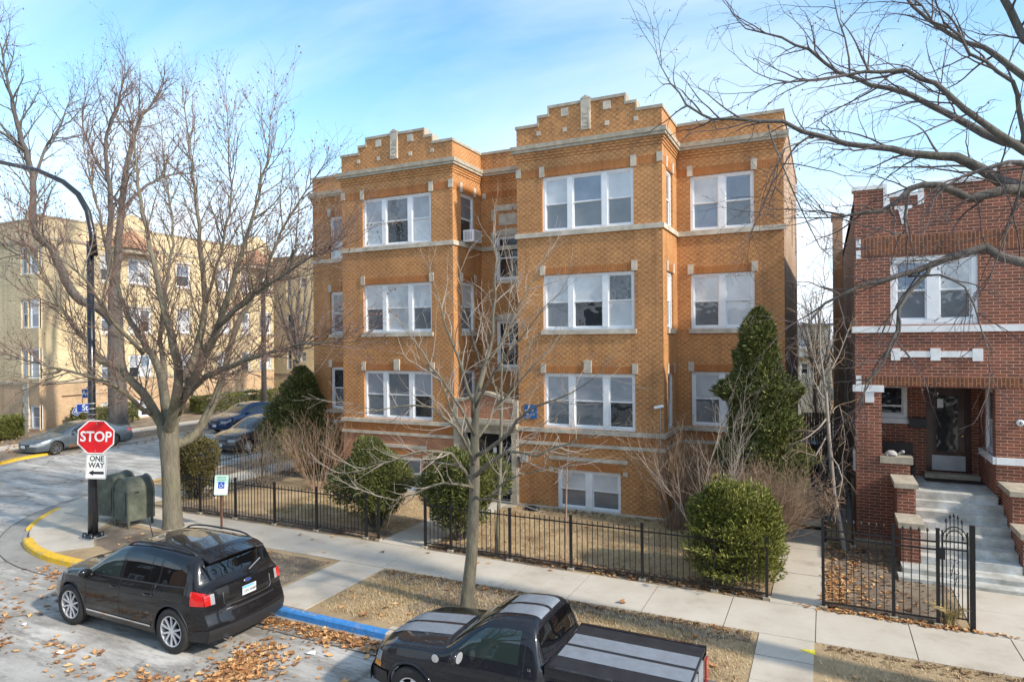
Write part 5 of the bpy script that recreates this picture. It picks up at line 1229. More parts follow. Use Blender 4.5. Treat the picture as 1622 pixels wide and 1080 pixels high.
flat(plate_mesh(rrect(.50,.66,.03), -.003, 0), M1).build('panel', SIGNW, t, world=False)
m = MB(); 
for a, b, cc_, d in ((-.235,.235,.308,.315),(-.235,.235,-.315,-.308),(-.237,-.23,-.308,.308),(.23,.237,-.308,.308)): m.box(a,b,cc_,d,.0008,.002)
flat(m, M1).build('border', SIGNK, t, world=False)
text_mesh('ONE', .20, 'lettering', SIGNK, t, M1 @ Matrix.Translation((0,.20,.003)), sx=.82, bold=.003)
text_mesh('WAY', .20, 'lettering', SIGNK, t, M1 @ Matrix.Translation((0,.025,.003)), sx=.82, bold=.003)
m = MB(); m.prism([(-.18,-.17),(-.06,-.245),(-.06,-.205),(.19,-.205),(.19,-.135),(-.06,-.135),(-.06,-.095)][::1], .001, .003); flat(m, M1).build('arrow', SIGNK, t, world=False)
def street_sign(label, cpx, w, h, txt, yaw, roll, tx, dy=0.0, shear=0, size=.2):
    c = on_depth(*cpx, LY+dy); M = face_frame(Vector(), yaw, roll); t = thing('street_name_sign', label, 'sign', c)
    flat(plate_mesh(rrect(w,h,.025), -.004, 0), M).build('border', SIGNW, t, world=False)
    flat(plate_mesh(rrect(w-.03,h-.03,.02), .0004, .002), M).build('panel', SIGNB, t, world=False)
    text_mesh(txt, size, 'lettering', SIGNW, t, M @ Matrix.Translation((tx,.0,.004)), sx=.85, bold=.004); return t
street_sign('blue street sign reading Ave half behind the lamp post', (141,623), .38, .25, 'Ave', R(32), 0, -.05, dy=.13, size=.20)
street_sign('blue street sign reading St level with the lamp post bands', (132.5,646), .36, .24, 'St', R(32), R(2), .035, dy=-.16, size=.22)
street_sign('small tilted blue street sign whose end reads St hanging lowest', (121.5,651), .20, .23, 'St', R(28), R(-28), 0, dy=-.05, size=.19)
# reserved parking sign
hb_ = on_ground(350.5, 838, Z)
t = thing('parking_sign', 'reserved parking sign with a blue wheelchair symbol on a rusty post', 'sign', (hb_.x, hb_.y, Z))
RUST = pm('rusty_post', (.17,.085,.055), .85, var=.35, scale=15)
c = on_depth(350.5, 768, hb_.y-.03); zt_ = c.z
m = MB(); m.box(hb_.x-.03,hb_.x+.03,hb_.y-.004,hb_.y+.004,0,zt_+.15); m.box(hb_.x-.03,hb_.x-.024,hb_.y+.004,hb_.y+.03,0,zt_+.15); m.box(hb_.x+.024,hb_.x+.03,hb_.y+.004,hb_.y+.03,0,zt_+.15); m.build('post', RUST, t)
M2 = Matrix.Translation(c-t.location) @ face_frame(Vector(), R(40), R(-4))
flat(plate_mesh(rrect(.36,.56,.04), -.003, 0), M2).build('panel', SIGNG, t, world=False)
flat(plate_mesh(rrect(.32,.30,.02), .0005, .0015), M2 @ Matrix.Translation((0,-.11,0))).build('white_field', SIGNW, t, world=False)
flat(plate_mesh(rrect(.165,.185,.01), .002, .0035), M2 @ Matrix.Translation((0,.0,0))).build('blue_field', SIGNB2, t, world=False)
GRN = pm('sign_green_ink', (.12,.38,.30), .5, var=0, world=False)
text_mesh('RESERVED', .062, 'lettering', GRN, t, M2 @ Matrix.Translation((0,.215,.003)), sx=.85, bold=.001); text_mesh('PARKING', .062, 'lettering', GRN, t, M2 @ Matrix.Translation((0,.145,.003)), sx=.85, bold=.001)
m = MB(); m.tube([(-.01,.055,.006),(-.005,.01,.006),(.035,.01,.006),(.05,-.04,.006)], .007, 5); m.tube([(.0,.055,.006),(-.0,.062,.006)], .016, 8); m.tube([(-.01+.04*cos(R(a)),-.025+.04*sin(R(a)),.006) for a in range(100,400,20)], .006, 4)
flat(m, M2).build('wheelchair_symbol', SIGNW, t, world=False)
# mail storage boxes
MG = NT('olive_mail_green'); p_ = MG.obj(); cgr = MG.ramp(MG.noise(p_, 3.5, 7, .7), [(.32,(.040,.047,.042)),(.5,(.085,.098,.072)),(.68,(.15,.16,.12))]); MG.col(cgr); MG.b.inputs['Roughness'].default_value = .55; MG = MG.mat
def mailbox(label, x, y, rz):
    t = thing('relay_mailbox', label, 'mailbox', (x,y,Z), rz, 'olive street mail storage boxes on the corner'); t.scale = (1.10,1.06,1.26)
    hw_, dp, hh, z0 = .36, .33, 1.0, .16       # arched body: arch seen from the end (x axis)
    prof = [(-hw_,z0),(-hw_*1.0,.72)]+[(hw_*cos(R(180-a)), .72+hw_*1.05*sin(R(a))) for a in range(15,180,15)]+[(hw_,.72),(hw_,z0)]
    m = MB(); n = len(prof)
    m.add([(-dp,y_,z_) for y_,z_ in prof]+[(dp,y_,z_) for y_,z_ in prof], [tuple(range(n-1,-1,-1)),tuple(range(n,2*n))]+[(i,(i+1)%n,n+(i+1)%n,n+i) for i in range(n)])
    m.build('body', MG, t, world=False)
    m = MB()
    for xx in (-dp-.012, dp+.012):
        P = [(xx, y_*1.03, z_+(.012 if z_ > .7 else 0)) for y_, z_ in prof]; m.tube(P, .014, 5)
    m.build('rim', MG, t, world=False)
    m = MB(); m.box(dp+.001,dp+.014,-.26,.26,.28,.80); m.build('door', MG, t, world=False)
    for sx in (-1,1):
        for sy_ in (-1,1):
            q = MB(); q.box(sx*(dp-.03)-.025,sx*(dp-.03)+.025,sy_*(hw_-.03)-.025,sy_*(hw_-.03)+.025,0,z0); q.build('leg', MG, t, world=False)
    m = MB(); m.tube([(.05,hw_-.0,.78),(.14,hw_-.0,.79)], .014, 5); m.build('latch', IRON, t, world=False)
    return t
a_ = on_ground(205, 834, Z)
mailbox('olive mail storage box nearer the tree', a_.x-.12, a_.y+.22, R(-97)); 
a_ = on_ground(168, 829, Z)
mailbox('darker mail storage box directly behind the lamp post', a_.x-.15, a_.y+.40, R(-84))
ub = on_ground(376, 668, Z)
t = thing('utility_pole', 'thin dark wooden utility pole beyond the side street', 'pole', (-34.6, 33.2, Z))
m = MB(); m.tube([(-34.6,33.2,0),(-34.6,33.2,9.2)], [.19,.14], 10); m.build('shaft', pm('pole_wood', (.05,.04,.035), .9), t)
m = MB(); m.box(-35.6,-33.6,33.1,33.2,8.6,8.72); m.build('cross_arm', MATS['pole_wood'], t)
# ------------------------------------------------------------------ trees
def bark(name, a, b, c, sc_=9):
    t = NT(name); p = t.pos(); mp = t.node('ShaderNodeMapping', i_Vector=p); mp.inputs['Scale'].default_value = (1,1,.28)
    f = t.noise(mp.outputs[0], sc_, 7, .7); g2 = t.noise(p, 1.3, 3)
    col = t.mix(t.ramp(g2, [(.4,(0,0,0)),(.7,(1,1,1))]), t.ramp(f, [(.3,a),(.7,b)]), t.ramp(f, [(.3,a),(.7,c)])); t.col(col)
    t.b.inputs['Roughness'].default_value = .9; t.bump(f, .05); MATS[name] = t.mat; return t.mat
BARK = bark('maple_bark', (.11,.09,.065), (.27,.235,.17), (.22,.21,.13))
BARK_D = bark('elm_bark', (.075,.062,.055), (.17,.145,.125), (.13,.12,.10))
BARK_R = bark('mossy_bark', (.07,.06,.053), (.19,.165,.15), (.16,.15,.10))
TWIG_B = pm('reddish_brown_twig', (.17,.105,.08), .85, var=.3, scale=2); TWIG = pm('twig', (.20,.155,.115), .85, var=.25, scale=2); TWIG_D = pm('twig_dark', (.095,.068,.062), .85, var=.25, scale=2); TWIG_P = pm('twig_pale', (.30,.25,.205), .85, var=.2, scale=2)
def wander(rr, p, d, L, n, wig, up, droop=0):
    pts = [Vector(p)]; d = Vector(d).normalized(); s = L/n
    for i in range(n):
        d = d+Vector((rr.gauss(0,wig),rr.gauss(0,wig),rr.gauss(0,wig)*.8+up-droop*(i/n))); d.normalize(); pts.append(pts[-1]+d*s)
    return pts
def child_dir(rr, t, ang, flat=0.0, side=None):
    o = t.orthogonal().normalized(); q = Matrix.Rotation(rr.uniform(0, 2*pi), 3, t); o = q @ o
    if flat: o.z *= (1-flat); 
    d = t*cos(ang)+o.normalized()*sin(ang) if o.length > 1e-4 else t
    return d.normalized()
def sprout(mbs, rr, pts, r0, r1, lvl, S):
    """mbs = (thick mesh, twig mesh); S: settings per level"""
    n = len(pts); rad = [r0+(r1-r0)*(i/(n-1))**.8 for i in range(n)]
    big = r0 > .02
    mbs[0 if big else 1].tube(pts, rad, (8 if r0 > .08 else 5) if big else (4 if r0 > .009 else 3), cap=False)
    if lvl >= len(S): 
        return
    s = S[lvl]; L = sum((pts[i+1]-pts[i]).length for i in range(n-1)); k = max(1, int(L*s['den']*rr.uniform(.8,1.2)))
    for j in range(k):
        u = s.get('t0',.2)+(1-s.get('t0',.2))*(j+rr.random())/k; f = u*(n-1); i = min(n-2, int(f)); p = pts[i].lerp(pts[i+1], f-i); t = (pts[i+1]-pts[i]).normalized()
        rl = rad[i]+(rad[i+1]-rad[i])*(f-i); d = child_dir(rr, t, R(rr.uniform(*s['ang'])), s.get('flat',0)); d = (d+Vector((0,0,s.get('lift',0)))).normalized()
        if d.z < s.get('minz',-9): d.z = abs(d.z)*.3; d.normalize()
        LL = rr.uniform(*s['len'])*(1-.45*u); ra = min(rl*.72, s['r']*rr.uniform(.8,1.25)); m = s['n']
        sprout(mbs, rr, wander(rr, p, d, LL, m, s['wig'], s['up'], s.get('droop',0)), ra, max(.0022, ra*.3), lvl+1, S)
    if s.get('tip'):
        t = (pts[-1]-pts[-2]).normalized()
        for _ in range(s['tip']):
            d = child_dir(rr, t, R(rr.uniform(5,35))); ra = max(.003, r1*.9); sprout(mbs, rr, wander(rr, pts[-1], d, rr.uniform(*s['len'])*.7, s['n'], s['wig'], s['up'], s.get('droop',0)), ra, max(.0022,ra*.3), lvl+1, S)
def tree(name, label, loc, trunk, limbs, S, seed, bk=BARK, tw=TWIG, cat='tree', group=None, thin=.8, buds=None):
    t = thing(name, label, cat, loc, group=group); rr = random.Random(seed); A, Bm, Cm = MB(), MB(), MB()
    A.tube([p for p, r in trunk], [r for p, r in trunk], 14, cap=False); A.build('trunk', bk, t, smooth=True)
    for L in limbs:
        pts = []; rs = []
        P = [Vector(p) for p, r in L]; Rr = [r*thin for p, r in L]
        for i in range(len(P)-1):              # smooth the given polyline a little
            k = max(2, int((P[i+1]-P[i]).length/.35)); p0 = P[max(i-1,0)]; p3 = P[min(i+2,len(P)-1)]
            for j in range(k):
                u = j/k; a, b = P[i], P[i+1]
                q = .5*((2*a)+(b-p0)*u+(2*p0-5*a+4*b-p3)*u*u+(3*a-p0-3*b+p3)*u**3); pts.append(q+Vector((rr.gauss(0,.02),rr.gauss(0,.02),rr.gauss(0,.02)))); rs.append(Rr[i]+(Rr[i+1]-Rr[i])*u)
        pts.append(P[-1]); rs.append(Rr[-1])
        Bm.tube(pts, rs, 9 if rs[0] > .05 else 6, cap=True)
        s = S[0]; tot = 0; acc = [0]
        for i in range(len(pts)-1): tot += (pts[i+1]-pts[i]).length; acc.append(tot)
        k = max(1, int(tot*s['den']))
        for j in range(k+s.get('tip',0)):
            if j < k: u = tot*(s.get('t0',.15)+(1-s.get('t0',.15))*(j+rr.random())/k)
            else: u = tot*.999
            i = min(len(pts)-2, next((q for q in range(len(acc)-1) if acc[q+1] >= u), len(pts)-2)); f = (u-acc[i])/max(1e-6, acc[i+1]-acc[i]); p = pts[i].lerp(pts[i+1], f); tt = (pts[i+1]-pts[i]).normalized(); rl = rs[i]
            d = child_dir(rr, tt, R(rr.uniform(*s['ang']) if j < k else rr.uniform(4,22)), s.get('flat',0)); d = (d+Vector((0,0,s.get('lift',0)))).normalized()
            if d.z < s.get('minz',-9): d.z = abs(d.z)*.3; d.normalize()
            LL = rr.uniform(*s['len'])*(1-.4*u/tot); ra = min(rl*.75, s['r']*rr.uniform(.7,1.3))
            sprout((Bm, Cm), rr, wander(rr, p, d, LL, s['n'], s['wig'], s['up'], s.get('droop',0)), ra, max(.003, ra*.3), 1, S)
    Bm.build('limb', bk, t, smooth=True)
    if buds:
        vs = Cm.v; rb = random.Random(seed+1)
        for q in range(0, len(vs), buds[0]):
            if rb.random() < buds[2]:
                p = Vector(vs[q])+Vector((rb.gauss(0,.01),rb.gauss(0,.01),rb.gauss(0,.01))); s_ = buds[1]*rb.uniform(.6,1.4)
                Cm.add([p+Vector((s_,0,0)),p+Vector((-s_*.5,s_*.8,0)),p+Vector((-s_*.5,-s_*.8,0)),p+Vector((0,0,s_*1.6)),p-Vector((0,0,s_*1.2))], [(0,1,3),(1,2,3),(2,0,3),(1,0,4),(2,1,4),(0,2,4)])
    Cm.build('crown', tw, t)
    return t
# --- big maple by the mail boxes
b = on_ground(274, 835, Z); TY = b.y
def D(px, py, dy=0): return on_depth(px, py, TY+dy)
trunk = [(Vector((b.x,b.y,0)),.34),(Vector((b.x,b.y,.25)),.27),(D(272,790),.245),(D(270,740),.24),(D(268,700),.26),(D(268,672),.25)]
limbs = [
 [(D(264,700),.16),(D(255,670,-.1),.15),(D(236,640,-.3),.13),(D(212,605,-.6),.115),(D(185,582,-.8),.10),(D(160,570,-1.0),.09),(D(135,540,-1.2),.07),(D(105,500,-1.5),.05),(D(70,440,-1.9),.03),(D(30,370,-2.3),.015)],
 [(D(266,690),.17),(D(262,650,.1),.15),(D(258,600,.3),.13),(D(240,560,.5),.11),(D(215,520,.8),.09),(D(190,470,1.0),.07),(D(172,400,1.1),.05),(D(150,310,1.2),.03),(D(132,230,1.3),.012)],
 [(D(268,690),.16),(D(278,640,-.3),.14),(D(284,600,-.5),.12),(D(276,550,-.7),.11),(D(262,500,-.9),.09),(D(245,430,-1.0),.07),(D(226,340,-1.1),.05),(D(215,250,-1.2),.03),(D(205,170,-1.2),.012)],
 [(D(268,690),.17),(D(280,650,.2),.15),(D(292,600,.5),.13),(D(315,540,.8),.11),(D(325,480,.9),.085),(D(318,400,1.0),.065),(D(312,320,1.1),.045),(D(300,240,1.1),.025),(D(292,165,1.2),.01)],
 [(D(280,655),.14),(D(300,610,-.2),.13),(D(325,565,-.5),.11),(D(345,520,-.7),.09),(D(365,460,-.8),.07),(D(385,390,-.9),.05),(D(410,310,-1.0),.03),(D(425,235,-1.0),.015),(D(428,190,-1.0),.008)],
 [(D(268,705),.15),(D(290,700,.4),.14),(D(310,688,.7),.13),(D(330,655,1.0),.12),(D(348,610,1.2),.105),(D(362,560,1.3),.09),(D(383,500,1.4),.07),(D(420,430,1.5),.05),(D(455,350,1.6),.03),(D(500,280,1.7),.012)],
 [(D(284,640),.09),(D(320,600,-.9),.075),(D(370,580,-1.5),.06),(D(420,560,-1.9),.045),(D(480,545,-2.3),.025),(D(535,540,-2.5),.01)],
 [(D(250,660),.08),(D(215,640,-1.0),.06),(D(180,610,-1.8),.05),(D(120,590,-2.3),.035),(D(60,575,-2.6),.02),(D(5,560,-2.8),.01)],
 [(D(300,600,.4),.08),(D(330,540,1.3),.065),(D(370,490,2.0),.05),(D(430,440,2.6),.035),(D(500,400,3.0),.02),(D(530,380,3.1),.01)],
 [(D(262,600,.3),.08),(D(255,540,1.2),.07),(D(262,460,1.9),.055),(D(275,370,2.3),.04),(D(262,280,2.5),.022),(D(255,200,2.6),.01)],
 [(D(225,560,-.8),.06),(D(180,510,-1.6),.05),(D(140,450,-2.2),.035),(D(90,400,-2.6),.02),(D(50,350,-2.9),.01)],
 [(D(345,520,-.7),.06),(D(400,470,-1.3),.045),(D(460,430,-1.7),.03),(D(520,395,-2.0),.012)],
 [(D(325,480,.9),.05),(D(350,400,.5),.04),(D(365,320,.3),.028),(D(362,240,.2),.016),(D(360,180,.2),.008)],
]
S1 = [dict(den=5.2,len=(1.1,2.6),ang=(20,48),r=.020,n=7,wig=.10,up=.07,t0=.16,tip=3),
      dict(den=5.4,len=(.4,1.1),ang=(25,55),r=.0095,n=5,wig=.12,up=.05,t0=.12,tip=1),
      dict(den=6.5,len=(.14,.42),ang=(25,60),r=.0068,n=3,wig=.12,up=.03,t0=.15)]
tree('maple_tree', 'large bare grey-green maple spreading above the olive mail boxes', (b.x,b.y,Z), trunk, limbs, S1, 11, tw=TWIG_B, thin=.98, buds=(21,.020,.30))
# --- young tree in the parkway
b2 = on_ground(740, 967, Z); TY = b2.y
trunk = [(Vector((b2.x,b2.y,0)),.20),(Vector((b2.x,b2.y,.3)),.135),(D(747,880),.115),(D(750,820),.11),(D(752,760),.10),(D(752,700),.085),(D(753,655),.07),(D(757,620),.06),(D(768,580,.1),.05)]
limbs = [
 [(D(757,620),.055),(D(768,580,.1),.05),(D(780,530,.15),.04),(D(785,470,.2),.03),(D(785,410,.2),.018),(D(782,372,.2),.008)],
 [(D(753,660),.05),(D(742,610,-.3),.04),(D(725,560,-.5),.033),(D(705,510,-.7),.025),(D(690,460,-.8),.012),(D(682,430,-.9),.006)],
 [(D(752,690),.05),(D(730,645,-.5),.04),(D(700,600,-.8),.03),(D(670,560,-1.1),.02),(D(640,520,-1.3),.01)],
 [(D(753,650),.05),(D(775,600,-.4),.035),(D(805,560,-.7),.026),(D(845,510,-.9),.016),(D(880,470,-1.0),.007)],
 [(D(752,740),.06),(D(735,695,-.5),.045),(D(705,660,-.9),.035),(D(660,640,-1.2),.024),(D(600,650,-1.5),.013),(D(560,640,-1.7),.006)],
 [(D(750,780),.055),(D(735,750,-.6),.045),(D(712,715,-1.0),.04),(D(670,715,-1.3),.03),(D(620,730,-1.6),.02),(D(570,745,-1.8),.012),(D(540,750,-1.9),.006)],
 [(D(752,775),.045),(D(725,765,-.7),.035),(D(680,770,-1.1),.028),(D(625,790,-1.5),.018),(D(570,775,-1.7),.01)],
 [(D(752,755),.06),(D(775,735,-.5),.05),(D(805,715,-.8),.04),(D(850,720,-1.1),.028),(D(900,700,-1.4),.015),(D(935,690,-1.6),.007)],
 [(D(753,720),.06),(D(790,700,-.3),.05),(D(820,665,-.5),.038),(D(860,640,-.7),.026),(D(905,620,-.9),.014),(D(950,590,-1.0),.006)],
 [(D(754,700),.05),(D(772,670,.4),.04),(D(800,630,.9),.03),(D(835,590,1.2),.02),(D(870,555,1.5),.008)],
 [(D(752,740),.05),(D(740,700,.5),.04),(D(715,650,1.0),.03),(D(695,600,1.4),.02),(D(665,570,1.6),.009)],
 [(D(751,790),.04),(D(775,790,-.6),.03),(D(800,760,-1.0),.022),(D(850,745,-1.3),.012),(D(885,740,-1.5),.006)],
 [(D(768,580,.1),.035),(D(800,530,.3),.028),(D(830,470,.5),.02),(D(862,410,.6),.008)],
 [(D(765,590),.03),(D(745,530,.2),.022),(D(735,480,.3),.015),(D(728,430,.4),.007)],
]
S2 = [dict(den=3.6,len=(.55,1.35),ang=(25,55),r=.014,n=6,wig=.13,up=.05,t0=.25,tip=2,flat=.2),
      dict(den=5.0,len=(.2,.55),ang=(28,60),r=.006,n=4,wig=.14,up=.03,t0=.15,tip=1)]
tree('young_tree', 'young bare parkway tree with a slim straight trunk behind the pickup', (b2.x,b2.y,Z), trunk, limbs, S2, 23, tw=TWIG_P, thin=.72)
# --- thin sapling stem by the entrance walk
b4 = on_ground(786, 880, Z); TY = b4.y
tree('sapling', 'thin pale sapling stem rising behind the fence beside the entrance', (b4.x,b4.y,Z), [(Vector((b4.x,b4.y,0)),.05),(D(792,760),.042),(D(795,620),.035)],
     [[(D(795,625),.034),(D(797,560),.026),(D(805,490),.016),(D(812,430),.007)],[(D(794,650),.022),(D(775,590,.2),.016),(D(765,540,.3),.008)],[(D(795,640),.022),(D(820,590,-.2),.014),(D(840,550,-.3),.007)]], S2, 37, tw=TWIG_P, bk=BARK)
b4 = on_ground(1063/1622*0+1007-0, 905, Z); b4 = on_ground(895, 895, Z); TY = b4.y
tree('sapling', 'very thin birch-like sapling before the basement window of the right bay', (b4.x,b4.y,Z), [(Vector((b4.x,b4.y,0)),.022),(D(897,800),.018),(D(898,740),.014)],
     [[(D(898,745),.013),(D(902,700),.009),(D(905,650),.004)],[(D(897,770),.008),(D(885,730,.1),.004)],[(D(897,770),.008),(D(915,735,-.1),.004)]], [dict(den=3,len=(.2,.5),ang=(25,50),r=.004,n=4,wig=.12,up=.05)], 38, tw=TWIG_P, bk=pm('sapling_bark', (.30,.20,.15), .8))
# --- old tree whose limbs reach in from the right
TY = 11.2
trunk = [(Vector((4.3,11.0,0)),.50),(Vector((4.3,11.0,.5)),.40),(Vector((4.2,11.05,3.0)),.34),(Vector((3.9,11.1,5.2)),.33),(Vector((3.5,11.15,6.6)),.28),(Vector((3.35,11.2,8.2)),.22),(Vector((3.2,11.2,10.0)),.15),(Vector((3.3,11.3,12.0)),.08),(Vector((3.2,11.2,13.5)),.02)]
limbs = [
 [(D(1790,430,.1),.20),(D(1700,330,.1),.17),(D(1622,302),.135),(D(1585,288),.115),(D(1520,250,-.1),.095),(D(1450,243,-.2),.075),(D(1380,232,-.3),.06),(D(1300,217,-.4),.05),(D(1240,195,-.5),.042),(D(1180,190,-.6),.036),(D(1130,190,-.6),.03),(D(1090,165,-.7),.024),(D(1060,130,-.7),.015),(D(1040,85,-.7),.007)],
 [(D(1760,420,.2),.15),(D(1660,310,.0),.11),(D(1600,300,-.2),.10),(D(1540,315,-.3),.085),(D(1490,290,-.4),.07),(D(1440,300,-.5),.055),(D(1400,335,-.6),.04),(D(1340,340,-.7),.025),(D(1300,345,-.7),.012)],
 [(D(1780,480,.2),.14),(D(1700,425,.0),.12),(D(1622,418,-.2),.10),(D(1560,395,-.3),.085),(D(1500,408,-.4),.07),(D(1450,430,-.5),.055),(D(1400,445,-.6),.04),(D(1330,465,-.7),.03),(D(1290,500,-.8),.02),(D(1262,540,-.9),.008)],
 [(D(1480,415,-.4),.045),(D(1440,460,-.6),.04),(D(1420,520,-.8),.032),(D(1400,570,-.9),.025),(D(1375,610,-1.0),.02),(D(1352,650,-1.1),.009)],
 [(D(1720,300,.3),.16),(D(1622,238,.5),.10),(D(1560,215,.6),.085),(D(1500,180,.7),.07),(D(1440,150,.8),.06),(D(1380,135,.9),.05),(D(1330,115,1.0),.042),(D(1280,85,1.0),.034),(D(1240,60,1.0),.026),(D(1180,45,1.0),.016),(D(1160,20,1.0),.006)],
 [(D(1700,280,-.5),.12),(D(1622,240,-.6),.08),(D(1560,200,-.8),.06),(D(1500,150,-1.0),.05),(D(1460,118,-1.1),.042),(D(1400,110,-1.2),.034),(D(1340,118,-1.3),.028),(D(1260,130,-1.4),.018),(D(1200,145,-1.4),.008)],
 [(D(1740,200,.6),.12),(D(1660,140,.8),.08),(D(1600,105,.9),.065),(D(1560,75,1.0),.055),(D(1500,50,1.1),.045),(D(1450,10,1.2),.035),(D(1420,-30,1.2),.03),(D(1390,-110,1.2),.018),(D(1370,-180,1.1),.005)],
 [(D(1760,160,.2),.14),(D(1680,100,.2),.10),(D(1622,60,.2),.075),(D(1600,20,.2),.07),(D(1580,-30,.2),.06),(D(1560,-130,.2),.04),(D(1545,-240,.2),.018),(D(1535,-320,.2),.005)],
 [(D(1622,235,.2),.05),(D(1608,180,.1),.045),(D(1600,130,.0),.04),(D(1560,100,-.1),.035),(D(1520,60,-.2),.028),(D(1480,30,-.3),.022),(D(1440,-10,-.4),.015),(D(1410,-50,-.4),.005)],
 [(D(1700,300,-.9),.07),(D(1622,260,-1.1),.05),(D(1560,270,-1.2),.04),(D(1500,290,-1.2),.02),(D(1470,330,-1.3),.008)],
 [(D(1350,118,1.0),.028),(D(1340,60,1.1),.02),(D(1320,0,1.2),.012),(D(1310,-50,1.2),.005)],
 [(D(1290,217,-.4),.022),(D(1262,225,-.6),.02),(D(1235,250,-.8),.016),(D(1215,310,-.9),.012),(D(1190,370,-1.0),.006)],
 [(D(1215,195,-.5),.02),(D(1255,300,-.9),.015),(D(1300,390,-1.2),.010),(D(1330,400,-1.3),.006)],
 [(D(1440,440,-.5),.03),(D(1490,440,-.9),.022),(D(1530,450,-1.1),.018),(D(1550,510,-1.2),.012),(D(1568,590,-1.3),.006)],
 [(D(1622,250,-.2),.02),(D(1610,320,-.4),.018),(D(1580,400,-.5),.014),(D(1558,455,-.6),.008)],
 [(D(1490,290,-.4),.03),(D(1440,300,-.5),.028),(D(1437,345,-.6),.026),(D(1430,370,-.6),.02),(D(1400,365,-.7),.016),(D(1330,345,-.8),.01),(D(1270,330,-.9),.005)],
]
S3 = [dict(den=3.4,len=(.7,1.8),ang=(25,62),r=.016,n=8,wig=.14,up=.01,t0=.26,tip=2,droop=.06),
      dict(den=4.6,len=(.3,.8),ang=(28,62),r=.0068,n=6,wig=.16,up=-.01,t0=.12,tip=1,droop=.10),
      dict(den=5.0,len=(.10,.30),ang=(30,65),r=.0036,n=3,wig=.15,up=0,t0=.2)]
tree('old_tree', 'old leaning tree whose mossy budding limbs reach in from the right edge', (4.3,11,Z), trunk, limbs, S3, 41, bk=BARK_R, tw=TWIG_D, thin=.70, buds=(21,.011,.30))
# --- trees beyond the side street
TY = 25.0
b5 = on_ground(188, 697, Z)
tx = -35.3
def E_(px, py, X=tx):
    d = ray(px, py); t_ = X/d.x; return Vector((X, t_*d.y, CAM_H+t_*d.z))
q0 = E_(190, 690); q0.z = 0
trunk = [(q0,.66),(E_(188,670),.50),(E_(186,620),.46),(E_(184,560),.42),(E_(183,500),.36),(E_(180,455),.27)]
limbs = [
 [(E_(184,520),.42),(E_(160,490),.40),(E_(120,470),.36),(E_(98,430),.34),(E_(80,390),.30),(E_(58,375),.27),(E_(52,330),.24),(E_(52,280),.22),(E_(35,225),.19),(E_(22,170),.14),(E_(8,110),.08),(E_(-5,50),.03)],
 [(E_(180,460),.38),(E_(186,420),.34),(E_(190,360),.30),(E_(196,300),.26),(E_(208,230),.20),(E_(222,190),.15),(E_(245,160),.08),(E_(262,130),.03)],
 [(E_(183,470),.30),(E_(172,400),.26),(E_(176,330),.22),(E_(170,270),.18),(E_(168,220),.14),(E_(182,180),.10),(E_(195,130),.05),(E_(198,100),.02)],
 [(E_(195,330),.16),(E_(225,300),.13),(E_(260,280),.10),(E_(300,275),.06),(E_(330,285),.02)],
 [(E_(50,300),.12),(E_(70,240),.10),(E_(95,200),.07),(E_(110,160),.03)],
 [(E_(40,240),.12),(E_(10,215),.10),(E_(-30,190),.05)],
 [(E_(172,290),.10),(E_(145,240),.08),(E_(130,190),.05),(E_(140,140),.02)],
 [(E_(78,385),.10),(E_(40,400),.07),(E_(0,410),.04)],
]
S4 = [dict(den=2.2,len=(1.4,3.6),ang=(25,55),r=.045,n=7,wig=.13,up=.05,t0=.25,tip=3),
      dict(den=3.2,len=(.7,1.7),ang=(25,58),r=.022,n=5,wig=.15,up=.04,t0=.15,tip=1),
      dict(den=4.0,len=(.3,.75),ang=(25,60),r=.010,n=3,wig=.15,up=.02,t0=.15)]
tree('elm_tree', 'huge dark forked elm beyond the silver sedan across the side street', (q0.x,q0.y,Z), trunk, limbs, S4, 51, bk=BARK_D, tw=TWIG_D, thin=.62, buds=(30,.03,.3))
def simple_tree(name, label, x, y, h, seed, r=.3, spread=.5, bk=BARK_D, tw=TWIG_D, group=None, fine=True, base=.35):
    rr = random.Random(seed); p = Vector((x,y,0)); tr_ = [(p,r*1.4),(p+Vector((0,0,.4)),r),(p+Vector((rr.gauss(0,.2),rr.gauss(0,.2),h*base)),r*.8)]
    L = []
    for k in range(8):
        a = k*2.4+rr.random(); u = rr.uniform(base*.8, base*1.3) if k else base; s = p+Vector((0,0,h*min(u,base))); d = Vector((cos(a)*spread, sin(a)*spread, 1)) if k else Vector((0,0,1)); l = h*(1-base)*rr.uniform(.75,1.0)
        w_ = wander(rr, s, d, l, 6, .07, .10); L.append([(q, r*.5*(1-i/7)+.01) for i, q in enumerate(w_)])
    sc__ = h/12
    S = [dict(den=1.5/sc__**.5,len=(1.2*sc__,2.8*sc__),ang=(22,50),r=.045*sc__,n=6,wig=.12,up=.06,t0=.2,tip=2), dict(den=2.2/sc__**.5,len=(.5*sc__,1.3*sc__),ang=(25,55),r=.017,n=4,wig=.15,up=.03,t0=.15,tip=1)]
    if fine: S.append(dict(den=2.6,len=(.2*sc__,.6*sc__),ang=(25,60),r=.009,n=3,wig=.15,up=.02,t0=.15))
    return tree(name, label, (x,y,Z), tr_, L, S, seed, bk=bk, tw=tw, group=group, thin=1.0)
simple_tree('street_tree', 'bare street tree beyond the far kerb behind the utility pole', -35.6, 37.5, 11.5, 61, .28, .45)
simple_tree('street_tree', 'bare tree at the far left edge beyond the yellow building corner', -41.0, 17.0, 11.0, 62, .3, .6)
simple_tree('street_tree', 'distant bare tree down the side street beside the yellow wing', -34.8, 58, 12, 63, .3, .4)
simple_tree('yard_tree', 'tangled bare tree in the gap behind the brick house', .9, 58, 9.5, 64, .25, .6, tw=TWIG)
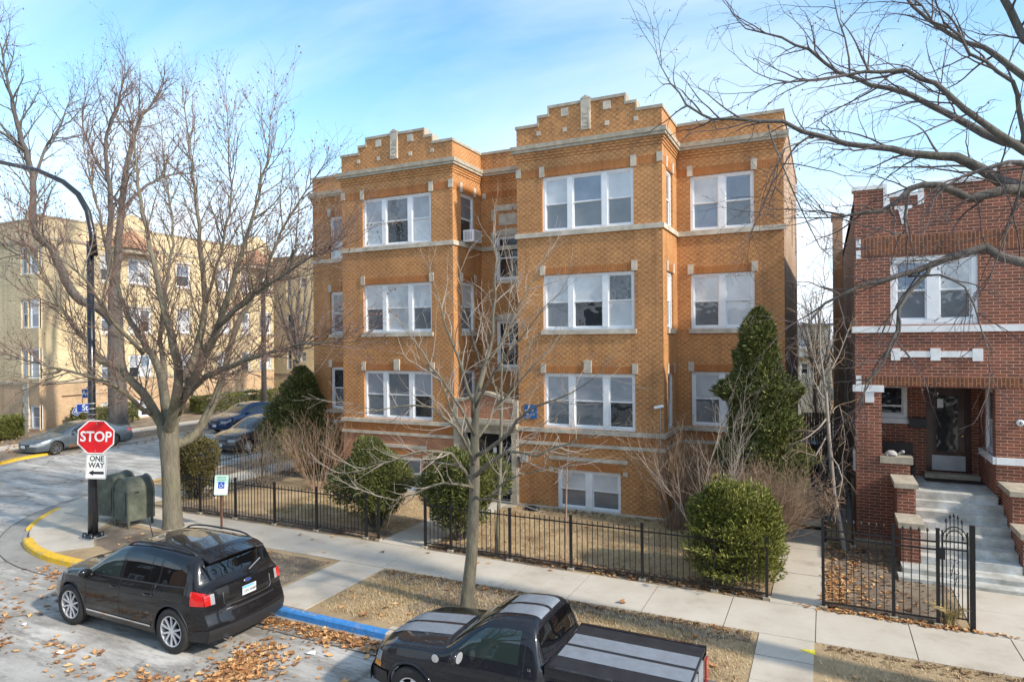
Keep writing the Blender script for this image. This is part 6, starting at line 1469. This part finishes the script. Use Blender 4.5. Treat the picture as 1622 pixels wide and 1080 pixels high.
simple_tree('yard_tree', 'thin bare tree rising behind the board fence in the gap', -.4, 41, 7.5, 65, .12, .35, tw=TWIG)
# trees on the opposite side of the street, behind the camera: they show only in the glass and the car paint
simple_tree('street_tree', 'bare tree on the opposite pavement mirrored in the car windows', -20.8, -4.0, 12.5, 66, .32, .75)
simple_tree('street_tree', 'second bare tree on the opposite pavement mirrored in the windows', -10.5, -4.2, 12.5, 67, .32, .6)
simple_tree('street_tree', 'third bare tree on the opposite pavement mirrored in the windows', 8.5, -4.5, 12, 68, .32, .6)
simple_tree('street_tree', 'fourth bare tree beyond the crossing mirrored in the car windows', -38, -2.5, 11.5, 69, .32, .7)
for i, (x0, x1) in enumerate(((-52,-38),(-19,-8),(-6.5,4),(5.5,16))):
    t = thing('brick_house', ['opposite','second opposite','third opposite','fourth opposite'][i]+' brown brick house across the street facing the orange building', 'house', ((x0+x1)/2,-20,Z))
    m = MB(); Wo = Wall((x1,-16),(x0,-16)); ho = [(a,a+1.6,z,z+1.7) for a in (1.2,4.2,7.4) for z in (1.6,4.8)]; Wo.face(m, .02, 8.2, ho, .1); m.box(x0,x1,-30,-16.2,.02,8.1); m.build('wall', DARKB, t)
    for h in ho: window(t, Wo, *h, cols=(1,1), depth=.1)
# --- trunk and brush against the brick house corner
def brush(name, label, x, y, h, n, seed, spread=.5, r=.012, mat=TWIG, lvl=2, base=.25, den=3.0, cat='shrub', up=.05, droop=0, group=None, curl=.1):
    rr = random.Random(seed); t = thing(name, label, cat, (x,y,Z), group=group); A, Bm = MB(), MB()
    S = [dict(den=den,len=(.25*h,.45*h),ang=(18,45),r=r*.55,n=5,wig=.12,up=up*.6,t0=.3,tip=1), dict(den=den*1.3,len=(.12*h,.26*h),ang=(20,50),r=r*.33,n=4,wig=.14,up=.02,t0=.15)][:lvl]
    for i in range(n):
        a = rr.uniform(0,2*pi); q = rr.random()**.5*base; p = Vector((x+q*cos(a),y+q*sin(a),Z-.02)); d = Vector((cos(a)*spread*rr.random()*1.6, sin(a)*spread*rr.random()*1.6, 1))
        sprout((A,Bm), rr, wander(rr, p, d, h*rr.uniform(.65,1.08), 8, curl, up, droop), r*rr.uniform(.7,1.3), .004, 0, S)
    if not A.v: A.tube([(x,y,Z-.05),(x,y,Z+.12)], [.05,.03], 6)
    A.build('stem', mat, t); Bm.build('branches', mat, t); return t
TW_R = pm('reddish_twig', (.26,.175,.115), .85, var=.25, scale=3); TW_Y = pm('tan_twig', (.34,.25,.155), .85, var=.25, scale=3)
brush('bare_shrub', 'reddish bare twiggy shrub at the corner of the left bay', -16.2, 18.0, 2.5, 38, 71, .55, .014, TW_R)
brush('bare_shrub', 'tall brown bare shrub against the angle of the right bay', -3.75, 18.2, 2.6, 44, 72, .30, .014, TW_R)
brush('bare_shrub', 'bare brown shrub behind the side fence nearest the corner', -19.2+.9, 17.6, 2.0, 30, 73, .6, .012, TWIG, den=4)
brush('bare_shrub', 'tan bare shrub in the middle of the side fence row', -18.5, 20.0, 2.2, 34, 74, .6, .012, TW_Y, den=4)
brush('bare_shrub', 'paler tan shrub farthest along the side fence row', -18.6, 22.4, 2.3, 34, 75, .6, .012, TW_Y, den=4)
brush('dry_shrub', 'dense pinkish tan dry shrub behind the broad green bush', -1.42, 17.0, 2.0, 100, 76, .30, .008, TW_R, base=.38, den=8, curl=.17)
brush('bare_shrub', 'pale leafless shrub with upswept branches before the tall arborvitae', -2.45, 16.4, 3.4, 9, 77, .40, .022, TWIG_P, base=.12, den=3.2)
# vine tangle and the thin trunk left of the brick house
TY = 18.3
tree('thin_tree', 'thin pale trunk with hanging branches at the corner of the red house', (.15,18.0,Z), [(Vector((.42,18.0,0)),.07),(D(1321,780),.05),(D(1313,690),.045),(D(1308,620),.04)],
  [[(D(1308,625),.038),(D(1302,560),.03),(D(1300,500),.022),(D(1305,430),.012),(D(1310,380),.006)],[(D(1310,660),.03),(D(1285,690,-.3),.02),(D(1262,700,-.5),.008)],[(D(1312,690),.03),(D(1290,720,-.3),.02),(D(1272,715,-.5),.01)],
   [(D(1308,600),.03),(D(1330,560,.2),.02),(D(1345,520,.3),.01)],[(D(1309,610),.028),(D(1285,560,.2),.018),(D(1275,500,.3),.008)],[(D(1316,720),.025),(D(1335,760,-.3),.018),(D(1318,800,-.5),.012),(D(1300,770,-.6),.006)],
   [(D(1309,640),.028),(D(1290,600,.5),.02),(D(1292,520,.7),.012),(D(1288,450,.8),.006)],[(D(1312,660),.02),(D(1330,640,.3),.016),(D(1338,700,.2),.01),(D(1330,770,0),.005)]],
  [dict(den=5.5,len=(.5,1.3),ang=(25,70),r=.010,n=8,wig=.2,up=.0,t0=.1,tip=2,droop=.12),dict(den=4,len=(.2,.5),ang=(30,70),r=.005,n=5,wig=.25,up=0,t0=.1,droop=.1)], 81, tw=TW_R, bk=TWIG_P)
rr = random.Random(8); m = MB()
cvx = D(1310, 790, -.2)
for i in range(75):
    a = rr.uniform(0,2*pi); m.tube(wander(rr, cvx+Vector((rr.gauss(0,.10),rr.gauss(0,.10),rr.gauss(0,.12))), Vector((cos(a),sin(a)*.5,rr.gauss(0,.6))), rr.uniform(.3,.8), 8, .45, -.03), .006, 3, cap=False)
tag(m.build('vine_tangle', TW_R, loc=(cvx.x,cvx.y,cvx.z)), 'tangled ball of dry vines hanging beside the red house corner', 'vine')
brush('bare_shrub', 'tall dark brush filling the narrow gap beside the red house', .30, 22.5, 5.2, 26, 83, .12, .016, TWIG, base=.3, den=2.2)

# ------------------------------------------------------------------ evergreens
ARB = leaf_mat('arborvitae_leaf', (.050,.062,.016), (.12,.135,.030), (.22,.215,.06))
ARB_L = leaf_mat('arborvitae_leaf_bright', (.065,.078,.013), (.165,.175,.026), (.30,.285,.06))
JUN = leaf_mat('juniper_leaf_brownish', (.05,.05,.015), (.11,.10,.03), (.18,.13,.05))
def foliage(mb, rr, fn, n, size, up=.5, jit=.12):
    """fn(rr) -> point and outward direction; each spray is three thin crossed blades"""
    for _ in range(n):
        p, o = fn(rr); o = Vector(o).normalized(); d = (o+Vector((rr.gauss(0,.45),rr.gauss(0,.45),up+rr.gauss(0,.35)))).normalized(); s = size*(rr.uniform(.6,1.4) if rr.random() < .9 else rr.uniform(1.4,2.4))
        u = d.orthogonal().normalized(); u = Matrix.Rotation(rr.uniform(0,pi),3,d) @ u
        b0 = p-d*s*.3; 
        for k in range(3):
            dd = (d+u*(k-1)*.55+Vector((rr.gauss(0,.1),)*3)).normalized(); w_ = dd.cross(u if k != 1 else o).normalized() if dd.cross(u if k != 1 else o).length > .05 else dd.orthogonal().normalized()
            w_ = w_*s*.12; e = b0+dd*s; mm = b0+dd*s*.55
            mb.add([b0-w_*.3, mm-w_, e, mm+w_], [(0,1,2,3)])
def lump(seed, k=8):
    r_ = random.Random(seed); C = [(Vector((r_.gauss(0,1),r_.gauss(0,1),r_.gauss(0,1))).normalized(), r_.uniform(.06,.2)) for _ in range(k*3)]
    return lambda d: 1+sum(a*1.5*max(0,(d.dot(c)-.80)/.20) for c, a in C)-.16
def ellipsoid_fn(c, rx, ry, rz, seed, prof=None, depth=.30):
    lu = lump(seed)
    def f(rr):
        d = Vector((rr.gauss(0,1),rr.gauss(0,1),rr.gauss(0,1))).normalized(); q = lu(d)*(1-depth*rr.random()**1.6)
        return Vector((c[0]+d.x*rx*q, c[1]+d.y*ry*q, c[2]+d.z*rz*q)), d
    return f
def cone_fn(c, h, rad, seed):                  # rad(u) half width at height fraction u
    r_ = random.Random(seed); B_ = [(r_.uniform(0,2*pi), r_.uniform(0,1), r_.uniform(.15,.42)) for _ in range(34)]
    def f(rr):
        u = rr.random()**.85; a = rr.uniform(0,2*pi); w_ = rad(u)
        k = 1+sum(am*max(0,cos(a-a0))**6*max(0,1-abs(u-u0)/.09) for a0,u0,am in B_)-.1; q = w_*k*(1-.35*rr.random()**1.6)
        return Vector((c[0]+cos(a)*q, c[1]+sin(a)*q, c[2]+h*u)), Vector((cos(a),sin(a),.35))
    return f
def evergreen(name, label, loc, fns, mat, size, seed, stems=True, h=1.5, cat='shrub', group=None):
    t = thing(name, label, cat, loc, group=group); rr = random.Random(seed); mb = MB()
    for fn, n in fns: foliage(mb, rr, fn, n, size)
    mb.build('crown', mat, t)
    if stems:
        A = MB()
        for i in range(14):
            a = rr.uniform(0,2*pi); p = Vector((loc[0]+.12*cos(a),loc[1]+.12*sin(a),0)); A.tube(wander(rr, p, Vector((cos(a)*stems,sin(a)*stems,1)), h*rr.uniform(.6,.95), 6, .08, .03), [.03,.027,.024,.02,.016,.012,.008], 5)
        A.build('trunk', BARK_D, t)
    return t
for (lb_, px, py, Yd, sd) in (('left of the two vase-shaped arborvitae beside the entrance walk',594,838,15.0,91),('right of the two vase-shaped arborvitae beside the entrance walk',727,858,15.0,92)):
    c0 = on_ground(px, py, Z); c0 = Vector((on_depth(px,800,Yd).x, Yd, Z))
    evergreen('arborvitae', lb_, (c0.x,c0.y,Z), [(ellipsoid_fn((c0.x,c0.y,1.62),.96,.88,.85,sd,depth=.5),15000),(ellipsoid_fn((c0.x,c0.y,1.0),.75,.65,.6,sd+5,depth=.6),3600)], ARB, .075, sd, stems=.28, h=1.9, group='vase-shaped arborvitae by the entrance walk')
m_ = on_depth(1165, 860, 14.85)
evergreen('arborvitae', 'broad bright green bush beside the fence at the alley walk', (m_.x,m_.y,Z), [(ellipsoid_fn((m_.x-.24,m_.y-.1,1.62),.60,.62,.58,133,depth=.45),6000),(ellipsoid_fn((m_.x+.28,m_.y+.05,1.52),.56,.6,.58,135,depth=.45),5200),(ellipsoid_fn((m_.x+.02,m_.y,1.05),.84,.76,.80,134,depth=.35),8500),(cone_fn((m_.x,m_.y,.25),1.2,lambda u:.88+.06*u,102),4500)], ARB_L, .078, 101, stems=.3, h=1.3)
m_ = on_depth(1203, 700, 18.6); rad = lambda u: 1.12*max(0,(1-u))**.55*(.75+.35*min(1,u*5))*(1+.12*sin(u*23)+.08*sin(u*41+1)) 
evergreen('arborvitae', 'tall conical arborvitae hiding the right wing of the orange building', (m_.x,m_.y,Z), [(cone_fn((m_.x,m_.y,.5),5.6,rad,103),27000)], ARB, .11, 103, stems=.1, h=4.6, cat='tree')
m_ = on_depth(482, 700, 20.5)
evergreen('evergreen_tree', 'dark irregular evergreen at the left rear corner of the orange building', (m_.x,m_.y,Z), [(cone_fn((m_.x-.1,m_.y,.9),3.4,lambda u:1.35*(1-u)**.5,104),10000),(ellipsoid_fn((m_.x-.9,m_.y,1.9),1.0,.8,1.1,106,depth=.4),4600),(ellipsoid_fn((m_.x+.7,m_.y,1.3),.9,.8,.9,107,depth=.4),3000)], ARB, .12, 104, stems=.2, h=2.8, cat='tree')
m_ = on_depth(309, 750, 15.3)
evergreen('juniper', 'brownish green juniper at the front corner of the iron fence', (m_.x,m_.y,Z), [(ellipsoid_fn((m_.x,m_.y,1.45),.62,.6,.75,108,depth=.5),6500),(ellipsoid_fn((m_.x,m_.y,.8),.5,.5,.6,109,depth=.7),2200)], JUN, .075, 108, stems=.25, h=1.7)
def hedge(label, x0, x1, y0, y1, h, seed, n=6000):
    def f(rr):
        k = rr.random(); x, y, z = rr.uniform(x0,x1), rr.uniform(y0,y1), rr.uniform(.15,h)
        b_ = .12*sin(x*2.3+seed)*cos(y*1.9)
        if k < .45: z = h+b_; o = (0,0,1)
        elif k < .75: x = x1+b_; o = (1,0,.2)
        else: y = y0+b_; o = (0,-1,.2)
        return Vector((x,y,z+Z)), o
    t = thing('hedge', label, 'hedge', ((x0+x1)/2,(y0+y1)/2,Z)); mb = MB(); foliage(mb, random.Random(seed), f, n, .16, .3); mb.build('crown', ARB, t)
    m = MB(); m.box(x0+.15,x1-.15,y0+.15,y1-.15,Z,h-.08); m.build('branches', BARK_D, t)
hedge('clipped dark green hedge before the left end of the yellow building', -46, -40.2, 19.6, 21.2, 1.15, 111)
hedge('clipped hedge strip along the yellow building near the utility pole', -42.2, -40.8, 33.5, 41.5, 1.2, 112, 4500)
hedge('clipped hedge along the yellow building behind the huge elm', -42.2, -41.0, 25.0, 28.5, 1.1, 113, 3000)
# ------------------------------------------------------------------ grass and fallen leaves
rr = random.Random(500)
GR = leaf_mat('dry_grass_blade', (.33,.215,.105), (.54,.385,.20), (.68,.52,.30)); GRG = leaf_mat('green_grass_blade', (.16,.15,.05), (.28,.24,.09), (.40,.31,.14))
def in_walk(x, y): return (-10.44<x<-9.2 and y>9.6) or (-1.06<x<-.22 and y>9.6) or 12.38<y<13.9
def blades(name, label, areas, mat, size, z=Z):
    mb = MB()
    for (x0,x1,y0,y1,n) in areas:
        for _ in range(n):
            x, y = rr.uniform(x0,x1), rr.uniform(y0,y1)
            if _ % 12 == 0: cx_, cy_ = x, y
            elif _ % 12 < 9: x, y = cx_+rr.gauss(0,.045), cy_+rr.gauss(0,.045)
            if in_walk(x,y): continue
            a = rr.uniform(0,2*pi); s = size*rr.uniform(.5,1.3); l = rr.uniform(.3,1.0); d = Vector((cos(a)*l, sin(a)*l, rr.uniform(.35,1))).normalized()*s; w_ = Vector((-sin(a),cos(a),0))*.006
            p = Vector((x,y,z)); mb.add([p-w_, p+w_, p+d], [(0,1,2)])
    return tag(mb.build(name, mat), kind='stuff')
blades('grass', '', [(-9.1,-1.15,10.0,12.38,26000),(-9.0,-1.2,14.6,18.7,24000),(-.1,9,9.95,12.38,12000),(-15.5,-10.6,14.8,18.7,9000),(-14,-10.6,10.1,12.2,2500)], GR, .055)
blades('grass', '', [(-8.5,-3,10.2,12,1500),(-15.8,-12.5,15,17.5,4000),(-4,-2,11,12,500)], GRG, .06)
LEAFM = leaf_mat('fallen_leaf', (.20,.085,.035), (.44,.21,.075), (.70,.43,.19)); LEAFD = leaf_mat('old_leaf', (.10,.05,.025), (.19,.10,.045), (.30,.18,.09))
def leaf(mb, x, y, z, s):
    a = rr.uniform(0,2*pi); ca, sa = cos(a), sin(a); t1, t2 = rr.gauss(0,.7), rr.gauss(0,.6)
    P = []
    for (u, v, h) in ((-1,0,0),(-.35,.55,.25),(.1,.95,.35),(.35,.4,.12),(1.0,.25,.3),(.6,0,.0),(1.0,-.3,.3),(.3,-.45,.15),(.05,-.9,.3),(-.4,-.5,.25)):
        P.append((x+s*(u*ca-v*sa), y+s*(u*sa+v*ca), z+.006+s*max(-.05, h*abs(t1)*1.6+t2*u*.3+.12)))
    P.append((x,y,z+.008))
    mb.add(P, [(10,i,(i+1)%10) for i in range(10)])
mb = MB()
def scatter(cx, cy, sx, sy, n, s=(.026,.082), z=0, m=mb, clip=None):
    for _ in range(n):
        x, y = rr.gauss(cx,sx), rr.gauss(cy,sy)
        if clip and not clip(x,y): continue
        leaf(m, x, y, z, rr.uniform(*s))
road = lambda x,y: y < 9.5
# along the gutter, in drifts behind the SUV, thin on the street
for cx, cy, sx, sy, n in ((-8.4,9.35,.9,.12,300),(-7.5,9.25,.5,.14,60),(-8.8,8.3,.30,.22,130),(-8.65,7.75,.28,.16,170),(-8.4,7.25,.32,.18,180),(-9.0,6.9,.4,.12,120),(-7.9,6.8,.25,.12,25),(-7.6,8.3,.5,.4,14)): scatter(cx,cy,sx,sy,n,clip=road)
for cx, cy, n in ((-12.2,6.9,22),(-11.4,6.7,14),(-10.6,6.5,10),(-11.6,7.1,10),(-13.4,6.6,20),(-12.9,6.1,9),(-11,5.9,8),(-10,6.9,16)): scatter(cx,cy,.35,.16,n,clip=road)
scatter(-15.2,6.5,.8,.16,300,clip=road); scatter(-14.6,7.2,.5,.25,40,clip=road); scatter(-14.9,8.6,.9,.5,45,clip=road); scatter(-15.9,9.2,.7,.2,50,clip=road); scatter(-15.5,7.8,1.2,.5,35,clip=road); scatter(-18,8.5,2.5,1,25,clip=road)
scatter(-19.3,10.6,.6,.3,10)
for _ in range(50): leaf(mb, rr.uniform(-16,-3), rr.uniform(5,9.5), 0, rr.uniform(.035,.065))
for _ in range(40): leaf(mb, rr.uniform(-34,-24), rr.uniform(10,30), 0, rr.uniform(.035,.07))
scatter(-33.2,24,.3,3.5,90,(.05,.1)); scatter(-36,20,1.2,4,120,(.05,.1),Z); scatter(-40,20,2.5,1.5,200,(.05,.1),Z)
# on the lawns, thick along fences
for _ in range(40): leaf(mb, rr.uniform(-9,-1.2), rr.uniform(10,12.3), Z+.01, rr.uniform(.05,.085))
for _ in range(60): leaf(mb, rr.uniform(-.1,7), rr.uniform(9.9,12.2), Z+.01, rr.uniform(.035,.07))
for _ in range(70): leaf(mb, rr.uniform(-9,-1.2), rr.uniform(14.5,18.5), Z+.01, rr.uniform(.03,.06))
for _ in range(10): leaf(mb, rr.uniform(-14,-1), rr.uniform(12.4,13.8), Z+.015, rr.uniform(.05,.08))
for _ in range(25): leaf(mb, rr.uniform(-17,-11), rr.uniform(10.2,12.2), Z+.01, rr.uniform(.05,.1))
scatter(-3.2,14.2,1.3,.14,230,(.03,.06),Z+.01,clip=lambda x,y: y>13.88 and x<-1.1); scatter(-5.5,14.15,1.0,.12,40,(.03,.06),Z+.01,clip=lambda x,y: y>13.88)
scatter(.15,15.0,.12,.8,260,(.03,.06),Z+.015,clip=lambda x,y: y>13.8 and x>-.12); scatter(.5,15.2,.4,.7,150,(.03,.06),Z+.015,clip=lambda x,y: y>13.9 and x>-.1); scatter(1.2,13.93,.8,.06,220,(.03,.06),Z+.015); scatter(.4,17.6,.5,.8,240,(.025,.055),Z+.015,clip=lambda x,y: x>0)
tag(mb.build('fallen_leaves', LEAFM), kind='stuff')
mb2 = MB()
for _ in range(900): leaf(mb2, rr.uniform(-9,-1.2), 14.0+abs(rr.gauss(0,.30)), Z+.005, rr.uniform(.02,.05))
for _ in range(500): leaf(mb2, rr.uniform(.05,2.2), rr.uniform(13.95,18.6), Z+.005, rr.uniform(.02,.05))
for _ in range(500): leaf(mb2, rr.uniform(-9,-1.2), 12.32-abs(rr.gauss(0,.14)), Z+.005, rr.uniform(.02,.045))
for _ in range(300): leaf(mb2, rr.uniform(0,8), 12.32-abs(rr.gauss(0,.18)), Z+.005, rr.uniform(.02,.045))
for _ in range(350): leaf(mb2, rr.uniform(-10.5,-6.5), 9.5-abs(rr.gauss(0,.12)), .005, rr.uniform(.02,.045))
for _ in range(500): leaf(mb2, rr.uniform(-18.5,-10.6), 14.0+abs(rr.gauss(0,.35)), Z+.005, rr.uniform(.02,.045))
for _ in range(260): leaf(mb2, rr.uniform(-8.5,-1.2), 18.85-abs(rr.gauss(0,.3)), Z+.005, rr.uniform(.02,.05))
for cx, cy, sx, sy, n in ((-8.4,9.3,.9,.16,420),(-8.75,8.2,.35,.3,160),(-8.6,7.6,.35,.25,220),(-8.5,7.0,.45,.2,220),(-15.2,6.6,.9,.25,260)):
    for _ in range(n):
        x, y = rr.gauss(cx,sx), rr.gauss(cy,sy)
        if y < 9.52: leaf(mb2, x, y, .004, rr.uniform(.012,.035))
tag(mb2.build('leaf_litter', LEAFD), kind='stuff')
# straw tuft and small rubbish
m = MB(); c = on_ground(1492, 962, Z)
for _ in range(260):
    a = rr.uniform(0,2*pi); l = rr.uniform(.15,.5); m.tube([(c.x+rr.gauss(0,.05),14.1+rr.gauss(0,.05),Z),(c.x+cos(a)*l*.35,14.1+sin(a)*l*.3,Z+l*.7),(c.x+cos(a)*l*.8,14.1+sin(a)*l*.6,Z+l*.8)], [.005,.004,.001], 3, cap=False)
tag(m.build('straw_tuft', pm('straw', (.50,.38,.17), .8), loc=(c.x,14.1,Z)), 'clump of pale dry grass at the foot of the arched gate', 'grass clump')
PAP = pm('crumpled_paper', (.75,.75,.74), .6)
for (px, py, s, lab) in ((95,1034,.09,'white paper scrap lying on the street at the lower left'),(38,990,.06,'tiny pale green scrap beside the leaves at the left edge'),(492,1035,.11,'crumpled white paper lying behind the SUV near the leaf drift')):
    c = on_ground(px, py, 0); m = MB()
    m.add([(c.x-s,c.y-.3*s,.012),(c.x-.2*s,c.y-.6*s,.03),(c.x+s,c.y-.1*s,.012),(c.x+.5*s,c.y+.6*s,.04),(c.x-.6*s,c.y+.5*s,.015),(c.x,c.y,.05)], [(0,1,5),(1,2,5),(2,3,5),(3,4,5),(4,0,5)])
    tag(m.build('paper_scrap', PAP, loc=(c.x,c.y,0)), lab, 'litter')
